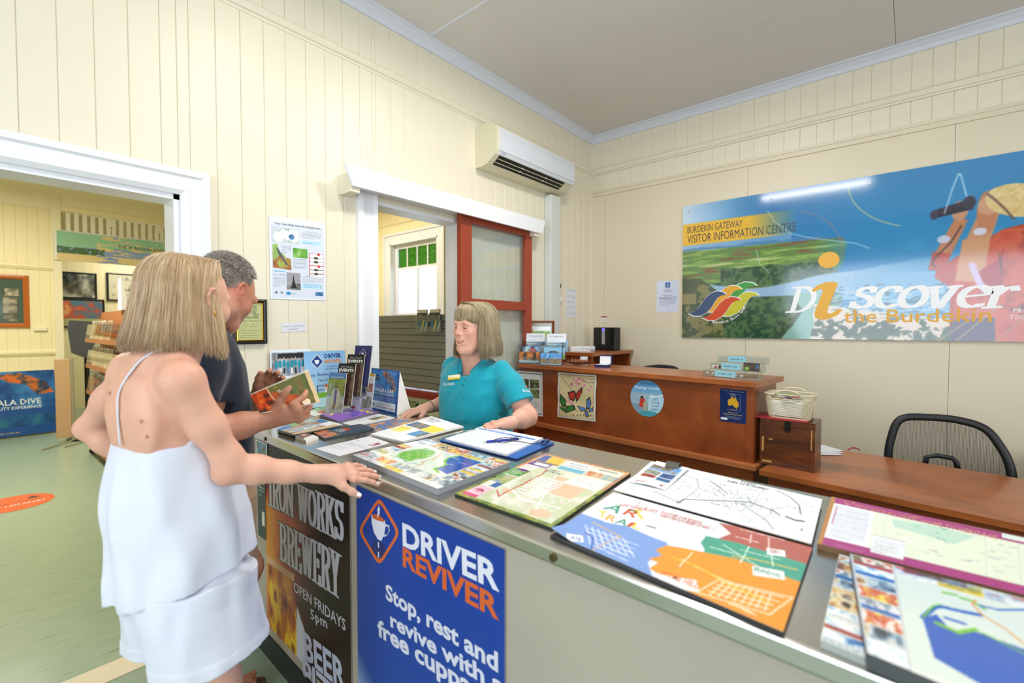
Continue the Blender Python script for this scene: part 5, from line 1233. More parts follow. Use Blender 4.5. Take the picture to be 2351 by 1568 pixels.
for y in (.44, .29):
    cv.rect(.69, y, .97, y+.13+.02, '#c8382e'); cv.rect(.70, y+.004, .96, y+.146, '#f2f2f2'); cv.ell(.87, y+.142, .025, .018, '#cc2a24')
    for yy in (.095, .045): cv.ell(.82, y+yy, .045, .016, '#55503a'); cv.line([(.71, y+yy), (.95, y+yy)], .008, '#55503a')
cv.rect(.05, .325, .27, .355, '#aed6f0')
cv.photo(.28, .12, .53, .33, ['#1a1a1a', '#4a4a4a', '#8a8a8a', '#c9c9c9'], 10, 21, mask=cv.Y < .20); cv.rect(.28, .20, .53, .33, '#9a9aa0'); cv.poly([(.36, .14), (.46, .14), (.42, .22), (.40, .32), (.385, .22)], '#222222')
cv.rect(.56, .145, .93, .205, '#b4dcf3'); cv.body(.58, .15, .86, .20, 4, '#4a6f9a', 1); cv.rect(.885, .155, .897, .195, '#223')if False else None
for (a, b, c_, d_, n_) in ((.40, .38, .65, .51, 8), (.05, .15, .26, .31, 9), (.56, .215, .95, .30, 6), (.20, .56, .37, .66, 5)): cv.body(a, b, c_, d_, n_, '#6f747c', 3, .55)
cv.ell(.31, .075, .045, .022, '#3a8fd0'); cv.ell(.10, .08, .02, .014, '#2c4f8a'); cv.rect(.17, .065, .22, .095, '#555555', .5); cv.photo(.80, .055, .95, .105, ['#1a3550', '#2f6a9a', '#7fb0d0'], 8, 4)
P_ = Print('research_poster', q, cv, .0006, None); P_.text('You Can Help Save An Aussie Icon', .5, .905, .026, '#20242c', w=.82, bold=.012, res=2)
P_.text("The World's Most Endangered Fish", .76, .853, .009, '#3c8f3c'); P_.text('Photos in Research', .16, .335, .010, '#24508a'); P_.text('If You Catch a Sawfish', .73, .308, .011, '#23262c', bold=.01); P_.text('sara', .40, .068, .018, '#2c6fb0'); P_.text('!', .905, .155, .03, '#222222', bold=.03)
tag(P_.done(), 'white sawfish conservation poster taped to the boards above the handwritten note', 'poster')
# certificate in a black frame
ct = thing('framed_certificate', 'black framed certificate with gilt inner edge on the boards', 'picture', (.921, YA-.014, 1.478))
def frame(parent, hw, hh, w, d, m, name='frame', M=None):
    b = MB(); b.extrude([(-hw, 0), (-hw, -d), (-hw+w*.5, -d*1.15), (-hw+w, -d*.6), (-hw+w, 0)], 'z', -hh, hh, M=M); b.extrude([(hw-w, 0), (hw-w, -d*.6), (hw-w*.5, -d*1.15), (hw, -d), (hw, 0)], 'z', -hh, hh, M=M)
    b.extrude([(0, -hh), (-d, -hh), (-d*1.15, -hh+w*.5), (-d*.6, -hh+w), (0, -hh+w)], 'x', -hw+w*.7, hw-w*.7, M=M); b.extrude([(0, hh-w), (-d*.6, hh-w), (-d*1.15, hh-w*.5), (-d, hh), (0, hh)], 'x', -hw+w*.7, hw-w*.7, M=M); return b.build(name, m, parent)
frame(ct, .077, .110, .017, .020, mat('black_frame', '#17181a', .3)); frame(ct, .0615, .0945, .006, .016, MATS['gold'], 'gilt_slip')
cv = Canvas(70, 100, '#b9bd86'); cv.photo(.1, .58, .9, .93, ['#5c6348', '#8a8f66', '#b5b884', '#c6c894'], 8, 7); cv.ell(.5, .6, .1, .02, '#6a6f4a', .5)
x0, x1, z0, z1 = .921-.057, .921+.057, 1.478-.090, 1.478+.090
P_ = Print('certificate_sheet', [(x0, YA-.024, z0), (x1, YA-.024, z0), (x1, YA-.024, z1), (x0, YA-.024, z1)], cv, .003, M_gloss, ct)
P_.text("GUNNER'S CERTIFICATE", .5, .50, .030, '#33351f', w=.9, shear=.1)
for i, t_ in enumerate(('On this      day of', 'in the year      the Landlubber', 'learned the crew on our guns armed', 'fired the six-pounder Cannon', 'and earned her stormy ship.', 'By my hand')): P_.text(t_, .5, .42-.062*i-(.05 if i > 1 else 0), .020, '#3d4028', w=.55+.05*(i % 3)*1.5)
P_.done()
# handwritten note, small hook
q = [on_y(*p, YA-.0145) for p in ((647, 763), (703, 760), (702, 739), (645, 742))]; cv = Canvas(30, 12, '#d9dbe3')
P_ = Print('paper_note', q, cv, .0006); P_.text('puzzle 1st 2nd Sunday', .5, .55, .16, '#6d7890', shear=.3, w=.85); P_.text('every month', .45, .22, .16, '#6d7890', shear=.3, w=.4); tag(P_.done(), 'strip of paper with faint handwriting, under the sawfish poster', 'note')
hk = MB().bbox(-.020, .020, -.014, 0, .018, .026, .002).bbox(-.006, .006, -.010, 0, -.045, .018, .002).build('wall_hook', M_white, None); hk.location = (.972, YA-.014, 1.195); tag(hk, 'small white plastic wall bracket behind the open brochure', 'hook')
# papers near the corner
q = rect_quad(on_y(1300, 662, YA-.014), on_y(1322, 729, YA-.014), 'x', YA-.014); cv = Canvas(26, 60, '#dfe2ea')
for j in range(4): cv.body(.06, .08+.20*j, .46, .20+.20*j, 5, '#8b93a6', j); cv.body(.54, .08+.20*j, .94, .20+.20*j, 5, '#8b93a6', j+9)
P_ = Print('accommodation_list', q, cv, .0006); P_.text('Burdekin Area', .5, .955, .018, '#1c2f8a', w=.8, bold=.01); P_.text('Accommodation', .5, .915, .018, '#1c2f8a', w=.8, bold=.01); tag(P_.done(), 'narrow white accommodation list pinned to the boards near the corner', 'notice')
q = rect_quad(on_x(1508, 646, XB-.001), on_x(1558, 716, XB-.001), 'y', XB-.001); cv = Canvas(46, 66, '#cdd3e6'); cv.rect(.40, .78, .62, .95, '#1d6fc0'); cv.body(.12, .20, .88, .46, 6, '#55607a', 3, .6); cv.rect(.82, .05, .95, .14, '#555555', .0)
P_ = Print('accreditation_certificate', q, cv, .001, M_gloss); P_.text('i', .51, .80, .10, '#f2d21f', shear=.2, bold=.04); P_.text('Certificate of', .5, .70, .032, '#1d2b66', bold=.01); P_.text('Accreditation', .5, .645, .032, '#1d2b66', bold=.01); P_.text('Burdekin Gateway', .5, .52, .030, '#1d2b66', bold=.01); P_.text('Visitor Information Centre', .5, .47, .030, '#1d2b66', w=.9, bold=.01); tag(P_.done(), 'pale blue accreditation certificate on the wall, left of the banner', 'certificate')
q = rect_quad(on_x(1380, 726, XB-.006), on_x(1393, 739, XB-.006), 'y', XB-.0065); cv = Canvas(16, 16, '#e8e4da'); cv.rect(0, .78, 1, 1, '#a02a20'); cv.body(.1, .1, .9, .7, 5, '#777777', 1)
tag(Print('small_notice', q, cv, .0008).done(), 'tiny white and red notice on the wall above the black unit', 'notice')
# remote control in its wall holder
rc = thing('remote_control', 'cream air conditioner remote in its wall holder beside the pipe cover', 'remote control', (3.552, YA-.014, 1.775))
MB().bbox(-.022, .022, -.020, -.004, -.055, .085, .004).build('remote_body', mat('cream_plastic', '#dcd8c6', .4), rc); MB().box(-.015, .015, -.0215, -.0195, .035, .072).build('display', mat('lcd', '#4b5648', .2), rc)
MB().bbox(-.027, .027, -.028, 0, -.090, -.045, .004).build('wall_holder', M_white, rc)
# air conditioner
ac = thing('air_conditioner', 'off-white wall-mounted split air conditioner above the sliding door', 'air conditioner', (2.99, YA-.014, 2.615))
M_ac = mat('aged_white_plastic', '#d9d3b6', .4); M_acf = mat('ac_front_white', '#d2d6dd', .3)
hw = .505; pr = [(0, 0), (0, .285), (-.09, .300), (-.165, .285), (-.200, .262), (-.212, .20), (-.206, .09), (-.190, .062), (-.12, .012), (-.06, 0)]
MB().extrude(pr, 'x', -hw, hw).build('casing', M_ac, ac)
fp = [(-.2015, .255), (-.216, .20), (-.2115, .092), (-.2055, .092), (-.209, .2), (-.197, .255)]; MB().extrude(fp, 'x', -hw+.03, hw-.012).build('front_panel', M_acf, ac)
fp = [(-.2115, .088), (-.1985, .064), (-.190, .066), (-.2045, .088)]; MB().extrude(fp, 'x', -hw+.03, hw-.012).build('lower_lip', M_acf, ac)
MB().extrude([(-.192, .0625), (-.125, .014), (-.110, .03), (-.17, .075)], 'x', -hw+.05, hw-.13).build('outlet_recess', mat('outlet_black', '#101010', .7), ac)
for k, t_ in enumerate((.30, .68)):
    y_, z_ = -.193+.068*t_, .061-.048*t_; MB().extrude([(y_, z_), (y_+.014, z_+.016), (y_+.017, z_+.014), (y_+.004, z_-.003)], 'x', -hw+.055, hw-.135).build('louvre', M_ac, ac)
    for xx in (-.17, .13): MB().box(xx-.004, xx+.004, y_-.004, y_+.010, z_-.004, z_+.02).build('louvre_clip', M_ac, ac)
tt = MB(); vs, fs = text_geo('DAIKIN', 0, .02, 1)
def lay(vs, fs, k, org, ux, uy, m, name, parent):
    P = [V(*org)+V(*ux)*v[0]*k+V(*uy)*v[1]*k for v in vs]; return MB().add(P, fs).build(name, m, parent)
lay(vs, fs, .012, (-.455, -.2112, .073), (1, 0, 0), (0, -.45, .89), mat('ink_blue_grey', '#3d4a66', .4), 'lettering', ac)
MB().bbox(.345, .50, -.238+.04, -.014, -2.1, .0, .006).build('tmp', M_white, None); bpy.data.objects.remove(bpy.data.objects['tmp'])
pc_ = MB().bbox(-.074, .074, -.075, 0, 0, 2.60, .012).build('pipe_cover', mat('conduit_white', '#cfd2cf', .35), None); pc_.location = (3.405, YA-.013, 0); tag(pc_, 'tall off-white pipe cover running down the boards below the air conditioner', 'pipe cover')
# ceiling battens
for i, (x, y) in enumerate(((1.13, 1.0),)):
    z = ZC; fx = thing('ceiling_light', ('twin ceiling batten light above the front counter', 'ceiling batten light above the wooden desks')[i], 'ceiling light', (x, y, z), 0)
    MB().bbox(-.045, .045, -.62, .62, -.045, -.001, .004).build('batten_body', M_white, fx); MB().tube([(0, -.60, -.068), (0, .60, -.068)], .014, 12).build('fluorescent_tube', mat('tube_glow', '#ffffff', .5, emit=14), fx)
    for s in (-1, 1): MB().box(-.012, .012, s*.605-.012, s*.605+.012, -.085, -.045).build('lamp_holder', M_white, fx)
fx = thing('ceiling_light', 'round opal ceiling light just above the top of the view', 'ceiling light', (2.25, 1.0, ZC)); MB().lathe([(.0001, -.001), (.16, -.001), (.165, -.02), (.15, -.024), (.0001, -.026)], n=32).build('light_base', M_white, fx); MB().lathe([(.15, -.026), (.148, -.05), (.12, -.072), (.0001, -.08)], n=32).build('opal_diffuser', mat('tube_glow'), fx, True)
# ------------------------------------------------------------------ helpers to place lettering measured from the photograph on its real sheet
def tpx(P, g, body, p0, p1, up, col, **k):
    """baseline from pixel p0 to p1, `up` = pixel at cap height above p0"""
    a = V(*g(*p0), 0)[:2]; b = V(*g(*p1), 0)[:2]; c = V(*g(*up), 0)[:2]; sc = V(P.W, P.H); d = (b-a)*sc; h = np.linalg.norm((c-a)*sc)/P.H
    P.text(body, a[0], a[1], h, col, 'l', w=np.linalg.norm(d)/P.W, rot=math.atan2(d[1], d[0]), **k)
def plane_fn(p0, n):
    p0 = V(*p0); n = V(*n)
    return lambda u, v, off=0.: CAM+_ray(u, v)*(np.dot(p0+n*off-CAM, n)/np.dot(_ray(u, v), n))
HT = HC+.0008
def flat(px, z): return [on_z(u, v, z) for u, v in px]
def curl(amp, p=3): return lambda u, v: amp*np.clip(1-(u*u+v*v)*6, 0, 1)**1
# ---- posters on the front of the counter
ux = V(-math.sin(cang)*-1, 0, 0)
fdir = V(math.sin(-cang), math.cos(-cang), 0)*0
_ca = math.cos(-cang); _sa = math.sin(-cang)
along = V(-_sa, _ca, 0)*1.0        # local +y of the counter
face_n = V(-_ca, -_sa, 0)
pfront = V(.835, 2.462, 0)+V(_ca, _sa, 0)*.036
FP = plane_fn(pfront+face_n*.002, face_n)
def front_quad(uL, uR, zb, zt, off=.003):
    a = FP(uL, 1300, off); b = FP(uR, 1300, off); return [(a[0], a[1], zb), (b[0], b[1], zb), (b[0], b[1], zt), (a[0], a[1], zt)]
q = front_quad(612, 804, .145, .950); g = uvq(q)
cv = Canvas(150, 300, '#0d0b0c')
U_, V_ = cv.X, cv.Y
fire = cv.noise(5, 3, 5, 1, .7); w_ = np.clip(1.15-U_*1.6+.5*fire, 0, 1)*np.clip((.88-V_)*5, 0, 1)*np.clip(1.2-np.abs(V_-.42)*1.0, 0, 1)
pal = [cv.c(x) for x in ('#0d0b0c', '#3a0d0a', '#7a1f0c', '#b8451a', '#e08a1f', '#f2d02a')]; k = np.clip(w_*4.2, 0, 4.99); i = k.astype(int); fr = (k-i)[..., None]; pa_ = np.array(pal); cv.a = pa_[i]*(1-fr)+pa_[np.minimum(i+1, 5)]*fr
lo = (V_ < .38) & (U_ > .45); k = np.clip((.36-V_)*5*(.6+.8*(fire+.4)), 0, 3.5); i = k.astype(int); fr = (k-i)[..., None]; ff = pa_[i]*(1-fr)+pa_[np.minimum(i+1, 5)]*fr; cv.a[lo] = np.maximum(cv.a, ff*.8)[lo]
gm = [g(*p) for p in ((616, 1290), (672, 1330), (680, 1395), (684, 1520), (632, 1480), (618, 1420))]
gl_ = [(max(a, .0), b) for a, b in gm]
cv.photo(-.1, 0, 1, 1, ['#3a160c', '#8a3a12', '#c9781a', '#f2d21f', '#8a4a1a'], 16, 8, horiz=.3, mask=cv.pmask(gl_), contrast=2.2)
cv.poly([(a+.0, b) for a, b in ((0, gl_[0][1]+.03), (gl_[1][0]+.02, gl_[1][1]+.03), (gl_[1][0]+.02, gl_[1][1]-.005), (0, gl_[0][1]-.01))], '#d9b58a', .85)
m_ = cv.pmask([g(*p) for p in ((681, 1390), (700, 1450), (703, 1568), (690, 1568), (681, 1530))]); cv.m(m_, '#d9dcec')
P_ = Print('brewery_poster', q, cv, .0015, None)
DG = {  # slab-serif display capitals, em box 0..1
 'I': ([[(.06, 0), (.34, 0)], [(.06, 1), (.34, 1)], [(.20, 0), (.20, 1)]], .40), 'R': ([[(.0, 0), (.28, 0)], [(0, 1), (.3, 1)], [(.14, 0), (.14, 1)], arc(.30, .76, .22, .23, 90, -90, 8), [(.14, .53), (.32, .53)], [(.34, .53), (.50, .02), (.60, .02)]], .62),
 'O': ([arc(.31, .5, .24, .48, 0, 360, 18)], .64), 'N': ([[(0, 1), (.18, 1)], [(0, 0), (.2, 0)], [(.1, 0), (.1, 1)], [(.12, .98), (.50, .05)], [(.52, 0), (.52, 1)], [(.42, 1), (.62, 1)]], .66),
 'W': ([[(-.02, 1), (.2, 1)], [(.08, 1), (.22, .03)], [(.22, .03), (.38, .95)], [(.30, 1), (.50, 1)], [(.38, .95), (.54, .03)], [(.54, .03), (.68, 1)], [(.6, 1), (.78, 1)]], .80), 'K': ([[(0, 0), (.26, 0)], [(0, 1), (.26, 1)], [(.13, 0), (.13, 1)], [(.15, .42), (.50, .98)], [(.28, .58), (.52, .02)], [(.42, 1), (.6, 1)], [(.44, 0), (.62, 0)]], .64),
 'S': ([arc(.27, .74, .18, .24, 30, 250, 10)+arc(.27, .26, .18, .24, 70, -150, 10), [(.46, .98), (.46, .76)], [(.06, .26), (.06, .02)]], .56), 'B': ([[(0, 0), (.3, 0)], [(0, 1), (.28, 1)], [(.13, 0), (.13, 1)], arc(.28, .76, .20, .23, 90, -90, 8), arc(.30, .27, .23, .26, 90, -90, 8), [(.13, .53), (.3, .53)]], .62),
 'E': ([[(0, 0), (.46, 0)], [(0, 1), (.44, 1)], [(.13, 0), (.13, 1)], [(.13, .52), (.36, .52)], [(.44, 1), (.44, .80)], [(.46, 0), (.46, .22)], [(.36, .60), (.36, .42)]], .56), 'Y': ([[(-.02, 1), (.22, 1)], [(.10, 1), (.28, .45)], [(.28, .45), (.46, 1)], [(.38, 1), (.58, 1)], [(.28, .48), (.28, 0)], [(.16, 0), (.40, 0)]], .62)}
def display(P, g, word, p0, p1, up, col, nibw=.20, outline=None):
    a = V(*g(*p0), 0)[:2]; b = V(*g(*p1), 0)[:2]; c = V(*g(*up), 0)[:2]; h = np.linalg.norm((c-a)*V(P.W, P.H))/P.H; tot = sum(DG[ch][1] for ch in word if ch in DG)+.35*word.count(' ')
    k = ((b-a)[0]*P.W)/(tot*h*P.H); x = 0
    for ch in word:
        if ch == ' ': x += .35; continue
        px_ = a[0]+(x*k*h*P.H)/P.W; py_ = a[1]+(b-a)[1]*x/tot
        if outline: P.nib(DG[ch][0], px_, py_, h, outline, nibw*1.5, .09, 0, 0, k, .0003)
        P.nib(DG[ch][0], px_, py_, h, col, nibw, .045, 0, 0, k, .0005); x += DG[ch][1]
display(P_, g, 'IRON WORKS', (617, 1158), (790, 1243), (617, 1087), '#d3d6e6', outline='#140f0e')
display(P_, g, 'BREWERY', (643, 1282), (783, 1373), (643, 1200), '#d3d6e6', outline='#140f0e')
tpx(P_, g, 'OPEN FRIDAYS', (675, 1357), (794, 1449), (675, 1335), '#d3d6e6', bold=.028, res=2); tpx(P_, g, '5pm', (714, 1420), (752, 1443), (714, 1398), '#d3d6e6', bold=.02)
tpx(P_, g, 'BEER', (700, 1510), (796, 1592), (700, 1452), '#c3cbe8', bold=.03, res=2); tpx(P_, g, 'PIZZA', (697, 1568), (830, 1700), (697, 1512), '#c3cbe8', bold=.03, res=2)
tag(P_.done(), 'black and orange brewery poster on the front of the service counter', 'poster')
q = front_quad(819.5, 1158.5, .10, .938); g = uvq(q)
cv = Canvas(150, 340, '#123f9c'); ub = [g(820, 1480)[1], g(1150, 1560)[1]]
cv.grad(0, 0, 1, 1, '#2a4fa0', '#0f3c98'); n1 = cv.noise(3, 5, 2)
m_ = cv.Y < (ub[0]-.55*cv.X+.05*n1); al = np.clip((ub[0]-.55*cv.X-cv.Y)*6, 0, 1)[..., None]; cv.a = np.where(m_[..., None], cv.a*(1-al)+cv.c('#a9b4d0')*al, cv.a)
P_ = Print('driver_reviver_poster', q, cv, .0015, None, edge=None)
def rdiam(P, g, cx, cy, rx, ry, wd, col, n=5):
    """rounded diamond outline from pixel geometry"""
    pts = []; rr = .20
    for (ax, ay), (bx, by) in (((0, -1), (1, 0)), ((1, 0), (0, 1)), ((0, 1), (-1, 0)), ((-1, 0), (0, -1))):
        for t in (rr, 1-rr): pts.append((ax+(bx-ax)*t, ay+(by-ay)*t))
        nx_ = {(1, 0): (0, 1), (0, 1): (-1, 0), (-1, 0): (0, -1), (0, -1): (1, 0)}[(bx, by)]
        for t in (.3, .5, .7):
            p0 = (ax+(bx-ax)*(1-rr), ay+(by-ay)*(1-rr)); p2 = (bx+(nx_[0]-bx)*rr, by+(nx_[1]-by)*rr); pts.append(tuple((1-t)**2*p0[i]+2*t*(1-t)*(bx, by)[i]+t*t*p2[i] for i in (0, 1)))
    o_ = [g(cx+rx*a, cy+ry*b+ (rx*a)*.06) for a, b in pts]; c_ = g(cx, cy); i_ = [(c_[0]+(p[0]-c_[0])*(1-wd), c_[1]+(p[1]-c_[1])*(1-wd)) for p in o_]; n_ = len(o_)
    P.geo(o_+i_, [(k, (k+1) % n_, n_+(k+1) % n_, n_+k) for k in range(n_)], col, .0006); return o_, i_
rdiam(P_, g, 871, 1220, 49, 81, .14, '#d9682c')
cup = [(853, 1180), (884, 1194), (886, 1206), (883, 1225), (876, 1242), (868, 1238), (859, 1222), (854, 1200)]; P_.poly([g(*p) for p in cup], '#dfe1ee', .0008); P_.poly([g(*p) for p in ((854, 1181), (869, 1180), (884, 1194), (882, 1198), (868, 1195), (856, 1189))], '#c9602c', .001)
for a, b in zip([(886, 1205), (893, 1208), (894, 1218), (889, 1228), (880, 1230)], [(893, 1208), (894, 1218), (889, 1228), (880, 1230), (880, 1226)]):
    P_.poly([g(a[0]-1.5, a[1]-2), g(b[0]+1.5, b[1]-1.5), g(b[0]+1, b[1]+2.5), g(a[0]-1, a[1]+2)], '#dfe1ee', .0009)
P_.poly([g(*p) for p in ((871, 1160), (873, 1168), (872, 1180), (866, 1190), (868, 1178), (867, 1170))], '#dfe1ee', .0011)
P_.poly([g(*p) for p in ((858, 1240), (880, 1246), (889, 1275), (868, 1292), (850, 1268))], '#16306e', .0004)
for y in (1244, 1266): P_.poly([g(868.5, y), g(871, y+1), g(871, y+14), g(868.5, y+13)], '#dfe1ee', .0012)
tpx(P_, g, 'DRIVER', (925, 1251), (1147, 1357), (925, 1201), '#dfe1ee', bold=.03, res=3); tpx(P_, g, 'REVIVER', (925, 1298), (1146, 1423), (925, 1256), '#d4622a', bold=.03, res=3)
tpx(P_, g, 'Stop, rest and', (886, 1374), (1144, 1543), (886, 1340), '#d6d9e8', bold=.03, res=3); tpx(P_, g, 'revive with a', (897, 1437), (1160, 1600), (897, 1405), '#d6d9e8', bold=.03, res=3); tpx(P_, g, 'free cuppa', (868, 1458), (1085, 1600), (868, 1422), '#d6d9e8', bold=.03, res=3)
tag(P_.done(), 'large blue DRIVER REVIVER poster on the counter front with orange diamond', 'poster')
# leaflet sheets at the counter corner
q = front_quad(592, 617, .83, .950, .006); cv = Canvas(30, 40, '#dfe6ea'); cv.photo(.05, .05, .92, .95, ['#2f3f2a', '#5a6f4a', '#8fb0c0', '#3f7fa8', '#a5432a'], 4, 5); tag(Print('corner_leaflet', q, cv, .001).done(), 'small photo leaflet taped at the left end of the counter front', 'leaflet')
q = front_quad(594, 611, .52, .82, .006); cv = Canvas(24, 60, '#3c5248'); cv.body(.1, .6, .8, .9, 5, '#dfe6e0', 1, .8); cv.rect(.55, .2, .9, .4, '#e8ece6'); tag(Print('green_leaflet', q, cv, .001).done(), 'dark green leaflet taped below the photo leaflet at the counter end', 'leaflet')

# ---- maps on the steel top
def pad(name, px, cv, t, z0=HC, label=None, cat='map', m=M_gloss, edge=None, warp=None, group=None):
    P = Print(name, flat(px, z0+t), cv, t-.0004, m, None, warp, edge); P.g = uvq(flat(px, z0+t)); P.L = (label, cat, group); return P
def fin(P): return tag(P.done(), *P.L)
# town map pad under clear cover
px = ((809, 1044), (1005, 1122), (1171, 1061), (980, 1007)); q = flat(px, HC+.018); g = uvq(q)
cv = Canvas(230, 170, '#cfe0d2'); adgrid(cv, 0, 0, 1, .20, 5, 1, 3); adgrid(cv, 0, .80, 1, 1, 5, 1, 4); adgrid(cv, 0, .2, .15, .8, 1, 4, 5); adgrid(cv, .86, .2, 1, .8, 1, 5, 6)
cv.rect(.16, .21, .85, .79, '#e3ece4')
cv.ell(.33, .50, .13, .22, '#6fb83c'); n_ = cv.noise(14, 3); cv.m((np.hypot((cv.X-.33)/.13, (cv.Y-.5)/.22) < 1) & (n_ > .1), '#8fcf5c'); cv.m((np.hypot((cv.X-.33)/.16, (cv.Y-.5)/.27) < 1) & (n_ > .25), '#6fb83c')
cv.poly([(.85, .79), (.60, .79), (.58, .66), (.62, .56), (.70, .47), (.70, .34), (.85, .30)], '#2058b8'); cv.line([(.60, .79), (.58, .66), (.62, .56), (.70, .47), (.70, .33), (.78, .28)], .03, '#7cc23c')
for i in range(22):
    r = np.random.RandomState(i); x, y = r.uniform(.42, .66), r.uniform(.22, .70); cv.line([(x, y), (x+r.uniform(-.08, .08), y+r.uniform(-.12, .12))], .006, '#ffffff')
cv.line([(.46, .70), (.50, .60), (.53, .50), (.52, .40), (.56, .32), (.57, .22)], .012, '#e0862a'); cv.line([(.2, .28), (.35, .30), (.45, .25), (.55, .30)], .014, '#7fb4dc')
P_ = pad('town_map_pad', px, cv, .018, label='thick laminated town map pad with blue bay, beside the white hand', edge='#8f9296'); P_.text('Mount Isa Harbour', .755, .62, .022, '#dfeaff', w=.09); fin(P_)
# Home Hill map
px = ((1044, 1133), (1267, 1211), (1448, 1086), (1252, 1041)); g = uvq(flat(px, HC+.006))
cv = Canvas(230, 200, '#5f7f3c'); cv.photo(0, 0, 1, 1, ['#2f4a1e', '#6f8f3a', '#a3a84a', '#3c5a24'], 14, 3); m_ = cv.Y > .62; cv.photo(0, .6, 1, 1, ['#c9783c', '#e0a05a', '#b0806a', '#d9a06a'], 6, 4)
cv.rect(.035, .035, .965, .965, '#dfe0cc'); n_ = cv.noise(8, 5); cv.m((n_ > .05) & (cv.X > .2) & (cv.Y < .72) & (cv.X < .96) & (cv.Y > .035), '#cdd6b4'); cv.m((n_ < -.15) & (cv.X > .2) & (cv.Y < .72) & (cv.X < .96) & (cv.Y > .035), '#e9e9dc')
cv.rect(.035, .035, .20, .965, '#f0f0f0'); cv.rect(.035, .035, .20, .20, '#f3c9dc'); cv.rect(.035, .035, .20, .07, '#d83f86'); cv.ell(.12, .13, .05, .022, '#c0306a'); cv.rect(.04, .22, .115, .30, '#f2f2e6'); cv.rect(.12, .22, .20, .30, '#3f6fb0'); cv.photo(.04, .30, .20, .45, LAND, 8, 5); cv.rect(.04, .46, .20, .60, '#4a9a34'); cv.body(.06, .48, .18, .57, 4, '#ffffff', 3, .8); cv.ell(.12, .585, .06, .02, '#6a3a8f'); cv.rect(.04, .62, .20, .70, '#f3efe9'); cv.rect(.04, .71, .28, .80, '#6a4a9c'); cv.rect(.10, .735, .26, .785, '#f2f2f6'); cv.poly([(.04, .965), (.04, .82), (.16, .82), (.12, .965)], '#2c4aa8'); cv.poly([(.16, .82), (.12, .965), (.30, .965), (.33, .82)], '#f0c41f'); cv.rect(.04, .80, .34, .825, '#8a6a3a')
cv.rect(.36, .76, .64, .965, '#f4f4f4'); cv.rect(.36, .76, .64, .83, '#5fb8d9'); cv.rect(.66, .74, .965, .965, '#f2f0e6'); cv.photo(.66, .76, .965, .86, ['#a03a2c', '#6fb0d9', '#e0c9a0', '#c9583c'], 6, 9)
cv.rect(.62, .56, .93, .73, '#f4f4f0'); cv.line([(.66, .70), (.70, .64), (.80, .66), (.88, .60)], .004, '#777777'); cv.rect(.55, .36, .86, .55, '#e9c2a4'); cv.rect(.48, .57, .60, .63, '#e9c2a4'); cv.ell(.13+.20, .24, .07, .04, '#eec4a8'); cv.ell(.80, .10, .09, .05, '#eec4a8')
for i in range(7): cv.line([(.40+.035*i, .26), (.40+.035*i, .56)], .010, '#ffffff')
for i in range(8): cv.line([(.34, .26+.042*i), (.64, .26+.042*i)], .010, '#ffffff')
cv.line([(.22, .30), (.55, .18), (.88, .22)], .012, '#ffffff'); cv.line([(.42, .74), (.55, .45), (.74, .12)], .012, '#ffffff'); cv.line([(.30, .70), (.34, .60), (.335, .48), (.345, .38), (.33, .22), (.345, .13)], .018, '#c0331f'); cv.line([(.24, .20), (.33, .14)], .012, '#c9432c')
P_ = pad('laminated_town_map', px, cv, .006, label='laminated map with green leafy border and red route line', edge='#26301f'); P_.text('TOWN OF', .38, .70, .022, '#3a3a3a', w=.13, shear=.2); P_.text('HOME HILL', .40, .665, .022, '#3a3a3a', w=.16, shear=.2)
P_.text('ExploreProperty', .50, .905, .030, '#8aa0ac', w=.22); P_.text('IN THE BURDEKIN', .50, .855, .018, '#6c7c86', w=.2); P_.text('ASHWORTHS', .81, .915, .024, '#4a4438', w=.2, bold=.01); P_.text('HOME HILL', .12, .11, .02, '#ffffff', w=.08); fin(P_)
# art trail map lying on a dark folder
px = ((1266, 1223), (1798, 1450), (1865, 1257), (1409, 1130)); g = uvq(flat(px, HC+.009))
cv = Canvas(330, 190, '#e9ebf4'); un = cv.noise(40, 3, 3)
pb = [g(*p) for p in ((1335, 1178), (1395, 1200), (1440, 1208), (1495, 1232), (1530, 1245), (1545, 1265), (1487, 1290), (1500, 1330), (1508, 1345))]
m_ = cv.pmask([(-.05, -.05), (-.05, .62)]+pb+[(pb[-1][0], -.05)]); cv.m(m_, '#7f9fdc')
pr_ = [g(*p) for p in ((1650, 1200), (1678, 1225), (1640, 1240), (1900, 1310), (1900, 1250))]; cv.poly(pr_, '#b5655c'); cv.poly([g(*p) for p in ((1622, 1230), (1700, 1248), (1870, 1300), (1830, 1350), (1600, 1285), (1618, 1262), (1608, 1245))], '#4fa38c')
po = [g(*p) for p in ((1530, 1252), (1570, 1258), (1700, 1285), (1860, 1345), (1880, 1480), (1790, 1470), (1500, 1335), (1512, 1318), (1490, 1305), (1510, 1292), (1488, 1283), (1520, 1275), (1505, 1262))]; cv.poly(po, '#e8993a')
def grid_px(c, lines, w, col):
    for a, b in lines: cv.line([g(*a), g(*b)], w, col)
L_ = []
for i in range(7): L_.append(((1345+14*i, 1205+5*i), (1355+17*i, 1250+5*i)))
for i in range(5): L_.append(((1342+4*i, 1210+10*i), (1465-6*i, 1252+9*i)))
grid_px(cv, L_, .008, '#dfe8fa'); cv.line([g(*p) for p in ((1343, 1222), (1362, 1235), (1358, 1262))], .014, '#3f62b0'); cv.line([g(*p) for p in ((1360, 1198), (1425, 1232), (1372, 1256), (1360, 1262))], .010, '#e0b45a')
L_ = [((1650, 1330), (1820, 1372)), ((1650, 1330), (1600, 1360)), ((1600, 1360), (1765, 1410)), ((1820, 1372), (1765, 1412)), ((1590, 1268), (1560, 1300)), ((1565, 1285), (1690, 1345)), ((1690, 1385), (1735, 1412)), ((1665, 1380), (1730, 1410))]
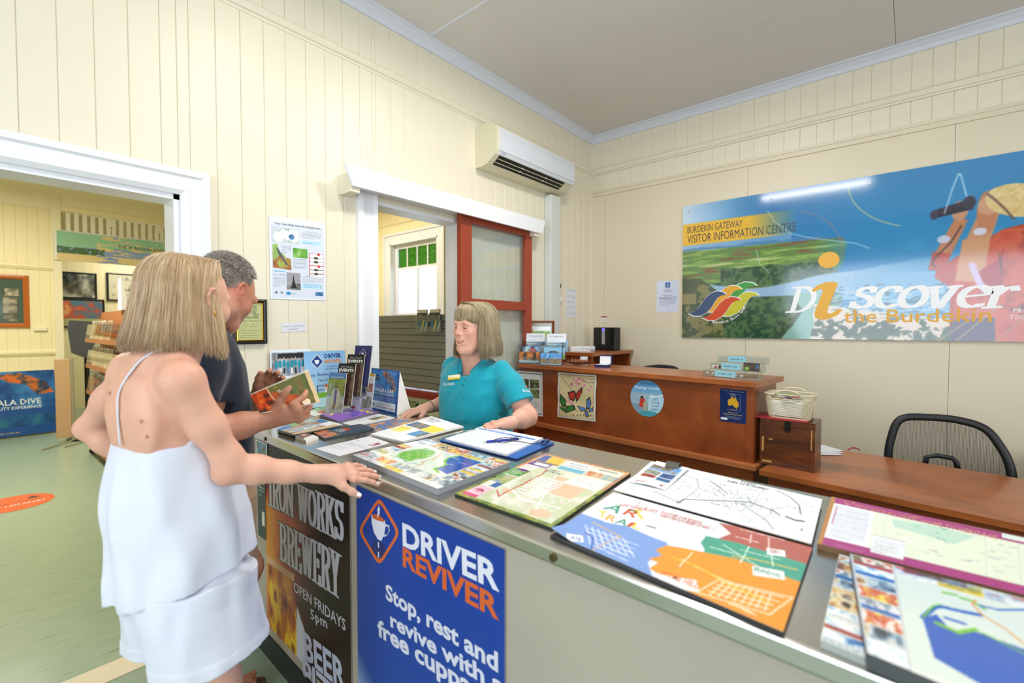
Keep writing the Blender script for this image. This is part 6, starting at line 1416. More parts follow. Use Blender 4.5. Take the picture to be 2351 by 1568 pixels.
for i in range(8): L_.append(((1665+15*i, 1335+4*i), (1630+18*i, 1365+5*i)))
for i in range(4): L_.append(((1655-10*i, 1335+7*i), (1800-12*i, 1372+9*i)))
grid_px(cv, L_, .010, '#f6dcb8'); cv.line([g(*p) for p in ((1545, 1280), (1600, 1300), (1680, 1345), (1770, 1385))], .012, '#f6c22a')
for a, b in (((1700, 1215), (1800, 1240)), ((1690, 1232), (1740, 1245)), ((1765, 1235), (1765, 1262)), ((1725, 1228), (1722, 1246))): cv.line([g(*a), g(*b)], .009, '#f0d4d0')
for a, b in (((1630, 1255), (1700, 1275)), ((1660, 1250), (1740, 1300)), ((1700, 1262), (1790, 1285)), ((1720, 1255), (1700, 1292)), ((1770, 1270), (1775, 1300))): cv.line([g(*a), g(*b)], .009, '#cfe8de')
cv.line([g(*p) for p in ((1680, 1277), (1725, 1282), (1830, 1308))], .010, '#f0c43a')
for (cx, cy, w2, h2, a_) in ((1320, 1235, 20, 9, 0), (1556, 1338, 48, 14, 0), (1782, 1268, 22, 8, 0), (1765, 1315, 38, 10, 0)):
    cv.poly([g(cx-w2, cy-h2*.5-w2*.30), g(cx+w2*.9, cy+w2*.18-h2), g(cx+w2, cy+w2*.32+h2*.4), g(cx-w2*.95, cy-w2*.12+h2)], '#f2f2f4')
cv.body(.36, .80, .62, .92, 9, '#8a8f9a', 3, .5)
fold_ = lambda u, v: .022*np.clip(.10-u*.8-v*.55, 0, .1)*10*.5
P_ = pad('art_trail_map', px, cv, .0012, z0=HC+.0065, label='colourful art trail map in blue, orange, green and red, near the counter edge', m=M_print, warp=fold_)
P_.nib([[(0, 0), (.2, .9), (.3, 1), (.35, .8), (.15, .55), (.4, .5), (.35, .1), (0, .0)]], .175, .905, .045, '#d2603c', .06, .03, .5, .3)
tpx(P_, g, 'urdekin', (1422, 1161), (1508, 1178), (1424, 1152), '#d2603c', shear=.4)
for ch, a, b, up, c_ in (('A', (1383, 1167), (1418, 1180), (1398, 1153), '#3f9c80'), ('R', (1428, 1180), (1458, 1190), (1438, 1166), '#d2552c'), ('T', (1460, 1192), (1490, 1192), (1470, 1173), '#e8c81f'), ('T', (1372, 1187), (1392, 1190), (1374, 1172), '#e8d31f'), ('R', (1388, 1193), (1410, 1199), (1394, 1180), '#e0a81f'), ('A', (1410, 1200), (1436, 1208), (1420, 1188), '#3f9c80'), ('I', (1438, 1207), (1446, 1210), (1442, 1196), '#d2552c'), ('L', (1450, 1211), (1468, 1216), (1456, 1199), '#e8d31f')): tpx(P_, g, ch, a, b, up, c_, bold=.025, res=2)
tpx(P_, g, 'DISCOVER OUR REGION', (1517, 1179), (1608, 1204), (1519, 1173), '#d2603c', bold=.01); tpx(P_, g, 'THROUGH A JOURNEY OF ART', (1513, 1186), (1627, 1216), (1515, 1180), '#d2603c', bold=.01); tpx(P_, g, 'LEGEND', (1482, 1208), (1506, 1215), (1483, 1204), '#333333', bold=.02)
tpx(P_, g, 'AYR', (1308, 1237), (1332, 1244), (1309, 1229), '#5f82c8', bold=.02); tpx(P_, g, 'HOME HILL', (1517, 1320), (1600, 1352), (1521, 1308), '#e0702c', bold=.02); tpx(P_, g, 'GIRU', (1766, 1268), (1792, 1274), (1768, 1260), '#b5554c', bold=.02); tpx(P_, g, 'BRANDON', (1731, 1310), (1790, 1327), (1734, 1301), '#3f9c80', bold=.02)
fin(P_)
cv = Canvas(4, 4, '#3a3c40'); P_ = pad('dark_folder', ((1263, 1229), (1796, 1456), (1866, 1261), (1412, 1136)), cv, .005, label='dark folder showing its edge beneath the art trail map', cat='folder', m=mat('dark_folder', '#33363a', .5), edge='#2a2a2c'); fin(P_)
# roads map
px = ((1409, 1123), (1863, 1247), (1888, 1146), (1508, 1058)); g = uvq(flat(px, HC+.014))
cv = Canvas(330, 150, '#eceef6'); r = np.random.RandomState(5)
for i in range(11): cv.line([(.18+.075*i, .12), (.18+.075*i, .92)], .003, '#c9ccd6')
for i in range(5): cv.line([(.15, .18+.16*i), (.97, .18+.16*i)], .003, '#c9ccd6')
def walk(x, y, n, st, a, w, col, jit=.7):
    pts = [(x, y)]
    for k in range(n): a += r.normal(0, jit); x += math.cos(a)*st; y += math.sin(a)*st*2; pts.append((min(max(x, .12), .97), min(max(y, .08), .93)))
    cv.line(pts, w, col)
for i in range(70): walk(r.normal(.62, .15), r.normal(.52, .15), r.randint(3, 8), .014, r.uniform(0, 6), .006, '#6f7480')
for i in range(12): walk(r.uniform(.2, .9), r.uniform(.15, .85), 7, .02, r.uniform(0, 6), .006, '#8a8f9a')
for pts, w in (([g(*p) for p in ((1555, 1155), (1570, 1146), (1610, 1148), (1660, 1150), (1720, 1152), (1775, 1172), (1790, 1182))], .018), ([g(*p) for p in ((1783, 1125), (1815, 1142), (1835, 1160), (1838, 1180))], .014), ([g(*p) for p in ((1670, 1132), (1640, 1110), (1630, 1105))], .014), ([g(*p) for p in ((1700, 1155), (1760, 1195), (1775, 1215))], .010), ([g(*p) for p in ((1805, 1186), (1825, 1194), (1845, 1197))], .030), ([g(*p) for p in ((1500, 1128), (1530, 1140), (1560, 1155))], .010), ([g(*p) for p in ((1560, 1155), (1605, 1120), (1600, 1100), (1570, 1090))], .008)): cv.line(pts, w, '#4a4f5c')
P_ = pad('roads_map', px, cv, .003, z0=HC+.011, label='white sheet of black line road map beside the bulldog-clipped flyer', m=M_print); tpx(P_, g, 'ROADS', (1700, 1107), (1735, 1115), (1702, 1103), '#333333', shear=.2, bold=.01); tpx(P_, g, 'SHIRE OF BURDEKIN', (1668, 1106), (1764, 1126), (1670, 1102), '#333333', shear=.2, bold=.01); tpx(P_, g, '8', (1838, 1219), (1842, 1220), (1839, 1212), '#333333')
fin(P_)
# flyer under a bulldog clip
px = ((1443, 1105), (1528, 1124), (1582, 1077), (1497, 1061)); cv = Canvas(70, 90, '#eceef4'); cv.photo(.12, .62, .9, .88, ['#3f7fc9', '#7fb0e0', '#8a7a6a', '#5a5048'], 5, 3); cv.photo(.12, .42, .5, .60, ['#2f3a2a', '#8a8f80', '#d9d9d4'], 7, 5); cv.photo(.54, .40, .9, .60, ['#1f3f6f', '#3f6fae', '#8a8070'], 6, 6); cv.photo(.12, .28, .5, .40, ['#7a1f1a', '#b0483a', '#3a2a2a'], 7, 7); cv.photo(.54, .25, .9, .38, ['#1a1a1a', '#2f6fae', '#4a4a4a'], 7, 8); cv.ell(.82, .10, .05, .03, '#a03a34'); cv.body(.2, .13, .7, .22, 3, '#999999', 2)
P_ = Print('travel_flyer', flat(px, HC+.017), cv, .0015, None, None, lambda u, v: .004*np.sin(u*3+v*2)**2, None); g = uvq(flat(px, HC+.017)); tpx(P_, g, 'aBowen', (1458, 1106), (1482, 1110), (1460, 1102), '#b8343a', shear=.3); tag(P_.done(), 'photo flyer held by a steel bulldog clip on top of the maps', 'flyer')
def bulldog(name, c, dirv, w, h, m, label, group=None, lever=1):
    """folding clip: prism body with two wire levers"""
    t = thing(name, label, 'clip', tuple(c), math.atan2(dirv[1], dirv[0]), group)
    MB().extrude([(-h*.5, 0), (-h*.5, h*.55), (h*.05, h*.62), (h*.5, h*.08), (h*.5, -.0), (h*.46, -.0), (h*.02, h*.54), (-h*.42, h*.47), (-h*.42, 0)], 'x', -w/2, w/2).build('clip_body', m, t)
    for z_, dy in ((h*.10, .9), ):
        MB().tube([(-w*.25, h*.45, z_), (-w*.20, h*.45+w*.5, z_-.001), (0, h*.45+w*.62, z_-.001), (w*.20, h*.45+w*.5, z_-.001), (w*.25, h*.45, z_)], .0012, 6).build('clip_lever', mat('clip_wire', '#c9c4b4', .2, metal=1), t)
    return t
cpos = on_z(1545, 1073, HC+.018); d_ = on_z(1580, 1080, HC+.018)-on_z(1505, 1065, HC+.018); bulldog('bulldog_clip', cpos, -d_, .040, .026, mat('clip_steel', '#6f7068', .3, metal=.8), 'dull steel bulldog clip holding the flyer on the maps')
# heritage map on a board
px = ((1876, 1247), (2640, 1437), (2600, 1288), (1909, 1140)); g = uvq(flat(px, HC+.016))
cv = Canvas(330, 130, '#b8824a'); u0 = g(1902, 1200)[0]; cv.rect(u0, .0, 1, 1, '#a8407f'); cv.rect(u0, .13, 1, .86, '#e2ead6'); cv.rect(u0, .13, g(2003, 1200)[0], .86, '#e8eaf2')
gl2 = [g(*p) for p in ((2047, 1192), (2100, 1200), (2160, 1210), (2240, 1232), (2190, 1250), (2120, 1228), (2050, 1208))]; cv.poly(gl2, '#bfdccb'); n_ = cv.noise(20, 4); cv.m(cv.pmask(gl2) & (n_ > .35), '#8fc4a8')
cv.body(u0+.018, .17, g(1995, 1200)[0], .82, 26, '#7f8591', 5, .55); cv.rect(u0+.012, .40, u0+.017, .80, '#b04a80', .7)
a_ = g(2005, 1226); b_ = g(2073, 1288); cv.rect(a_[0], b_[1], b_[0]+.002, a_[1], '#b0607a'); cv.rect(a_[0]+.002, b_[1]+.02, b_[0], a_[1]-.01, '#e6e9ee'); cv.body(a_[0]+.006, b_[1]+.04, b_[0]-.02, a_[1]-.05, 9, '#7f8591', 6, .5)
for pts in (((2045, 1195), (2052, 1215), (2075, 1235)), ((2075, 1235), (2110, 1255))): cv.line([g(*p) for p in pts], .010, '#f4f6f4')
r = np.random.RandomState(9)
for i in range(40): x, y = r.uniform(.28, .95), r.uniform(.2, .8); cv.line([(x, y), (x+r.uniform(.01, .03), y)], .012, ['#b0b4bc', '#9fc4b0', '#8f9fc8', '#c9a8b0'][i % 4], .8)
for i in range(14): cv.line([(.24+.05*i, .14), (.24+.05*i, .85)], .002, '#d2d9cc')
cv.rect(g(2300, 1240)[0], .90, 1, 1, '#dfeae4')
P_ = pad('heritage_map_board', px, cv, .013, label='board-mounted heritage map with a purple title band at the back edge', cat='map board', m=M_print, edge='#7a5a38')
tpx(P_, g, 'Queenscliff', (1935, 1156), (2110, 1199), (1938, 1146), '#d08a72', shear=.4); tpx(P_, g, 'HOME TO HERITAGE', (2115, 1200), (2290, 1239), (2118, 1192), '#d9a48c')
tpx(P_, g, 'Townsville Enterprise Limited', (1915, 1252), (1980, 1268), (1916, 1249), '#e8b8d8'); fin(P_)
# two map pads at the right-hand end
def pads(px, seed, t, z0, label, u1):
    g = uvq(flat(px, z0+t)); cv = Canvas(260, 220, '#e0ebe0'); adgrid(cv, 0, 0, u1, 1, 1, 9, seed); adgrid(cv, u1, .86, 1, 1, 4, 1, seed+2); return g, cv
px = ((1884, 1468), (2460, 1700), (2470, 1420), (1927, 1272))
g, cv = pads(px, 11, .012, HC, '', .32); P_ = pad('street_map_pad', px, cv, .012, label='lower glossy street map pad, mostly covered by the thicker one', edge='#a9b0ac'); fin(P_)
px = ((1990, 1498), (2620, 1760), (2560, 1428), (1951, 1271)); g = uvq(flat(px, HC+.030)); cv = Canvas(330, 260, '#dfe9e2')
u1 = .20; adgrid(cv, .01, 0, u1, 1, 1, 8, 21); cv.rect(0, 0, .012, 1, '#b9bec6'); adgrid(cv, u1, .88, .75, 1, 3, 1, 9); cv.rect(u1, 0, u1+.008, 1, '#c9ccd2')
cv.photo(g(2075, 1310)[0], g(2290, 1370)[1], g(2220, 1345)[0], 1, ['#3a4a6a', '#8a94a8', '#6a4a3a', '#a03a2a'], 6, 4)
sea = [g(*p) for p in ((2118, 1420), (2150, 1410), (2185, 1448), (2240, 1450), (2351, 1490), (2600, 1600), (2620, 1760), (2300, 1600), (2145, 1510))]; cv.poly(sea, '#2a5fc0')
for pts, w, c_ in ((((2118, 1418), (2145, 1395), (2160, 1392), (2200, 1402), (2250, 1412)), .030, '#2a5fc0'), (((2120, 1416), (2143, 1391), (2158, 1388)), .012, '#7cc23c'), (((2165, 1360), (2195, 1366)), .022, '#7cc23c'), (((2205, 1372), (2232, 1380), (2260, 1398)), .022, '#7cc23c'), (((2250, 1390), (2290, 1400), (2351, 1400)), .018, '#2a6fc9'), (((2150, 1430), (2200, 1452), (2240, 1445)), .028, '#7cc23c'), (((2240, 1378), (2232, 1386), (2255, 1412), (2310, 1445), (2351, 1478)), .012, '#e89a3a'), (((2170, 1418), (2215, 1432)), .022, '#2a5fc0'), (((2245, 1448), (2351, 1500), (2500, 1570)), .012, '#7cc23c')): cv.line([g(*p) for p in pts], w, c_)
for i in range(60):
    x, y = g(r.uniform(2110, 2350), r.uniform(1345, 1460)); m0 = cv.a[min(int(y*259), 259) if 0 <= y < 1 else 0, min(int(x*329), 329) if 0 <= x < 1 else 0]
    if m0[2] < .8: continue
    cv.line([(x, y), (x+r.uniform(-.02, .02), y+r.uniform(-.03, .03))], .003, '#f6f8f6')
cv.rect(u1+.01, 0, 1, .02, '#f2f4f2'); cv.blur(1)
P_ = pad('street_map_pad', px, cv, .022, z0=HC+.008, label='thick glossy street map pad in the right foreground, blue sea at its middle', edge='#4a4d50'); fin(P_)

# ---- clipboard with visitor sheet, pen on a cord
cb = thing('clipboard', 'blue clipboard with a lined sign-in sheet beside the staff hand', 'clipboard', tuple(on_z(1140, 1020, HC)))
px = ((1010, 1011), (1186, 1053), (1272, 1016), (1108, 979)); cv = Canvas(4, 4, '#1557a8'); P_ = Print('board', flat(px, HC+.006), cv, .0045, mat('blue_vinyl', '#1c5fb4', .35), cb, edge='#123f80'); P_.done()
px = ((1021, 1007), (1164, 1043), (1247, 1005), (1108, 978)); q = flat(px, HC+.014); g = uvq(q); cv = Canvas(150, 110, '#e6e8f2')
for i in range(13): cv.line([(.03, .06+.055*i), (.97, .06+.055*i)], .006, '#b4bac9')
cv.rect(.04, .80, .96, .87, '#2f7fd0'); cv.body(.06, .815, .90, .86, 1, '#dfe9f6', 2, .8)
P_ = Print('paper_stack', q, cv, .0075, M_print, cb, edge='#d5d7e0'); P_.text('VISITOR SIGN-IN', .30, .905, .030, '#2a4a8a', w=.28); P_.text('Townsville', .72, .905, .03, '#2f7fd0'); P_.done()
a_, b_ = on_z(1040, 997, HC+.018), on_z(1090, 985, HC+.018); MB().tube([a_-V(*cb.location), (a_+b_)/2-V(*cb.location)+V(0, 0, .004), b_-V(*cb.location)], .003, 8, flat=.6).build('clip_bar', mat('clip_wire', '#c9c4b4', .2, metal=1), cb, True)
bulldog('binder_clip', on_z(1251, 1018, HC+.010), on_z(1270, 1012, HC)-on_z(1235, 1027, HC), .032, .024, mat('blue_steel', '#163a6e', .3), 'small dark blue binder clip gripping the clipboard edge')
pn = thing('pen', 'blue ballpoint pen on a black cord lying on the sign-in sheet', 'pen', tuple(on_z(1150, 1010, HC+.020)))
a_, b_ = on_z(1107, 1015, HC+.019), on_z(1197, 1007, HC+.019); o_ = V(*pn.location); L_ = lambda t: a_*(1-t)+b_*t-o_
MB().tube([L_(0), L_(.06), L_(.12)], [.0010, .0030, .0042], 10).build('pen_tip', mat('chrome', '#cfd2d6', .15, metal=1), pn, True); MB().tube([L_(.12), L_(.4), L_(.62)], [.0046, .0052, .0048], 12).build('grip', mat('pen_blue', '#1c2f9a', .25), pn, True); MB().tube([L_(.62), L_(.93)], [.0045, .0042], 12).build('barrel', mat('pen_blue_dark', '#16246e', .3), pn, True); MB().tube([L_(.93), L_(1.0)], [.0025, .0025], 8).build('button', mat('chrome', '#cfd2d6', .15, metal=1), pn, True)
MB().bbox(-.02, .012, -.001, .001, .004, .0055, .0005, M=Matrix.Translation(Vector(L_(.82))) @ Matrix.Rotation(math.atan2(*(b_-a_)[1::-1]), 4, 'Z')).build('pocket_clip', mat('pen_blue_dark'), pn)
cp = catm([on_z(*p, HC+.024) for p in ((1195, 1002), (1150, 1006), (1135, 1011), (1152, 1017), (1178, 1013), (1200, 1015), (1225, 1019), (1246, 1018))], 6); cd = MB().tube([p-o_ for p in cp], .0014, 6).build('cord', mat('black_cord', '#15151a', .6), pn, True)
# ---- leaflets and brochures at the far end
def leafy(name, px, cvf, t, label, cat='brochure', z0=HC, m=M_print, edge=None, n=(80, 50), warp=None, group=None):
    cv = Canvas(n[0], n[1], '#ffffff'); cvf(cv); P = pad(name, px, cv, t, z0, label, cat, m, edge, warp, group); return P
def f1(cv): cv.a[:] = cv.c('#e6e6ee'); cv.rect(0, .0, 1, 1, '#e4e5ee'); cv.body(.08, .42, .92, .62, 3, '#9a9aa4', 1); cv.body(.08, .15, .6, .36, 4, '#9a9aa4', 2); cv.photo(.70, .66, .90, .86, ['#a03a30', '#8a2f28', '#e4e5ee', '#a03a30'], 6, 3); cv.rect(.08, .68, .22, .72, '#555555', .3)
fin(leafy('white_leaflet', ((724, 1030), (778, 1047), (895, 1017), (849, 1001)), f1, .0012, 'white leaflet with a small red leaf, lying beside the town map pad', 'leaflet'))
def f2(cv):
    cv.a[:] = cv.c('#eceef4'); cv.photo(.05, .50, .55, .70, ['#0f1a33', '#3a6fae', '#c98a4a', '#dfe6ee'], 5, 4); cv.rect(.55, .48, .98, .72, '#e9dc4a'); cv.photo(.62, .24, .98, .46, ['#2f7fd0', '#5aa0e0', '#7a6a58', '#55503f'], 3, 5); cv.rect(.05, .24, .40, .46, '#e9dc4a'); cv.grad(.05, .24, .40, .46, '#f2ec9a', '#e3d33a')
q_ = ((851, 996), (925, 1013), (1062, 978), (990, 957)); P_ = leafy('white_brochure', q_, f2, .004, 'white and yellow brochure on top of the fanned pile behind the clipboard', z0=HC+.009, n=(110, 80), warp=lambda u, v: .012*np.clip(v-.6, 0, 1)*np.clip(1-u, 0, 1)); P_.text('BROCHURE', .30, .88, .05, '#4a4f5c', w=.3); P_.text('TOWNSVILLE', .30, .81, .04, '#8a8f9a', w=.28); fin(P_)
for k, (dx, dy) in enumerate(((3, 2), (-2, 3))):
    q2 = [(a+dx, b+dy) for a, b in q_]; P_ = leafy('white_brochure', q2, f2, .004, ('white and yellow brochure second in the fanned pile', 'white and yellow brochure at the bottom of the fanned pile')[k], z0=HC+.0045*(1-k), n=(40, 30)); fin(P_)
def f3(cv): cv.a[:] = cv.c('#2b4a5e'); cv.photo(0, .05, .30, .95, ['#2b4a5e', '#b5603f', '#d98a5f', '#2b4a5e'], 3, 4); cv.ell(.58, .6, .07, .22, '#b8402c'); cv.photo(.78, .2, .97, .9, ['#2b4a5e', '#2b4a5e', '#a8484a'], 12, 6); cv.body(.36, .25, .52, .8, 5, '#e6eef2', 5, .8)
P_ = leafy('teal_brochure', ((745, 1006), (859, 983), (827, 973), (715, 991)), f3, .008, 'long dark teal brochure with coral-red leaf prints', edge='#3a4248', n=(110, 40)); fin(P_)
def f4(cv): cv.a[:] = cv.c('#5a463e'); cv.ell(.5, .5, .3, .35, '#a0402f'); cv.ell(.5, .5, .2, .18, '#e6d9c9', .7)
P_ = leafy('business_cards', ((678, 1000), (697, 1006), (718, 998), (699, 992)), f4, .014, 'small stack of brown business cards next to the magazines', 'cards', edge='#e8e4da', n=(24, 20)); fin(P_)
P_ = leafy('card_stack', ((697, 1006), (703, 1013), (731, 1003), (719, 998)), lambda cv: cv.rect(0, 0, 1, 1, '#e6e2da'), .010, 'white stack of cards beside the brown business cards', 'cards', edge='#e8e4da', n=(6, 6)); fin(P_)
def f5(cv): cv.photo(0, 0, 1, 1, ['#7a4a30', '#c98a5a', '#8f9aa0', '#d9d0c4', '#4a6f9a'], 4, 7); cv.rect(.62, .72, 1, 1, '#e6e6ea'); cv.rect(.36, .80, .62, .98, '#2f6fae'); cv.rect(.0, .0, .28, .28, '#3f6fae'); cv.rect(.0, .28, .25, .5, '#7fa84a'); cv.rect(.9, 0, 1, .9, '#d9b46a'); cv.body(.66, .3, .88, .6, 4, '#f2f2f2', 3, .8)
q_ = ((637, 985), (674, 996), (786, 974), (715, 956)); labs = ('topmost glossy travel magazine of the pile at the counter end', 'second magazine of the pile at the counter end', 'third magazine of the pile at the counter end', 'bottom magazine of the pile at the counter end')
for k in range(4):
    dx, dy = ((0, 0), (1.5, 1), (-1, .5), (1, 1.5))[k]; P_ = leafy('magazine', [(a+dx, b+dy+k*1.2) for a, b in q_], f5, .0045, labs[k], 'magazine', z0=HC+.0048*(3-k), edge=('#c9c6bb', '#5a564e', '#d6d2c6', '#4a463e')[k], n=(100, 70) if k == 0 else (16, 12)); fin(P_)
def f6(cv):
    cv.a[:] = cv.c('#8a5ac0'); 
    for a, b, c_ in (((.62, .80), 0, '#e3d92a'), ((.10, .30), 1, '#e3d92a')): pass
    cv.line([(.50, .90), (.60, .80), (.72, .90), (.84, .80), (.97, .85)], .07, '#e6dc2a'); cv.line([(.62, .35), (.66, .65), (.78, .60), (.80, .40), (.9, .50)], .07, '#3a45b8'); cv.line([(.10, .10), (.2, .25), (.34, .10)], .06, '#e6dc2a'); cv.line([(.06, .75), (.16, .45), (.30, .5), (.28, .7)], .07, '#3a45b8')
P_ = leafy('purple_brochure', ((736, 951), (776, 967), (869, 944), (812, 934)), f6, .016, 'purple brochure stack with yellow and blue squiggles', edge='#6a6478', n=(110, 70)); P_.text('TOWNSVILLE', .40, .62, .05, '#3a45b8', w=.25); P_.text('GUIDE TO GUIDE', .44, .48, .05, '#e6dc2a', w=.25, bold=.02); fin(P_)
def f7(cv): cv.a[:] = cv.c('#e4e4ea'); cv.photo(.42, .55, .80, .92, ['#4a3f2a', '#8a7a50', '#d9d0a8', '#6a5a3a'], 5, 9); cv.body(.06, .2, .4, .85, 6, '#8a8f9a', 4); [cv.rect(.01, .04+.05*i, .03, .065+.05*i, '#222222') for i in range(19)]; [cv.rect(.97, .04+.05*i, .99, .065+.05*i, '#222222') for i in range(19)]
fin(leafy('spiral_newsletter', ((777, 969), (810, 977), (907, 959), (869, 950)), f7, .0035, 'white spiral-edged newsletter between the purple brochures and the reef brochure', 'newsletter', n=(90, 50)))
fin(leafy('reef_brochure', ((844, 977), (866, 990), (957, 969), (911, 960)), lambda cv: cv.photo(0, 0, 1, 1, REEF, 5, 5), .005, 'blue coral reef brochure at the fingertips of the staff hand', n=(90, 50)))
def f8(cv): cv.photo(0, .4, 1, 1, ['#3f7fc0', '#8fb84a', '#e0e4e0', '#7a4a30'], 4, 8); cv.rect(0, 0, 1, .32, '#e6e4e0'); cv.photo(.5, .3, 1, .6, ['#a8341f', '#e0783a', '#d9c9b0'], 4, 3)
fin(leafy('travel_brochure', ((698, 949), (722, 955), (782, 938), (734, 932)), f8, .014, 'green and orange brochure stack behind the purple brochures', edge='#c9b99a', n=(60, 40)))
# ---- standing pieces
def stand(name, bl, br, hpx, lean, cvf, t, label, cat, n=(60, 80), m=M_print, edge=None, parent=None, z=HC+.001, wall=None):
    """upright card: base pixels on the counter, height in metres, lean backwards in metres"""
    a = on_z(*bl, z); b = on_z(*br, z)
    if wall: a, b = on_y(*bl, wall), on_y(*br, wall); a[2] = b[2] = min(a[2], b[2])
    nn = nrm(np.cross(b-a, V(0, 0, 1))); up = V(0, 0, hpx)-nn*lean
    cv = Canvas(n[0], n[1], '#ffffff'); cvf(cv); P = Print(name, [a, b, b+up, a+up], cv, t, m, parent, edge=edge); P.up = up; P.a = a; P.b = b; P.nn = nn; P.L = (label, cat, None); P.g = uvq([a, b, b+up, a+up]); return P
def f9(cv): cv.a[:] = cv.c('#1c4fa8'); cv.photo(.04, .42, .96, .97, ['#12509c', '#1a6fc0', '#2a86d0', '#163f80'], 6, 3); cv.photo(.38, .5, .95, .97, ['#b5452c', '#d97a3c', '#1c3f60', '#c98a6a', '#7a3a2a'], 10, 5, mask=cv.pmask([(.42, .95), (.58, .97), (.80, .86), (.92, .66), (.93, .46), (.80, .44), (.74, .64), (.60, .78), (.46, .84)])); cv.ell(.26, .78, .09, .08, '#14284a'); cv.m((cv.noise(40, 3) > .45) & (cv.Y > .42) & (cv.X < .4), '#9fc4ea', .8); cv.rect(.05, .05, .96, .235, '#e2e6ee'); cv.m(cv.pmask([(.1, .145), (.16, .19), (.16, .16), (.22, .16), (.22, .13), (.16, .13), (.16, .10)]), '#1c3f8a')
P_ = stand('dive_sign', (846, 938), (909, 953), .222, .02, f9, .004, 'blue YONGALA DIVE tent sign standing at the back of the counter', 'sign', (90, 170), M_gloss, edge='#1a3f80')
P_.text('YONGALA DIVE', .5, .46, .085, '#e8ecf4', w=.74, bold=.03); P_.text('VIRTUAL REALITY EXPERIENCE', .5, .395, .045, '#e8ecf4', w=.76, bold=.02); P_.text('Dive the world famous SS Yongala ship wreck without', .5, .325, .022, '#c9d6ee', w=.86, shear=.2); P_.text('having to dip a single toe in the water!', .5, .275, .022, '#c9d6ee', w=.6, shear=.2)
P_.text('LOCATED NEXT TO THE', .27, .160, .042, '#1c3f8a', 'l', w=.52); P_.text('SILVER LINK BRIDGE DISPLAY', .27, .085, .042, '#1c3f8a', 'l', w=.66); P_.text('Burdekin', .86, .90, .018, '#e8ecf4', bold=.02)
o_ = P_.done(); tag(o_, *P_.L[:2]); MB().add([tuple(p-P_.c0) for p in (P_.b-P_.nn*.005, P_.b-P_.nn*.095, P_.b+P_.up-P_.nn*.005, P_.a-P_.nn*.005, P_.a-P_.nn*.095, P_.a+P_.up-P_.nn*.005)], [(0, 1, 2), (3, 5, 4), (1, 4, 5, 2), (0, 3, 4, 1)]).build('back_leg', M_paper, o_)
def f10(cv): cv.a[:] = cv.c('#8fbfe8'); cv.grad(0, .25, 1, 1, '#a9d4f2', '#86b6e0'); cv.rect(0, .16, 1, .26, '#7fb83f'); cv.rect(0, 0, 1, .16, '#bfe0f4'); cv.rect(.45, .26, .70, .36, '#e8ecf0'); cv.rect(.45, .34, .72, .40, '#e08a3a'); cv.rect(.28, .26, .30, .38, '#333333')
a_, b_ = on_z(706, 941, HC), on_z(797, 924, HC)
P_ = stand('reviver_board', (703, 939), (797, 921), .300, .02, f10, .004, 'light blue DRIVER REVIVER board with Stop Revive Survive, propped on the counter', 'sign', (90, 120), M_print, edge='#dfe6ea', wall=2.415); g = P_.g
P_.poly([g(719, 802+24), g(719-14, 820), g(719, 800), g(719+14, 819)] and [(.30-.155, .815), (.30, .68), (.30+.155, .815), (.30, .95)], '#e6ded6', .0003); P_.poly([(.30-.135, .815), (.30, .70), (.30+.135, .815), (.30, .93)], '#123f8c', .0006); P_.poly([(.24, .845), (.35, .845), (.345, .80), (.32, .77), (.27, .77), (.245, .80)], '#e9edf4', .0009); P_.poly([(.295, .75), (.305, .75), (.305, .73), (.295, .73)], '#e9edf4', .0009)
P_.text('DRIVER', .69, .872, .075, '#1c3f8a', w=.42, bold=.03); P_.text('REVIVER', .69, .780, .060, '#e08a3a', w=.42, bold=.03); P_.text('VOLUNTEERS SAVING', .69, .705, .022, '#2a4f90', w=.34, bold=.02); P_.text('LIVES ACROSS AUSTRALIA', .69, .660, .022, '#2a4f90', w=.42, bold=.02)
P_.text('Stop. Revive. Survive.', .5, .555, .055, '#14387c', w=.90, bold=.02); P_.text('Take a break', .50, .455, .05, '#2a4f90', w=.42); P_.text('every 2 hours', .50, .365, .05, '#1c3f8a', w=.46, bold=.01); P_.text('while driving', .50, .285, .05, '#2a4f90', w=.44); tag(P_.done(), *P_.L[:2])
def f11(cv): cv.a[:] = cv.c('#e2ecf4'); cv.photo(.03, .58, .97, .96, ['#4a4f55', '#8a9098', '#c9ccd0', '#2a2d30'], 4, 5); cv.rect(.18, .86, .9, .94, '#26282c'); [(cv.ell(.14+.095*i, .765+.008*(i % 3), .040, .062, '#1f93ac'), cv.ell(.14+.095*i, .85+.008*(i % 3), .014, .022, '#c99a80'), cv.rect(.115+.095*i, .62, .165+.095*i, .71, ('#5a82b4', '#e6e6e6', '#232d3c')[i % 3])) for i in range(9)]; cv.body(.10, .33, .9, .42, 2, '#7a9ab4', 2); cv.body(.10, .05, .9, .22, 5, '#7a9ab4', 3)
P_ = stand('volunteer_board', (624, 953), (716, 931), .325, .012, f11, .003, 'white TOURISM VOLUNTEERS board with a group photo, propped behind the counter end', 'sign', (110, 110), M_print, wall=2.435); P_.text('TOURISM VOLUNTEERS', .5, .485, .055, '#1c6f9a', w=.9, bold=.03); tag(P_.done(), *P_.L[:2])
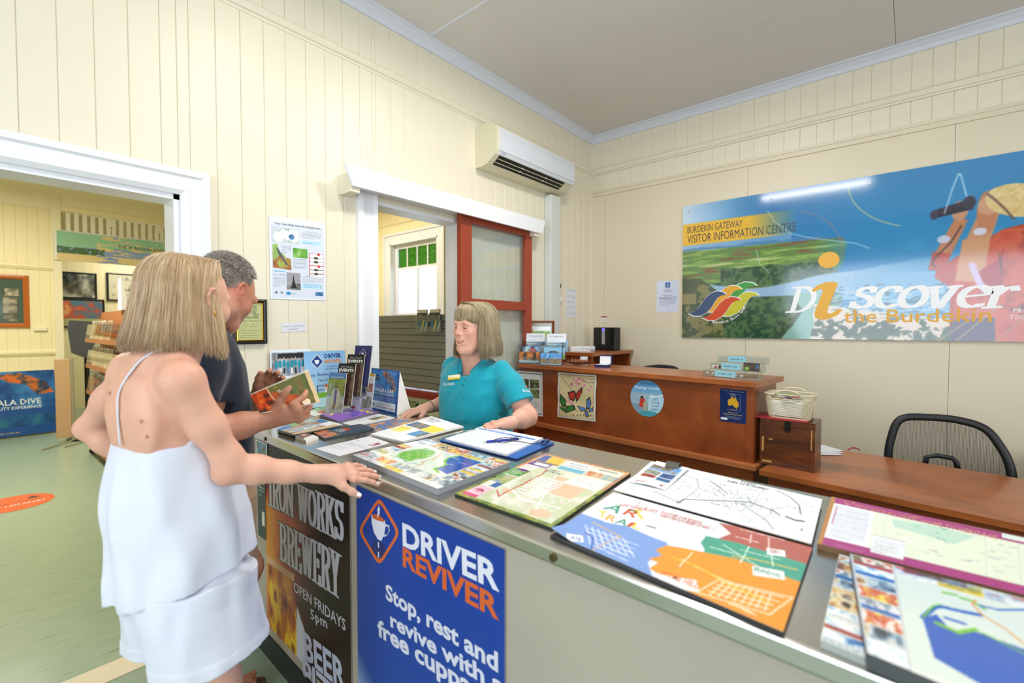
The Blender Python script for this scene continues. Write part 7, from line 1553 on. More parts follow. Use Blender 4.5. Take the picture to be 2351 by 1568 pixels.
# acrylic leaflet rack, three stepped tiers
M_acr = mat_glass('clear_acrylic', (.93, .96, .97), .02, .05)
rk = thing('leaflet_rack', 'clear acrylic stepped leaflet rack on the counter behind the purple brochures', 'leaflet rack', tuple(on_z(790, 945, HC)))
a0, b0 = on_z(742, 954, HC), on_z(781, 957, HC); dx = nrm(b0-a0); nn = nrm(np.cross(b0-a0, V(0, 0, 1))); W_ = np.linalg.norm(b0-a0)
def inv(parent): return (Matrix.Translation(parent.location) @ parent.rotation_euler.to_matrix().to_4x4()).inverted()
tiers = []
for k in range(3):
    o2 = a0-nn*(.004+.034*k)+dx*(.030*k)+V(0, 0, .001+.045*k); h_ = .165
    for c_ in ([o2, o2+dx*(W_+.004), o2+dx*(W_+.004)+V(0, 0, h_)-nn*.035, o2+V(0, 0, h_)-nn*.035],):
        b = MB().add([tuple(p) for p in c_]+[tuple(p+nn*.002) for p in c_], [(0, 1, 2, 3), (7, 6, 5, 4), (0, 4, 5, 1), (1, 5, 6, 2), (2, 6, 7, 3), (3, 7, 4, 0)]); o = b.build('tier_panel', M_acr, rk); o.matrix_parent_inverse = inv(rk)
        b = MB().add([tuple(p) for p in (o2, o2+dx*(W_+.004), o2+dx*(W_+.004)-nn*.03, o2-nn*.03)]+[tuple(p+V(0, 0, .003)) for p in (o2, o2+dx*(W_+.004), o2+dx*(W_+.004)-nn*.03, o2-nn*.03)], [(0, 1, 2, 3), (7, 6, 5, 4), (0, 4, 5, 1), (1, 5, 6, 2), (2, 6, 7, 3), (3, 7, 4, 0)]); o = b.build('tier_shelf', M_acr, rk); o.matrix_parent_inverse = inv(rk)
def leaf_in(k, cvf, label, hh=.21, n=(44, 90), push=0, name='leaflet'):
    o2 = a0-nn*(.008+.034*k+push)+dx*(.030*k+.002)+V(0, 0, .045*k+.005); up = V(0, 0, hh)-nn*(.030*hh/.155); cv = Canvas(n[0], n[1], '#ffffff'); cvf(cv); P = Print(name, [o2, o2+dx*W_, o2+dx*W_+up, o2+up], cv, .006, M_print, edge='#c9c4b8'); P.L = (label, 'leaflet', None); return P
def r1(cv): cv.a[:] = cv.c('#8fa8c0'); cv.grad(0, .8, 1, 1, '#3f6fa8', '#5a86b8'); cv.photo(0, .45, 1, .85, ['#3a4a1f', '#7a8a2f', '#a3a84a', '#2a3a1a'], 4, 4); cv.rect(0, 0, 1, .42, '#b4b4a8'); cv.photo(0, 0, 1, .42, ['#a8a898', '#c9c9bc', '#8a8a80'], 5, 6); cv.poly([(.25, .18), (.28, .55), (.4, .62), (.62, .62), (.78, .50), (.76, .20), (.6, .18)], '#d9cfb4'); cv.poly([(.42, .25), (.44, .60), (.58, .60), (.58, .28)], '#4a4aa0'); cv.poly([(.40, .12), (.42, .28), (.58, .28), (.52, .10)], '#8a5a40'); cv.ell(.5, .66, .05, .035, '#5a3f30')
P_ = leaf_in(0, r1, 'riding guide leaflet in the front tier of the acrylic rack'); P_.text('Riding Guide', .5, .87, .045, '#e8f0f6', w=.75, shear=.3); tag(P_.done(), *P_.L[:2])
def r2(cv): cv.photo(0, 0, 1, 1, ['#1a1614', '#3a2a22', '#8a5a44', '#241c18'], 5, 6); cv.rect(0, .78, 1, 1, '#1e1b1a')
for k in (1, 2):
    P_ = leaf_in(k, r2, ('dark EVENTS leaflet in the middle tier of the acrylic rack', 'dark EVENTS leaflet in the rear tier of the acrylic rack')[k-1]); P_.text("What's On Burdekin", .5, .90, .035, '#d9d4cc', w=.7, shear=.3); P_.text('EVENTS', .5, .80, .07, '#eceae6', w=.86, bold=.04); tag(P_.done(), *P_.L[:2])
P_ = leaf_in(3, lambda cv: cv.rect(0, 0, 1, 1, '#2a2f5e'), 'navy leaflet with a white diamond, highest behind the rack', hh=.21, push=-.012); P_.poly([(.28, .80), (.5, .69), (.72, .80), (.5, .93)], '#c9a090', .0003); P_.poly([(.31, .80), (.5, .705), (.69, .80), (.5, .915)], '#22306e', .0006); P_.poly([(.42, .825), (.56, .825), (.55, .79), (.43, .79)], '#e6e9f2', .0009); tag(P_.done(), *P_.L[:2])
def r3(cv): cv.a[:] = cv.c('#dadce2'); cv.rect(0, .93, 1, 1, '#d9a02c'); cv.photo(.1, .52, .9, .74, ['#3f7fb8', '#8a4a38', '#c9b4a0', '#3a2a24'], 3, 4); cv.photo(.1, .1, .9, .4, ['#6a6a5a', '#a8a898', '#3f5a7a'], 4, 6)
P_ = stand('heritage_leaflet', (826, 944), (852, 947), .200, .03, r3, .004, 'white leaflet with a house photo standing beside the dive sign', 'leaflet', (40, 80)); P_.text('Burdekin Heritage', .5, .84, .03, '#4a4f5c', w=.7); tag(P_.done(), *P_.L[:2])
# curled leaflet bending forward
a_, b_ = on_z(803, 948, HC), on_z(828, 951, HC); dx_ = nrm(b_-a_); n2 = nrm(np.cross(b_-a_, V(0, 0, 1))); wv = np.linalg.norm(b_-a_); cv = Canvas(30, 60, '#dde0e8'); cv.photo(.06, .62, .94, .93, ['#a8604a', '#d9c9b8', '#4a5f7a', '#2a2a30'], 4, 7); cv.body(.1, .25, .9, .55, 6, '#9a9aa4', 2); cv.ell(.3, .14, .2, .04, '#b8343a')
vs = []; co_ = []
for j in range(60):
    s_ = j/59*.23; 
    if s_ < .115: y_, z_ = 0, s_
    else: th = (s_-.115)/.022; th = min(th, 3.4); y_, z_ = .022*(1-math.cos(th)), .115+.022*math.sin(th)-(max(0, (s_-.115)-.022*3.4))
    for i in range(30): vs.append(a_+dx_*wv*i/29-n2*(y_+.0)+V(0, 0, z_+.001)); co_.append(cv.a[min(j, 59), i])
Q_ = [(j*30+i, j*30+i+1, (j+1)*30+i+1, (j+1)*30+i) for j in range(59) for i in range(29)]; me = bpy.data.meshes.new('curled_leaflet'); c0 = sum(vs)/len(vs); me.from_pydata([tuple(v-c0) for v in vs], [], Q_); me.materials.append(M_print); ca_ = me.color_attributes.new('Col', 'FLOAT_COLOR', 'POINT'); cc = np.ones((len(vs), 4), np.float32); cc[:, :3] = lin3(np.array(co_)); ca_.data.foreach_set('color', cc.ravel()); o = bpy.data.objects.new('curled_leaflet', me); C.objects.link(o); o.location = Vector(c0); tag(o, 'curled white leaflet drooping backwards between rack and dive sign', 'leaflet')
# ---- brochure in the man's hands
q = [at(598, 948, 1.500), at(735, 922, 1.560), at(707, 848, 1.640), at(574, 905, 1.580)]; cv = Canvas(150, 90, '#5a4a2c')
cv.photo(0, 0, 1, 1, ['#3a4a2a', '#5f6f3f', '#7a6a3a', '#4a3f24'], 3, 5, horiz=.5); cv.photo(.28, 0, .75, .8, ['#a8481f', '#c9602c', '#8a3a18', '#5f5a34'], 3, 8, mask=cv.Y < .75-.9*(cv.X-.28)*1.1); cv.rect(0, 0, .27, 1, '#1a0f0a'); cv.photo(0, 0, .27, 1, ['#1a0f0a', '#1a0f0a', '#c9481a', '#f29a2a'], 3, 9, horiz=.5); cv.line([(.27, 1), (.28, .6), (.32, .3), (.36, 0)], .025, '#e0c9a8'); cv.m((cv.X > .93), '#dcbf94'); cv.rect(.80, .80, .93, .97, '#d9d4c4', .0); cv.rect(0, .95, 1, 1, '#e6e2d4', .8); cv.ell(.78, .08, .07, .10, '#e6d4b8')
P_ = Print('open_brochure', q, cv, .004, M_print, edge='#e6e2d6'); P_.text('Burdekin', .42, .62, .09, '#efe6d2', w=.12, rot=-1.1, bold=.02); P_.text('visitburdekin', .90, .42, .05, '#4a3f2c', w=.34, rot=-1.45)
for i in range(7): a = .3+i*.38; P_.poly([(.395+.012*math.cos(a), .80+.03*math.sin(a)), (.395+.028*math.cos(a-.12), .80+.07*math.sin(a-.12)), (.395+.028*math.cos(a+.12), .80+.07*math.sin(a+.12))], '#e8c22a')
tag(P_.done(), 'brown and green travel brochure held open in both hands', 'brochure')
# ------------------------------------------------------------------ reception desk: prints on its front and things on its top
_c1, _s1 = math.cos(-a1), math.sin(-a1); n1_ = V(-_c1, -_s1, 0); DF = plane_fn(V(2.672, .605, 0)+V(_c1, _s1, 0)*.042, n1_)
def dq(px, off=.002): return [DF(u, v, off) for u, v in px]
# plant trail poster
q = dq(((1188, 951), (1246, 956), (1245, 855), (1188, 851))); cv = Canvas(60, 100, '#dcdfe0')
cv.rect(.04, .04, .96, .96, '#4a6a6a'); cv.rect(.06, .055, .94, .945, '#dde0e0')
for i, (a, b) in enumerate(((.10, .62), (.52, .62), (.52, .40), (.10, .40))): cv.photo(a, b, a+.36, b+.20, ['#1f2f1c', '#4a6a3a', '#8a9a6a', '#2a3a2a', '#a8684a'], 7, 3+i)
P_ = Print('plant_poster', q, cv, .001); 
for i, t_ in enumerate(('SEE PLANT TRAIL', 'SCULPTURE', 'OF NORTHERN AUSTRALIA')): P_.text(t_, .55, .30-.055*i, .022, '#333333', w=.6)
tag(P_.done(), 'white poster with four plant photos on the desk front behind the staff arm', 'poster')
# butterfly tea towel
q = dq(((1281.5, 957), (1368.5, 968), (1370, 861), (1282.5, 854.5)), .003); g = uvq(q); cv = Canvas(140, 170, '#dcd9cf'); cv.rect(.045, .03, .955, .965, '#8a3f30'); cv.rect(.055, .038, .945, .957, '#d8c79a')
def blob(pts, c_, ol='#1c1a1a'):
    p = [g(*x) for x in pts]; cx = sum(a for a, _ in p)/len(p); cy = sum(b for _, b in p)/len(p); cv.poly([(cx+(a-cx)*1.12, cy+(b-cy)*1.12) for a, b in p], ol); cv.poly([(cx+(a-cx)*.80, cy+(b-cy)*.80) for a, b in p], c_)
r = np.random.RandomState(3)
for i in range(26): a, b = g(r.uniform(1312, 1360), 865+r.uniform(0, 34)+0); cv.ell(a, b, .035, .022, ['#d68aa0', '#e6a8b8', '#c9708c'][i % 3])
for i in range(7): a, b = g(1303+i*2.2, 912+r.uniform(0, 18)); cv.ell(a, b, .030, .02, '#d98aa4')
for p in (((1292, 868), (1310, 890), (1318, 905)), ((1300, 930), (1330, 945))): cv.line([g(*x) for x in p], .012, '#6a8a3a')
blob([(1306, 901), (1320, 897), (1325, 905), (1318, 920), (1310, 916)], '#b8341f'); blob([(1323, 905), (1337, 890), (1338, 900), (1330, 915), (1324, 922)], '#b8341f')
blob([(1289, 905), (1300, 918), (1301, 932), (1292, 932), (1287, 920)], '#2f7a2c'); blob([(1302, 933), (1318, 930), (1322, 940), (1310, 945), (1300, 947)], '#2f7a2c'); blob([(1287, 933), (1299, 936), (1298, 945), (1290, 940)], '#2f7a2c')
blob([(1326, 932), (1340, 935), (1348, 942), (1335, 944)], '#5a86c0'); blob([(1346, 938), (1348, 918), (1355, 912), (1358, 926), (1354, 938)], '#5a86c0'); blob([(1352, 942), (1362, 934), (1363, 944), (1354, 946)], '#5a86c0'); blob([(1343, 945), (1350, 944), (1354, 955), (1347, 957)], '#4a76b0')
for x in (1318, 1327, 1334, 1342, 1358): a, b = g(x, 953); cv.ell(a, b, .014, .022, '#5a2f20')
P_ = Print('butterfly_tea_towel', q, cv, .0015, mat('linen_print', '#ffffff', .8, attr='Col'), warp=lambda u, v: .007+.004*np.sin(u*7)*np.sin(v*5)+.002*np.sin(v*13)); P_.text('Ayr Nature', .80, .885, .035, '#5a3a4a', w=.34, shear=.3); P_.text('Display', .84, .82, .035, '#5a3a4a', w=.26, shear=.3); tag(P_.done(), 'butterfly tea towel pinned on the desk front', 'tea towel')
# fishing guide disc
cq = dq(((1447, 956), (1525, 956), (1525, 872), (1447, 872)), .002); cv = Canvas(90, 90, '#6aa8d0')
cq = dq(((1446, 952.5), (1524, 959), (1525.5, 876), (1447, 871.5)), .002)
cv.grad(0, .5, 1, 1, '#8fbfdf', '#4a8fc4'); cv.rect(0, 0, 1, .42, '#7f9aae'); cv.rect(0, .42, 1, .56, '#6f94b8'); cv.m((cv.Y < .66+.03*cv.noise(9, 3)) & (cv.Y > .54), '#8fb4cc'); cv.poly([(.55, .0), (.55, .62), (1, .56), (1, 0)], '#b9d9ea'); cv.line([(.5, .60), (.7, .56), (1, .62)], .03, '#e6f0f4'); cv.poly([(.0, .36), (.52, .30), (.60, .62), (.02, .66)], '#9fb8cc'); cv.poly([(.28, .25), (.30, .48), (.44, .50), (.46, .26)], '#c9402c'); cv.ell(.36, .53, .05, .04, '#3a3030'); cv.poly([(.42, .05), (.40, .35), (.47, .48), (.53, .35), (.52, .05)], '#a8a894'); cv.ell(.55, .08, .3, .08, '#4a9ab0')
f_, n_ = quadmap(cq); 
class Disc(Print): pass
P_ = Print('fishing_sticker', cq, cv, .0006)
# trim to a circle
bm = bmesh.new(); bm.from_mesh(P_.o.data); cpt = f_(.5, .5)-P_.c0; rad_ = .5*P_.W*.985
bmesh.ops.delete(bm, geom=[v for v in bm.verts if np.linalg.norm(np.array(v.co)-cpt) > rad_], context='VERTS'); bm.to_mesh(P_.o.data); bm.free()
P_.text('VISIT BURDEKIN', .5, .90, .035, '#1f3f66', w=.42); P_.text('Fishing Guide', .5, .76, .075, '#f2f6fa', w=.72, shear=.3, bold=.02)
for i, t_ in enumerate(('GET', 'YOUR', 'COPY', 'HERE!')): P_.text(t_, .76, .46-.095*i, .06, '#1f6fa8', w=(.16, .24, .24, .24)[i], bold=.01)
P_.text('Fishing Guide', .37, .56, .03, '#f2f6fa', w=.22, shear=.3); tag(P_.done(), 'round blue fishing guide sticker in the middle of the desk front', 'sticker')
# passport sign
q = dq(((1652.5, 966), (1712.5, 974), (1713.5, 897.5), (1653.5, 891))); g = uvq(q); cv = Canvas(60, 80, '#142a5e'); cv.rect(.26, .36, .78, .88, '#6a7aa4'); cv.rect(.27, .37, .77, .87, '#142a5e')
aus = [(.30, .60), (.33, .68), (.42, .72), (.46, .78), (.54, .74), (.56, .70), (.60, .80), (.64, .70), (.72, .60), (.72, .50), (.64, .44), (.56, .48), (.48, .54), (.40, .50), (.33, .50)]; cv.poly(aus, '#d9a52c'); cv.ell(.645, .42, .02, .02, '#d9a52c'); cv.rect(.04, .06, .30, .12, '#e6e8ee'); cv.rect(.76, .03, .95, .17, '#e6e8ee', .0)
P_ = Print('passport_sign', q, cv, .001, M_gloss); P_.text('Put your stamp on Australia!', .5, .935, .030, '#b8c4dc', w=.84); P_.text('Australian', .5, .835, .025, '#c9d2e6', w=.22); P_.text('Adventure', .5, .79, .025, '#c9d2e6', w=.22); P_.text('Passport', .5, .385, .025, '#d9a52c', w=.2); P_.text('Stamp your', .5, .28, .038, '#d9c27a', w=.36); P_.text('Adventure Passport here', .5, .225, .038, '#d9c27a', w=.76); cv2 = None
for i in range(3): P_.text('For participating destinations go to', .5, .175-.032*i, .016, '#b8c4dc', w=.62)
tag(P_.done(), 'navy passport stamp sign with gold Australia at the desk corner', 'sign')
# ---- things on the raised top
M_clear = M_acr; OZ = lambda u, v: on_z(u, v, ZT)
def local_axes(a, b): dx = nrm((b-a)*V(1, 1, 0)); return dx, nrm(np.cross(dx, V(0, 0, 1)))
def boxq(name, o, dx, nn, w, d, h, m, parent, r=0):
    """box: o = front-left-bottom corner, dx right, nn towards the viewer"""
    vs = [o+dx*a*w-nn*b*d+V(0, 0, c*h) for c in (0, 1) for b in (0, 1) for a in (0, 1)]; b = MB().add([tuple(v) for v in vs], [(0, 2, 3, 1), (4, 5, 7, 6), (0, 1, 5, 4), (2, 6, 7, 3), (0, 4, 6, 2), (1, 3, 7, 5)]); ob = b.build(name, m, parent)
    if parent is not None: ob.matrix_parent_inverse = inv(parent)
    return ob
def sheetq(name, o, dx, nn, w, h, lean, m, parent, t=.0025):
    c_ = [o, o+dx*w, o+dx*w+V(0, 0, h)-nn*lean, o+V(0, 0, h)-nn*lean]; b = MB().add([tuple(p) for p in c_]+[tuple(p-nn*t) for p in c_], [(0, 1, 2, 3), (7, 6, 5, 4), (0, 4, 5, 1), (1, 5, 6, 2), (2, 6, 7, 3), (3, 7, 4, 0)]); ob = b.build(name, m, parent)
    if parent is not None: ob.matrix_parent_inverse = inv(parent)
    return ob
def card_on(o, dx, nn, w, h, lean, cvf, name, label, cat='postcard', n=(40, 28), t=.003, sign=None, m=M_print, group=None):
    cv = Canvas(n[0], n[1], '#ffffff'); cvf(cv); P = Print(name, [o, o+dx*w, o+dx*w+V(0, 0, h)-nn*lean, o+V(0, 0, h)-nn*lean], cv, t, m)
    if sign: P.text(sign[0], .5, .62, .16, sign[1], w=.72, bold=.02)
    return tag(P.done(), label, cat, group)
PC = [lambda cv: (cv.photo(0, .2, 1, 1, ['#e0a04a', '#c9783a', '#8a5a44', '#d9b48a'], 3, 4), cv.ell(.28, .6, .08, .4, '#4a3a34'), cv.ell(.75, .6, .08, .4, '#4a3a34'), cv.rect(0, 0, 1, .15, '#8fc0dc')),
      lambda cv: (cv.photo(0, 0, 1, 1, ['#1f5fb0', '#3a86cc', '#dfe6ee', '#2f8a4a'], 3, 5), cv.ell(.5, .55, .16, .32, '#c9482a', ang=.6), cv.ell(.2, .5, .06, .35, '#dfe2e6')),
      lambda cv: (cv.photo(0, .55, 1, 1, ['#3f86c8', '#5a9ad4', '#8fbce0'], 2, 6), cv.photo(0, 0, 1, .55, ['#3a3f44', '#8a8f96', '#c98a4a', '#5a6a7a'], 4, 7), cv.line([(.28, .5), (.36, .98)], .05, '#dfe6ee'), cv.rect(0, 0, 1, .1, '#8fc0dc')),
      lambda cv: (cv.grad(0, .4, 1, 1, '#a8d4ec', '#7fbce0'), cv.rect(0, 0, 1, .4, '#b4cc4a'), cv.ell(.45, .5, .26, .20, '#26324a'), cv.ell(.45, .45, .12, .10, '#3f86c8')),
      lambda cv: cv.photo(0, 0, 1, 1, ['#5a86b8', '#8fb4d4', '#dfe6ec', '#6a9a5a'], 4, 9)]
def holder(x0px, x1px, basey, signtxt, scol, cards, label, nm, dxp=(0, 0)):
    a, b = OZ(x0px, basey), OZ(x1px, basey+1.5); dx, nn = local_axes(a, b); w = np.linalg.norm((b-a)); t = thing('postcard_rack', label, 'postcard rack', tuple(a))
    hs = (0, .055, .125)
    for k in range(3):
        o = a-nn*(.002+.055*k)+V(0, 0, .004+hs[k]*.75)+dx*.010*k; h_ = (.11, .13, .11)[k]
        sheetq('pocket_front', o+nn*.008, dx, nn, w, .05, .012, M_clear, t); sheetq('pocket_back', o-nn*.006, dx, nn, w, h_, .028, M_clear, t); boxq('pocket_floor', o-V(0, 0, .003), dx, nn, w, .05, .003, M_clear, t)
    sheetq('side_panel', a+V(0, 0, .002), -nn, -dx, .14, .17, 0, M_clear, t, .003); sheetq('side_panel', a+dx*(w-.003)+V(0, 0, .002), -nn, -dx, .14, .17, 0, M_clear, t, .003)
    for k, (ci, lb) in enumerate(cards):
        o = a-nn*(-.002+.055*k)+V(0, 0, .006+hs[k]*.75)+dx*(.010*k+.004); card_on(o, dx, nn, w-.008, .085, .020, PC[ci], 'postcard', lb)
    o = a-nn*.118+V(0, 0, .165)+dx*.022; card_on(o, dx, nn, w-.02, .070, .014, lambda cv: cv.rect(0, 0, 1, 1, '#e2e8f0'), 'price_sign', signtxt+' price sign at the top of the '+nm+' postcard rack', 'sign', sign=(signtxt, scol))
    return t
holder(1190, 1239, 834, 'Postcards $2', '#2a6a9c', ((0, 'sunset postcard in the left rack, bottom pocket'), (1, 'red parrot postcard in the left rack, middle pocket'), (4, 'blue landscape postcard in the left rack, upper pocket')), 'left clear acrylic postcard rack on the raised desk top', 'left')
holder(1239, 1290, 838.5, 'POSTCARDS $2.50', '#3a3f4a', ((2, 'bridge and blue sky postcard in the right rack'), (3, 'dark locomotive postcard in the right rack'), (4, 'pale landscape postcard behind the locomotive one')), 'right clear acrylic postcard rack on the raised desk top', 'right')
# small tray with seed pods
tr = thing('leaf_tray', 'leaf-shaped wooden tray holding five brown pods on the desk top', 'tray', tuple(OZ(1331, 838)))
a_, b_ = OZ(1301, 838), OZ(1363, 840); dx, nn = local_axes(a_, b_); Lt = np.linalg.norm(b_-a_); vs = []; N_ = 18
for i in range(N_+1):
    t_ = i/N_; w_ = .040*math.sin(PI*min(max(t_, .02), .98))**.6; z_ = .006+.018*(abs(t_-.5)*2)**2
    for j in range(7): s_ = (j-3)/3; p = dx*(t_-.5)*Lt*1.08+nn*w_*s_+V(0, 0, z_+.012*s_*s_); vs.append(p)
o = MB().add([tuple(v) for v in vs]+[tuple(v-V(0, 0, .003)) for v in vs], [(i*7+j, i*7+j+1, (i+1)*7+j+1, (i+1)*7+j) for i in range(N_) for j in range(6)]+[((N_+1)*7+i*7+j, (N_+1)*7+(i+1)*7+j, (N_+1)*7+(i+1)*7+j+1, (N_+1)*7+i*7+j+1) for i in range(N_) for j in range(6)]).build('tray_bowl', mat('tray_wood', '#7a4f34', .35), tr, True)
for i in range(5):
    c_ = V(*tr.location)+dx*(-.058+.026*i)*1.0+V(0, 0, .026); pd = MB().lathe([(.0005, -.018), (.008, -.015), (.0130, -.006), (.0138, .002), (.011, .011), (.005, .017), (.0005, .019)], n=14).build('seed_pod', mat('pod_brown', '#8a5234', .3, var=.2, vscale=60), None, True); pd.location = Vector(c_); pd.rotation_euler = (.2*(i % 3-1), .15*(i % 2), 0); tag(pd, 'glossy brown seed pod, '+('leftmost', 'second from left', 'middle one', 'second from right', 'rightmost')[i]+' in the leaf-shaped tray', 'seed pod', 'seed pods in the leaf-shaped tray')
cpn = card_on(OZ(1332, 836), dx, nn, .055, .062, .006, lambda cv: (cv.rect(0, 0, 1, 1, '#dfe4ea'), cv.body(.1, .2, .9, .5, 3, '#5a86b8', 1), cv.rect(0, .9, 1, 1, '#8a8f96')), 'folded_card', 'small white card standing behind the pods in the tray', 'card', (16, 16), .010)
rb = thing('ring_box', 'open dark blue ring box with white lining on the desk top', 'box', tuple(OZ(1380, 843)))
a_, b_ = OZ(1365, 843), OZ(1394, 844.5); dx, nn = local_axes(a_, b_); wv = np.linalg.norm(b_-a_); o_ = a_
boxq('box_base', o_+V(0, 0, .0005), dx, nn, wv, .060, .018, mat('navy_velvet', '#1a2560', .5), rb); boxq('lining', o_+dx*.006-nn*.006+V(0, 0, .017), dx, nn, wv-.012, .045, .004, M_white, rb)
sheetq('lid', o_+dx*.012-nn*.056+V(0, 0, .018), dx, nn, wv-.004, .066, .006, mat('navy_velvet'), rb, .014); sheetq('lid_lining', o_+dx*.016-nn*.0545+V(0, 0, .022), dx, nn, wv-.014, .055, .005, M_white, rb, .002)
# lapel pin stand: three stepped clear trays with blue price strips
ls = thing('price_tray_stand', 'clear three-step display of lapel pins, magnets and stickers at the desk corner', 'display stand', tuple(OZ(1675, 868)))
a_, b_ = OZ(1613, 862), OZ(1738, 875); dx, nn = local_axes(a_, b_); wv = np.linalg.norm(b_-a_)
txts = (('STICKERS   $1.00', .31, .42), ('MAGNETS   $2.00', .30, .40), ('LAPEL PINS   $4', .29, .38))
for k in range(3):
    o_ = a_-nn*(.050*k)+dx*(.012*k)+V(0, 0, .001+.040*k); w2 = wv-.024*k
    for nm, args in (('tray_front', (o_, dx, nn, w2, .034, 0)), ('tray_back', (o_-nn*.047, dx, nn, w2, .040, 0))): sheetq(nm, *args, M_clear, ls)
    boxq('tray_floor', o_, dx, nn, w2, .048, .002, M_clear, ls); sheetq('tray_end', o_, -nn, -dx, .047, .036, 0, M_clear, ls, .002); sheetq('tray_end', o_+dx*(w2-.002), -nn, -dx, .047, .036, 0, M_clear, ls, .002)
    cv = Canvas(10, 6, '#8cc4d4'); oo = o_+dx*w2*(.25)+nn*.002+V(0, 0, .004); P_ = Print('price_strip', [oo, oo+dx*w2*.38, oo+dx*w2*.38+V(0, 0, .034), oo+V(0, 0, .034)], cv, .001, M_print, ls); P_.text(txts[k][0], .5, .38, .22, '#2a3f5a', w=.7, bold=.02); P_.done()
for i in range(7):
    o_ = a_-nn*.020+dx*(.02+.036*i)+V(0, 0, .012)
    if 2 <= i <= 3: continue
    b = MB().lathe([(.0005, 0), (.013, .001), (.016, .004), (.012, .008), (.0005, .009)], n=12, sy=.6).build('button_badge', mat('badge_white', '#d8dde6', .2), None, True); b.location = Vector(o_); tag(b, 'small white badge in the lowest clear tray, '+('leftmost', 'second from left', '', '', 'third from right', 'second from right', 'rightmost')[i], 'badge', 'badges in the lowest clear tray')
o_ = a_-nn*.062+dx*wv*.64+V(0, 0, .044); card_on(o_, dx, nn, .095, .045, .004, lambda cv: (cv.photo(0, 0, 1, 1, ['#2a2620', '#5a4f44', '#3a342c'], 5, 3), cv.poly([(.1, .1), (.12, .45), (.3, .5), (.36, .2), (.25, .08)], '#8fcf2c'), cv.ell(.85, .55, .07, .3, '#3f6fb0')), 'dark_magnet', 'dark photo magnet with a green map shape in the middle tray', 'magnet', (50, 26), .002)
o_ = a_-nn*.060+dx*.016+V(0, 0, .044); card_on(o_, dx, nn, .060, .018, .002, lambda cv: (cv.rect(0, 0, 1, 1, '#dfdfe2'), cv.poly([(.1, .1), (.5, .9), (.7, .2)], '#c9402c'), cv.rect(.75, 0, 1, 1, '#1c1c20')), 'red_white_magnet', 'red, white and black magnet at the left of the middle tray', 'magnet', (20, 10), .002)
# shelf unit top in the corner, with what stands on it
ZS = 1.240
o_ = u4; o_.location = (3.62, 2.2, 0)
MB().bbox(-.24, .50, -.20, .165, ZS-.030, ZS, .003).build('shelf_top', M_wood, u4); MB().bbox(.462, .49, -.18, .16, 0, ZS-.03, .002).build('end_panel', M_woodf, u4); MB().bbox(-.22, -.195, -.18, .16, 0, ZS-.03, .002).build('end_panel', M_woodf, u4); MB().box(-.195, .462, .15, .16, .2, ZS-.03).build('back_panel', M_woodf, u4)
ap = thing('black_device', 'black glossy device with a glowing blue light in the corner', 'device', (3.93, 2.175, ZS), math.radians(-8))
MB().bbox(-.05, .05, -.118, .118, .002, .212, .006).build('device_body', mat('piano_black', '#0b0c0f', .08), ap); MB().box(-.053, -.0495, -.016, .016, .055, .205).build('control_strip', mat('silver_strip', '#9c9c9e', .3), ap)
MB().lathe([(.0001, .004), (.010, .004), (.013, 0)], n=16, M=Matrix.Translation((-.053, 0, .192)) @ Matrix.Rotation(-PI/2, 4, 'Y')).build('blue_light', mat('blue_led', '#3a2cff', .3, emit=9), ap)
for z_ in (.118, .092, .072): MB().lathe([(.0001, .002), (.006, .002), (.007, 0)], n=10, M=Matrix.Translation((-.053, 0, z_)) @ Matrix.Rotation(-PI/2, 4, 'Y')).build('button', mat('grey_button', '#b9b9c4', .3), ap)
ph_ = thing('desk_phone', 'white corded desk phone on the corner shelf beside the postcards', 'phone', tuple(on_z(1330, 806, ZS)), math.radians(40))
MB().extrude([(-.09, 0), (.09, 0), (.09, .035), (-.09, .012)], 'x', -.075, .075).build('phone_base', mat('phone_white', '#dcdcdc', .4), ph_)
sl = Matrix.Translation((0, 0, .012+.0115)) @ Matrix.Rotation(.128, 4, 'X')
for i in range(12): MB().bbox(-.006, .006, -.005, .005, 0, .004, .001, M=sl @ Matrix.Translation((.0+.020*(i % 3)-.0, -.045+.018*(i//3), .002))).build('key', mat('key_grey', '#8a8a8c', .5), ph_)
MB().bbox(-.065, -.030, -.085, .085, .022, .045, .010).build('handset', mat('phone_white'), ph_); MB().box(.0, .045, .045, .07, .030, .034).build('phone_display', mat('lcd'), ph_)
bf = thing('ring_binder', 'white ring binder lying on the corner shelf beside the black device', 'binder', tuple(on_z(1372, 802, ZS)), math.radians(-50))
MB().bbox(-.14, .14, -.10, .10, .001, .004, .001).build('cover', mat('binder_white', '#d9dde6', .4), bf); MB().bbox(-.138, .125, -.098, .098, .005, .028, .002).build('pages', M_paper, bf); MB().bbox(-.14, .14, -.10, .10, .029, .032, .001, M=Matrix.Rotation(-.03, 4, 'X')).build('cover', mat('binder_white'), bf); MB().bbox(-.14, .14, -.104, -.100, .001, .034, .001).build('spine', mat('binder_white'), bf)
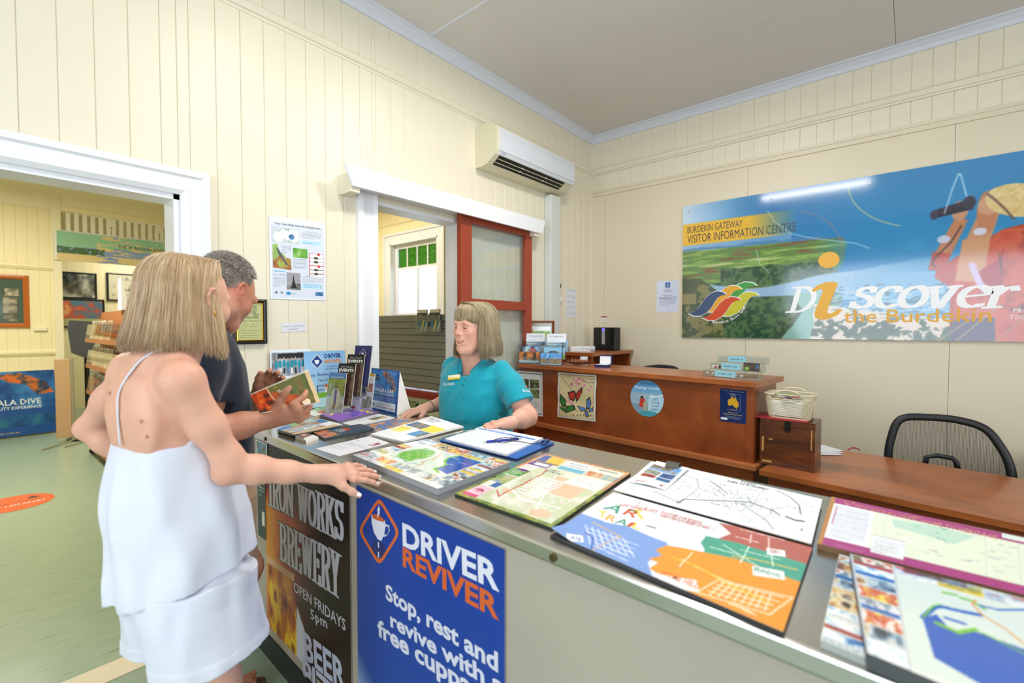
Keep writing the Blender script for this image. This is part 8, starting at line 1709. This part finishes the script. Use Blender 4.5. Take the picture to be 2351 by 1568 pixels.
# framed picture behind the racks
c_ = at(1225, 790, 3.97); c_[2] = 0; pf = thing('picture_frame', 'red-brown framed picture standing behind the postcard racks', 'picture', (c_[0], c_[1], ZS), math.radians(40.33-90+4))
Mx = Matrix.Translation((0, 0, .135)); frame(pf, .174, .134, .016, .018, mat('red_frame', '#7a2f1c', .3), M=Mx); frame(pf, .160, .120, .006, .012, mat('gold'), 'gilt_slip', M=Mx)
def lq(x0, x1, z0, z1, y): R_ = Matrix.Translation(pf.location) @ Matrix.Rotation(pf.rotation_euler.z, 4, 'Z'); return [tuple(R_ @ Vector((x, y, z))) for x, z in ((x0, z0), (x1, z0), (x1, z1), (x0, z1))]
cv = Canvas(80, 70, '#8f8a78'); cv.rect(.03, .08, .97, .86, '#dfe6ec'); cv.photo(.04, .10, .96, .70, ['#4a8a2c', '#a8c04a', '#d9d9c9', '#6a8a4a'], 3, 4); cv.photo(.04, .62, .5, .76, ['#c9c46a', '#8a9a3a'], 3, 5); cv.ell(.56, .42, .05, .1, '#6a4a3c'); cv.ell(.62, .55, .03, .04, '#c9a08a')
P_ = Print('picture_sheet', lq(-.154, .154, .022, .250, -.006), cv, .002, M_gloss, pf); P_.text('2017 Volunteers Conference', .38, .80, .035, '#3a5a8a', w=.5); P_.text('in Townsville', .38, .755, .03, '#3a5a8a', w=.25); P_.done(); MB().box(-.168, .168, .0, .004, .0, .262).build('backing', mat('backing_board', '#6a5238', .8), pf)
MB().add([(-.02, .004, .2), (.02, .004, .2), (.02, .09, .002), (-.02, .09, .002)], [(0, 1, 2, 3)]).build('easel_back', mat('backing_board'), pf)
# wooden toy car with figures
tc_ = thing('wooden_toy_car', 'maroon wooden toy car with figures on the desk top behind the staff member', 'toy', (2.97, 2.315, ZT+.001), math.radians(-50))
Mm = mat('maroon_paint', '#4f1a22', .3); MB().extrude([(-.09, .02), (.09, .02), (.095, .05), (.05, .055), (.03, .085), (-.04, .085), (-.085, .08)], 'y', -.03, .03).build('car_body', Mm, tc_)
for x_ in (-.055, .06):
    for y_ in (-.036, .030): MB().lathe([(.0001, 0), (.022, 0), (.024, .002), (.024, .006), (.0001, .007)], n=18, M=Matrix.Translation((x_, y_+.006, .024)) @ Matrix.Rotation(PI/2, 4, 'X')).build('wheel', mat('black_rubber', '#1a1a1c', .6), tc_)
for i in range(6): MB().box(-.07+.024*i, -.062+.024*i, -.032, -.030, .062, .070).build('painted_dot', mat('cream_dot', '#dccfae', .5), tc_)['kind'] = 'stuff'
MB().lathe([(.0001, -.012), (.012, -.010), (.020, .006), (.022, .022), (.016, .036), (.0001, .042)], n=16, M=Matrix.Translation((.018, 0, .095))).build('figure_head', mat('figure_tan', '#b08a66', .5), tc_, True); MB().lathe([(.0001, .024), (.019, .022), (.0235, .012), (.024, -.002), (.020, -.004)], n=16, M=Matrix.Translation((.016, 0, .112))).build('figure_hair', mat('figure_brown', '#5a3a28', .6), tc_, True)
MB().tube([(-.055, 0, .08), (-.06, 0, .15)], .002, 6).build('pole', mat('black_cord'), tc_)
# ---- wooden box with hasp, red folder and basket on it
bl, br = on_z(1744, 1064, ZL), on_z(1870, 1086, ZL); bb = on_z(1880, 1052, ZL); dx, nn = local_axes(bl, br); wv = np.linalg.norm(br-bl); dv = .175; hb = .245
M_box = wood_mat('old_box_wood', '#6f3a17', '#41200d', .3, (1.2, 1.2, 8), 3)
wbx = thing('wooden_box', 'dark varnished wooden box with a black hasp on the low desk', 'box', tuple(bl))
boxq('box_body', bl+V(0, 0, .001), dx, nn, wv, dv, hb-.035, M_box, wbx); boxq('box_lid', bl+V(0, 0, hb-.033), dx, nn, wv, dv, .033, M_box, wbx)
for s in (0, wv-.020): boxq('front_post', bl+dx*s+nn*.004+V(0, 0, .002), dx, nn, .020, .006, hb-.038, M_box, wbx)
hs_ = bl+dx*wv*.46+nn*.004+V(0, 0, hb-.05); boxq('hasp', hs_+nn*.0, dx, nn, .026, .004, .045, mat('black_iron', '#15140f', .4, metal=.5), wbx); o = MB().tube([tuple(hs_+dx*(.013+.010*math.cos(t))+nn*.004+V(0, 0, .006+.012*math.sin(t))) for t in np.linspace(0, 2*PI, 17)], .003, 6).build('hasp_ring', mat('black_iron'), wbx, True); o.matrix_parent_inverse = inv(wbx)
boxq('coin_slot', bl+dx*wv*.74-nn*.09+V(0, 0, hb), dx, nn, .05, .003, .0006, mat('slot_black', '#0c0a08', .9), wbx)
for (u_, v_, w_, h_) in ((.04, .30, .010, .075), (.05, .06, .045, .012), (.17, .55, .018, .008), (.93, .45, .005, .1)): boxq('worn_patch', bl+dx*wv*u_+nn*.0045+V(0, 0, hb*v_), dx, nn, w_, .0006, h_, mat('bare_wood', '#b8894a', .7), wbx)['kind'] = 'stuff'
zb = ZL+hb+.001; f0 = bl-dx*.035-nn*.000; rf = boxq('red_folder', V(f0[0], f0[1], zb)+nn*.010, dx, nn, .250, .165, .006, mat('red_card', '#b01f2c', .35), None); tag(rf, 'thin red folder under the cream basket', 'folder')
zk = zb+.007; bc = V(bl[0], bl[1], zk)+dx*.125-nn*.075; bk = thing('plastic_basket', 'cream woven plastic basket with handles on top of the wooden box', 'basket', tuple(bc), math.atan2(dx[1], dx[0]))
M_bk = mat('cream_basket_plastic', '#cdc3a4', .4)
def rrect(a, b, r, n=6):
    p = []
    for (sx, sy, s0) in ((1, 1, 0), (-1, 1, 90), (-1, -1, 180), (1, -1, 270)):
        for k in range(n+1): t = math.radians(s0+90*k/n); p.append((sx*(a-r)+r*math.cos(t), sy*(b-r)+r*math.sin(t)))
    return p
def bprof(z): t = z/.125; return .094+.018*t, .066+.014*t
nh, rows = 13, 12; b = MB()
# lattice: vertical ribs and chevron bars
per = 72
def bp(k, z, off=0):
    a, b2 = bprof(z); q_ = rrect(a+off, b2+off, .035, 17); i = (k % 1)*len(q_); j = int(i) % len(q_); f2 = i-int(i); p, r_ = q_[j], q_[(j+1) % len(q_)]; return (p[0]*(1-f2)+r_[0]*f2, p[1]*(1-f2)+r_[1]*f2, z)
for k in range(36): b.tube([bp(k/36, z) for z in np.linspace(.006, .100, 5)], .0022, 4)
for rI in range(10):
    z = .014+.0088*rI; pts = [bp(k/144, z+(.0026 if k % 4 in (1, 2) else -.0012)) for k in range(145)]; b.tube(pts, .0020, 4, caps=False)
o = b.build('woven_wall', M_bk, bk); o['kind'] = 'stuff'
b = MB(); pts = rrect(.094, .066, .035); b.extrude(pts, 'z', 0, .006); b.build('basket_base', M_bk, bk)
b = MB(); b.tube([bp(k/72, .100) for k in range(73)], .003, 6, caps=False); b.tube([bp(k/72, .124, .001) for k in range(73)], .004, 6, caps=False); pa2 = [bp(k/72, .112) for k in range(73)]
for sgn in (-1, 1): b.tube([(.055*t, sgn*(.082+.001), .124+.022*(1-t*t)**.5) for t in np.linspace(-1, 1, 15)], .0042, 6)
b.build('rim_and_handles', M_bk, bk, True)
# two-sided rim band without the hand openings
b = MB()
for k in range(72):
    x_, y_, _ = bp((k+.5)/72, .112)
    if abs(x_) < .045 and abs(y_) > .06: continue
    p0, p1, p2, p3 = bp(k/72, .101), bp((k+1)/72, .101), bp((k+1)/72, .123), bp(k/72, .123); b.add([p0, p1, p2, p3], [(0, 1, 2, 3)])
b.build('rim_band', M_bk, bk)['kind'] = 'stuff'
for i in range(5):
    a_ = i*.7; sh_ = MB().bbox(-.055, .055, -.03, .03, 0, .002, .0005, M=Matrix.Rotation(.25*math.sin(a_*3), 4, 'X') @ Matrix.Rotation(a_, 4, 'Z')).build('leaflet', (mat('leaf_white', '#e0e2e8', .5), mat('leaf_red', '#b8543a', .5), mat('leaf_green', '#7a8a4a', .5))[(0, 0, 1, 0, 2)[i]], None); sh_.location = Vector(bc)+Vector((.012*(i-2), .006*(i % 3), .088+.006*i)); tag(sh_, ('lowest white', 'lower white', 'red', 'upper white', 'green')[i]+' folded leaflet heaped in the cream basket', 'leaflet', 'leaflets heaped in the cream basket')
sb = MB().bbox(-.085, .085, -.058, .058, 0, .08, .01).build('paper_filling', M_paper, None); sb.location = Vector(bc)+Vector((0, 0, .007)); sb.rotation_euler = (0, 0, math.atan2(dx[1], dx[0])); tag(sb, 'wad of papers filling the inside of the cream basket', 'paper')
for i, (u_, v_) in enumerate(((1884, 1048), (1887, 1046), (1889, 1043))):
    p0 = on_z(u_, v_, ZL); pp = MB().bbox(-.10, .10, -.07, .07, 0, .0015, .0003).build('loose_paper', mat('leaf_white'), None); pp.location = Vector(p0)+Vector((.09, .03, .003+.003*i)); pp.rotation_euler = (0, 0, -.9+.12*i); tag(pp, ('lowest', 'middle', 'top')[i]+' loose white sheet behind the wooden box', 'paper')
rcp = MB().tube([tuple(p) for p in catm([on_z(*q_, ZL+.004)+V(.05, 0, 0) for q_ in ((1945, 1036), (1955, 1032), (1965, 1033), (1972, 1037))])], .004, 6).build('red_cord', mat('red_card'), None, True); rcp.name = 'lanyard'; tag(rcp, 'short red lanyard cord at the back edge of the low desk', 'cord')
# ---- office chairs
def mesh_chair(name, label, px, x, lum):
    P3 = [on_x(u, v, x) for u, v in px]; cx = sum(P3)/len(P3); t = thing(name, label, 'chair', (x, cx[1], 0))
    O = V(x, cx[1], 0); pts = catm([p-O for p in P3], 6)
    def rec(p): p = V(*p); return V(p[0]+.055*(p[1]/.27)**2*-1, p[1], p[2])
    pts = [rec(p) for p in pts]; MB().tube(pts, .020, 10, flat=.8).build('back_frame', mat('chair_black', '#1b1c1e', .45, bump=.3, bscale=300), t, True)
    # open mesh: fine grid of threads
    ys_ = [p[1] for p in pts]; y0, y1 = min(ys_), max(ys_); b = MB(); arr = sorted([(p[1], p[2]) for p in pts]); ya_ = np.array([a for a, _ in arr]); za_ = np.array([z for _, z in arr]); zbt = ZL-.16
    m_ = 96
    def top(y): return float(np.interp(y, ya_, za_))
    for i in range(m_+1):
        y = y0+(y1-y0)*i/m_; zt_ = top(y)
        if zt_ > zbt: b.tube([rec((0, y, zbt)), rec((0, y, (zbt+zt_)/2)), rec((0, y, zt_))], .0009, 3, caps=False)
    for k in range(70):
        z = zbt+(max(za_)-zbt)*k/70; ok = [y0+(y1-y0)*i/40 for i in range(41) if top(y0+(y1-y0)*i/40) > z]
        if len(ok) > 1: b.tube([rec((0, y, z)) for y in ok[::2]+[ok[-1]]], .0009, 3, caps=False)
    o = b.build('mesh_fabric', mat('chair_thread', '#26272a', .7), t); o['kind'] = 'stuff'
    MB().tube([(-.02, y0, zbt-.02), (-.02, 0, zbt-.05), (-.02, y1, zbt-.02)], .022, 8).build('lower_rail', mat('chair_black'), t, True)
    if lum: MB().tube([tuple(rec(p)+V(-.018, 0, 0)) for p in [on_x(*q_, x)-O for q_ in lum]], .013, 8, flat=.5).build('lumbar_support', mat('chair_black'), t, True)
    MB().bbox(-.52, -.02, -.23, .23, .42, .50, .03).build('seat', mat('chair_fabric', '#202226', .9), t); MB().tube([(-.27, 0, .12), (-.27, 0, .42)], .025, 10).build('gas_lift', mat('chair_black'), t); MB().tube([(-.04, 0, .46), (.0, 0, zbt-.03)], .02, 8).build('back_bracket', mat('chair_black'), t)
    for k in range(5): a = k*2*PI/5; MB().tube([(-.27, 0, .11), (-.27+.28*math.cos(a), .28*math.sin(a), .07)], [.022, .014], 8).build('base_arm', mat('chair_black'), t); MB().lathe([(.0001, -.02), (.025, -.02), (.025, .02), (.0001, .02)], n=12, M=Matrix.Translation((-.27+.28*math.cos(a), .28*math.sin(a), .026)) @ Matrix.Rotation(PI/2, 4, 'X')).build('caster', mat('black_rubber'), t)
    return t
mesh_chair('office_chair', 'black mesh-backed office chair behind the low desk', ((2032, 1120), (2038, 1060), (2045, 1008), (2068, 961), (2135, 958), (2203, 965), (2260, 983), (2293, 1020), (2315, 1065), (2325, 1130)), 3.55, ((2119, 1085), (2127, 1048), (2150, 1044), (2185, 1050), (2195, 1058), (2201, 1090)))
mesh_chair('office_chair', 'black chair whose top edge shows just above the raised desk', ((1470, 880), (1476, 850), (1500, 843), (1530, 843), (1556, 850), (1564, 880)), 3.88, None)
# ------------------------------------------------------------------ hall beyond the doorway
YF = 9.05
struct(MB().box(1.45, 1.53, 2.58, 5.6, 0, 3.44).box(1.53, 2.70, 5.52, 5.6, 0, 3.44).box(2.62, 2.70, 5.6, YF, 0, 3.44).build('wall_partition', M_yel))
wf = struct(MB().box(-2.6, .885, YF, YF+.12, 0, 3.44).box(.97, 2.7, YF+.10, YF+.14, 3.12, 3.44).build('wall_far', M_yel))
vj(wf, YF, 'x', -.6, .885, 0, 3.44, [], M_yel); vj(wf, YF+.10, 'x', .97, 2.7, 3.12, 3.44, [], M_yel)
for z, h in ((2.225, .075), (1.065, .075)): MB().extrude(rail_prof(z, z+h, YF-.012, .035), 'x', -.6, .885).build('wall_rail', M_yel, wf)
MB().bbox(.875, .965, YF-.05, YF+.14, 0, 3.44, .008).build('post', mat('pale_post', '#ece4c6', .45), wf)
MB().extrude([(YF-.04, 3.06), (YF+.14, 3.06), (YF+.14, 3.13), (YF-.04, 3.13)], 'x', .965, 2.7).build('transom_rail', M_yel, wf)
MB().extrude([(YF-.02, 2.74), (YF+.08, 2.74), (YF+.08, 2.80), (YF-.02, 2.80)], 'x', .965, 2.7).build('transom_rail', M_white, wf)
MB().extrude([(YF-.02, 3.06), (YF-.02, 3.30), (YF-.09, 3.44), (YF-.12, 3.44), (YF-.12, 3.38), (YF-.06, 3.34)][::-1], 'x', -.6, 2.7).build('cornice', mat('pale_post'), wf)
x = 1.02; k = 0; M_slat = mat('slat_white', '#ece7d6', .5)
while x < 2.6:
    w = .105 if k in (5, 11) else .048
    o = MB().box(0, w, -.012, .012, 2.80, 3.06).build('slat', M_slat, wf, loc=(x, YF+.02, 0))
    if k in (5, 11):
        MB().box(w/2-.003, w/2+.003, -.014, -.012, 2.80, 2.90).add([(w/2-.026, -.0135, 2.935), (w/2, -.0135, 2.90), (w/2+.026, -.0135, 2.935), (w/2, -.0135, 2.915)], [(0, 1, 2, 3)]).build('fretwork', mat('fret_dark', '#5a5038', .8), o)
    x += w+.040; k += 1
# room behind the opening
wfr = struct(MB().box(-.5, 4.1, 11.3, 11.4, 0, 3.44).build('wall_rear', M_yel)); vj(wfr, 11.3, 'x', .9, 3.3, 0, 3.44, [], M_yel)
# banner across the opening
A_, B_ = on_y(125, 598, YF-.07), on_y(122, 531, YF-.07)
q = [(A_[0], YF-.07, 2.375), (2.68, YF-.07, 2.375), (2.68, YF-.07, 2.775), (A_[0], YF-.07, 2.775)]
cv = Canvas(300, 66, '#d9c490'); n_ = cv.noise(3, 5, 4, .5, 3); cv.m(cv.Y > .45+.1*n_, '#8fc0a0'); cv.m((cv.Y < .5+.15*n_) & (cv.Y > .25), '#7f97c4', .9); cv.m((cv.noise(5, 8, 4, .6, 3) > .1) & (cv.X > .25), '#d9c490'); cv.m((cv.Y < .48) & (cv.Y > .26) & (cv.X < .30) & (cv.noise(14, 9) > -.25), '#4a6a4a'); cv.m((cv.noise(6, 12, 4, .5, 3) > .3) & (cv.X > .25), '#7f97c4'); cv.m(cv.X < .015, '#e6e6d6')
P_ = Print('river_banner', q, cv, .01, None, edge='#3f6a78'); P_.text('THE BURDEKIN RIVER BRIDGE', .60, .60, .12, '#3a342c', w=.44, bold=.02); tag(P_.done(), 'long landscape banner above the opening in the far hall', 'banner')
# poster on the floor, wooden frame of photographs, small wall fitting
q = [(-.05, YF-.10, .02), (.88, YF-.10, .02), (.855, YF-.03, .865), (-.05, YF-.03, .865)]
cv = Canvas(110, 110, '#1f4f96'); cv.photo(0, .42, 1, 1, ['#123a78', '#2f6fb0', '#4f8fc8'], 4, 3); cv.photo(.35, .62, 1, .98, ['#b5402c', '#d9702c', '#123a60', '#8a3a2c'], 9, 4, mask=cv.pmask([(.40, .95), (.62, .98), (.90, .82), (.98, .64), (.8, .62), (.70, .78), (.50, .84)])); cv.photo(.0, .14, 1, .32, ['#0f2f5a', '#1f5f9a', '#3f8a6a'], 5, 5)
P_ = Print('dive_poster', q, cv, .012, M_print, edge='#d9dde6'); P_.text('YONGALA DIVE', .46, .48, .085, '#e2e6ee', w=.76, bold=.02); P_.text('VIRTUAL REALITY EXPERIENCE', .46, .41, .045, '#e2e6ee', w=.76, bold=.01); P_.text('www.visitburdekin.com.au', .35, .04, .03, '#e0c02c', w=.5); tag(P_.done(), 'blue YONGALA DIVE poster standing on the floor of the far hall', 'poster')
fr = thing('photo_frame', 'orange-brown wooden frame of small old photographs in the hall', 'picture', (.19, YF-.014, 1.79)); frame(fr, .445, .345, .055, .03, mat('honey_wood', '#b5601f', .35))
cv = Canvas(90, 70, '#3c5450'); [cv.photo(a, b, a+.16, b+.16, ['#2a2a28', '#8a8478', '#d9d0bc'], 6, i) for i, (a, b) in enumerate(((.78, .62), (.76, .42), (.76, .24), (.76, .06), (.5, .6), (.5, .4), (.5, .2)))]
Print('mount', rect_quad((-.21, 0, 1.49), (.59, 0, 2.09), 'x', YF-.022), cv, .004, M_gloss, fr).done()
sw = MB().bbox(.67, .80, YF-.05, YF-.014, 1.40, 1.455, .006).build('wall_heater_switch', mat('pale_post')); tag(sw, 'small cream wall fitting right of the wooden photo frame', 'fitting')
# framed pictures on the rear wall seen through the opening
for (u0, v0, u1, v1, kind, lab) in ((120, 628, 222, 684, 0, 'black framed grey photo, upper left'), (246, 632, 345, 690, 1, 'black framed palm tree photo'), (120, 688, 240, 752, 2, 'dark framed blue and red painted map'), (203, 764, 262, 836, 3, 'black framed pale document, above another'), (203, 838, 262, 930, 3, 'lowest black framed pale document')):
    a, b = on_y(u0, v1, 11.25), on_y(u1, v0, 11.25); cx, cz, hw_, hh_ = (a[0]+b[0])/2, (a[2]+b[2])/2, (b[0]-a[0])/2, (b[2]-a[2])/2
    t = thing('framed_picture', lab+', in the room behind the hall', 'picture', (cx, 11.27, cz)); frame(t, hw_, hh_, .03, .02, mat('black_frame'))
    cv = Canvas(40, 30, '#cfcab0'); 
    if kind == 0: cv.photo(0, 0, 1, 1, ['#1c1c1a', '#5a5a54', '#a8a89c', '#d9d6c4'], 3, 3)
    elif kind == 1: cv.photo(.1, .1, .9, .9, ['#3a4a50', '#cfcab0', '#cfcab0', '#5a6a6a'], 5, 4)
    elif kind == 2: cv.photo(0, .3, 1, 1, ['#1c4a6a', '#3a7a9a', '#c9483a', '#d9a86a'], 3, 5); cv.photo(0, 0, 1, .3, ['#8a9a6a', '#c9b48a'], 4, 6)
    else: cv.body(.1, .1, .9, .9, 8, '#6a6a5a', 2)
    Print('picture_sheet', [(cx-hw_+.02, 11.262, cz-hh_+.02), (cx+hw_-.02, 11.262, cz-hh_+.02), (cx+hw_-.02, 11.262, cz+hh_-.02), (cx-hw_+.02, 11.262, cz+hh_-.02)], cv, .003, M_gloss, t).done()
# display stand, leaning partition
p = on_z(196, 1006, 0); ds = thing('display_stand', 'dark grey display panel on a black pole beside the hall post', 'stand', (p[0]+.02, p[1], 0), math.radians(-15))
MB().extrude([(-.16, 1.45), (-.13, 1.12), (.02, 1.04), (.12, 1.30), (.10, 1.52), (-.14, 1.54)], 'y', -.03, .03).build('panel', mat('dark_grey_panel', '#3a3c40', .5), ds); MB().tube([(.0, .02, .02), (.0, .02, 1.1)], .016, 8).build('pole', mat('black_iron'), ds); MB().lathe([(.0001, 0), (.2, 0), (.2, .012), (.0001, .02)], n=20).build('foot', mat('black_iron'), ds)
p = on_z(150, 1012, 0); pt = thing('pinboard_screen', 'tan pinboard partition panel standing in front of the hall post', 'partition', (p[0], p[1]-.1, 0), math.radians(10)); MB().bbox(-.09, .05, -.02, .02, .06, 1.05, .006).build('pinboard', mat('tan_board', '#c4a07a', .8), pt); MB().bbox(.05, .09, -.025, .025, .0, 1.06, .01).build('metal_edge', mat('dull_steel', '#a8a690', .4, metal=.5), pt); MB().tube([(-.30, -.3, .01), (.10, 0, .02)], .008, 6).build('foot_rail', mat('dull_steel'), pt); MB().tube([(-.12, -.35, .01), (.3, -.12, .02)], .008, 6).build('foot_rail', mat('dull_steel'), pt)
# brochure rack on castors, running away from the camera
M_mdf = mat('rack_board', '#a5683c', .5); XR = 1.12; rk2 = thing('brochure_rack', 'brown wooden brochure rack on castors in the hall behind the blonde head', 'brochure rack', (XR, 6.2, 0))
y0, y1 = -.75, on_x(238, 700, XR)[1]-6.2
MB().extrude([(.0, .12), (-.10, .12), (-.02, 1.62), (.0, 1.62)], 'y', y0, y1).build('backboard', M_mdf, rk2); MB().bbox(-.19, .22, y0, y1, .12, .15, .004).build('base_board', M_mdf, rk2)
for yy_ in (y0+.08, y1-.08):
    for xx in (-.14, .17): MB().lathe([(.0001, -.012), (.03, -.012), (.03, .012), (.0001, .012)], n=14, M=Matrix.Translation((xx, yy_, .032)) @ Matrix.Rotation(PI/2, 4, 'X')).build('castor', mat('black_rubber'), rk2); MB().box(xx-.01, xx+.01, yy_-.01, yy_+.01, .06, .12).build('castor_stem', mat('black_iron'), rk2)
for z in (1.31, 1.02, .72, .42):
    MB().box(-.17, -.02, y0, y1, z-.02, z).build('shelf', M_mdf, rk2); MB().box(-.172, -.168, y0, y1, z-.03, z+.015).build('shelf_lip', M_mdf, rk2)
    MB().add([(-.165, y0, z+.02), (-.165, y1, z+.02), (-.145, y1, z+.17), (-.145, y0, z+.17)], [(0, 1, 2, 3)]).build('clear_front', mat_glass('rack_acrylic', (.96, .93, .80), .05, .08), rk2)
cols_ = ['#d9cfa8', '#b9a888', '#c9b48a', '#8fa8c0', '#d9d6c9', '#6a8fb0', '#c9a078', '#a87a5a']
for r_, z in enumerate((1.31, 1.02, .72, .42)):
    for i in range(7):
        y_ = y1-.06-.155*i
        if y_ < y0+.1: continue
        cv = Canvas(14, 20, cols_[(i*3+r_*5) % 8]); cv.photo(0, .2, 1, .9, [cols_[(i+r_) % 8], '#6a5a48', cols_[(i*3+r_) % 8]], 2, i+r_); x_ = 1.12-.14
        o = Print('leaflet', [(x_, 6.2+y_, z+.003), (x_, 6.2+y_-.11, z+.003), (x_+.03, 6.2+y_-.11, z+.21), (x_+.03, 6.2+y_, z+.21)], cv, .012, edge='#d9d0b8').done(); tag(o, ('topmost', 'second', 'third', 'lowest')[r_]+' shelf of the hall rack: '+('farthest', 'second', 'third', 'fourth', 'fifth', 'sixth', 'nearest')[i]+' leaflet stack', 'leaflet', 'leaflets on the '+('topmost', 'second', 'third', 'lowest')[r_]+' shelf of the hall rack')
for i, (u_, v_) in enumerate(((283, 672),)):
    p = on_x(u_, v_, XR-.02); o = MB().add([(0, -.09, 0), (0, .09, 0), (0, .055, .32), (0, -.055, .32), (.06, -.09, 0), (.06, .09, 0), (.012, .055, .32), (.012, -.055, .32)], [(0, 3, 2, 1), (4, 5, 6, 7), (0, 4, 7, 3), (1, 2, 6, 5), (3, 7, 6, 2)]).build('tent_card', mat('leaf_white')); o.location = (XR-.05, p[1], 1.622); tag(o, 'white tapering tent card on top of the hall rack', 'card')
# round floor sticker
cx, cy, r_ = .275, 5.60, .245; q = [(cx-r_, cy-r_, .0012), (cx+r_, cy-r_, .0012), (cx+r_, cy+r_, .0012), (cx-r_, cy+r_, .0012)]
cv = Canvas(64, 64, '#d2602c'); P_ = Print('floor_sticker', q, cv, .001); bm = bmesh.new(); bm.from_mesh(P_.o.data); bmesh.ops.delete(bm, geom=[v for v in bm.verts if math.hypot(v.co.x, v.co.y) > r_*.99], context='VERTS'); bm.to_mesh(P_.o.data); bm.free()
P_.text('STAY 1.5M APART', .5, .34, .085, '#e6e0d4', w=.74, bold=.02); P_.text('PLEASE KEEP YOUR DISTANCE', .5, .50, .035, '#3a2a22', w=.66)
P_.poly([(.66, .66), (.72, .60), (.82, .66), (.76, .74), (.70, .76)], '#4a3024'); P_.poly([(.22, .62), (.30, .58), (.34, .66), (.26, .72)], '#4a3024'); tag(P_.done(), 'round orange distancing sticker on the green hall floor', 'sticker')
# ---- office behind the sliding door: counter front with a slatted grey screen, red rail and sign, leaflet holders
XO = 2.75; oc = thing('office_counter', 'office counter with grey slatted screen and red rail beyond the sliding door', 'counter', (XO+.1, 3.6, 0)); lx = -.1
M_gs = mat('grey_slat', '#8c9096', .5); zt, zb_ = 1.562, .885
n_s = 11; hs_ = (zt-zb_)/n_s
for i in range(n_s): z = zb_+hs_*i; MB().extrude([(lx, z+.002), (lx-.012, z+.006), (lx-.008, z+hs_-.002), (lx, z+hs_)], 'y', -.62, .56).build('screen_slat', M_gs, oc)
MB().bbox(lx, lx+.03, -.62, .56, zb_, zt+.004, .003).build('screen_back', M_gs, oc); MB().bbox(lx-.02, lx+.03, .54, .575, 1.45, 1.57, .004).build('end_bracket', mat('grey_end', '#6a6a66', .5), oc)
MB().bbox(lx-.07, lx+.40, -.62, .60, .81, .875, .012).build('red_rail', mat('gloss_red', '#9c1512', .2), oc); MB().bbox(lx, lx+.35, -.60, .58, 0, .81, .004).build('counter_front', mat('office_cream', '#d9dcc8', .5), oc)
q = [(XO-.003, 4.17, .66), (XO-.003, 3.0, .66), (XO-.003, 3.0, .80), (XO-.003, 4.17, .80)]; g = uvq(q); cv = Canvas(60, 8, '#dfe6d2'); P_ = Print('association_sign', q, cv, .002, M_gloss, oc); P_.text('BURDEKIN TOURISM ASSOC. INC.', .5, .28, .46, '#1f6a4a', w=.98, bold=.03); P_.done()
for i, (yy_, zz_, lab) in enumerate(((3.36, 1.555, 'dark leaflets in the left holder on the grey screen'), (3.19, 1.555, 'dark leaflets in the right holder on the grey screen'), (3.35, 1.46, 'blue and yellow leaflets in the lower left of the screen holders'), (3.18, 1.46, 'blue and yellow leaflets in the lower right of the screen holders'))):
    cv = Canvas(24, 30, '#1f2f4a' if i < 2 else '#3a7aa8')
    if i < 2: cv.rect(0, .72, 1, 1, '#e6e6e2'); cv.photo(.1, .0, .9, .6, ['#1a2238', '#3a4a6a', '#c9a890'], 3, i)
    else: cv.poly([(.3, 0), (.45, 0), (.7, 1), (.5, 1)], '#e0d04a'); cv.poly([(.75, 0), (.85, 0), (1, .7), (1, 1), (.95, 1)], '#e8e6c9')
    o = Print('leaflet', [(XO-.05, yy_+.065, zz_-.045), (XO-.05, yy_-.065, zz_-.045), (XO-.04, yy_-.065, zz_+.055), (XO-.04, yy_+.065, zz_+.055)], cv, .014, M_print, edge='#8a8f96').done(); tag(o, lab, 'leaflet')
    MB().box(XO-.055, XO-.051, yy_-.085, yy_+.085, zz_-.052, zz_-.0).box(XO-.055, XO-.013, yy_-.085, yy_+.085, zz_-.056, zz_-.052).build('leaflet_holder', M_acr, oc).matrix_parent_inverse = inv(oc)
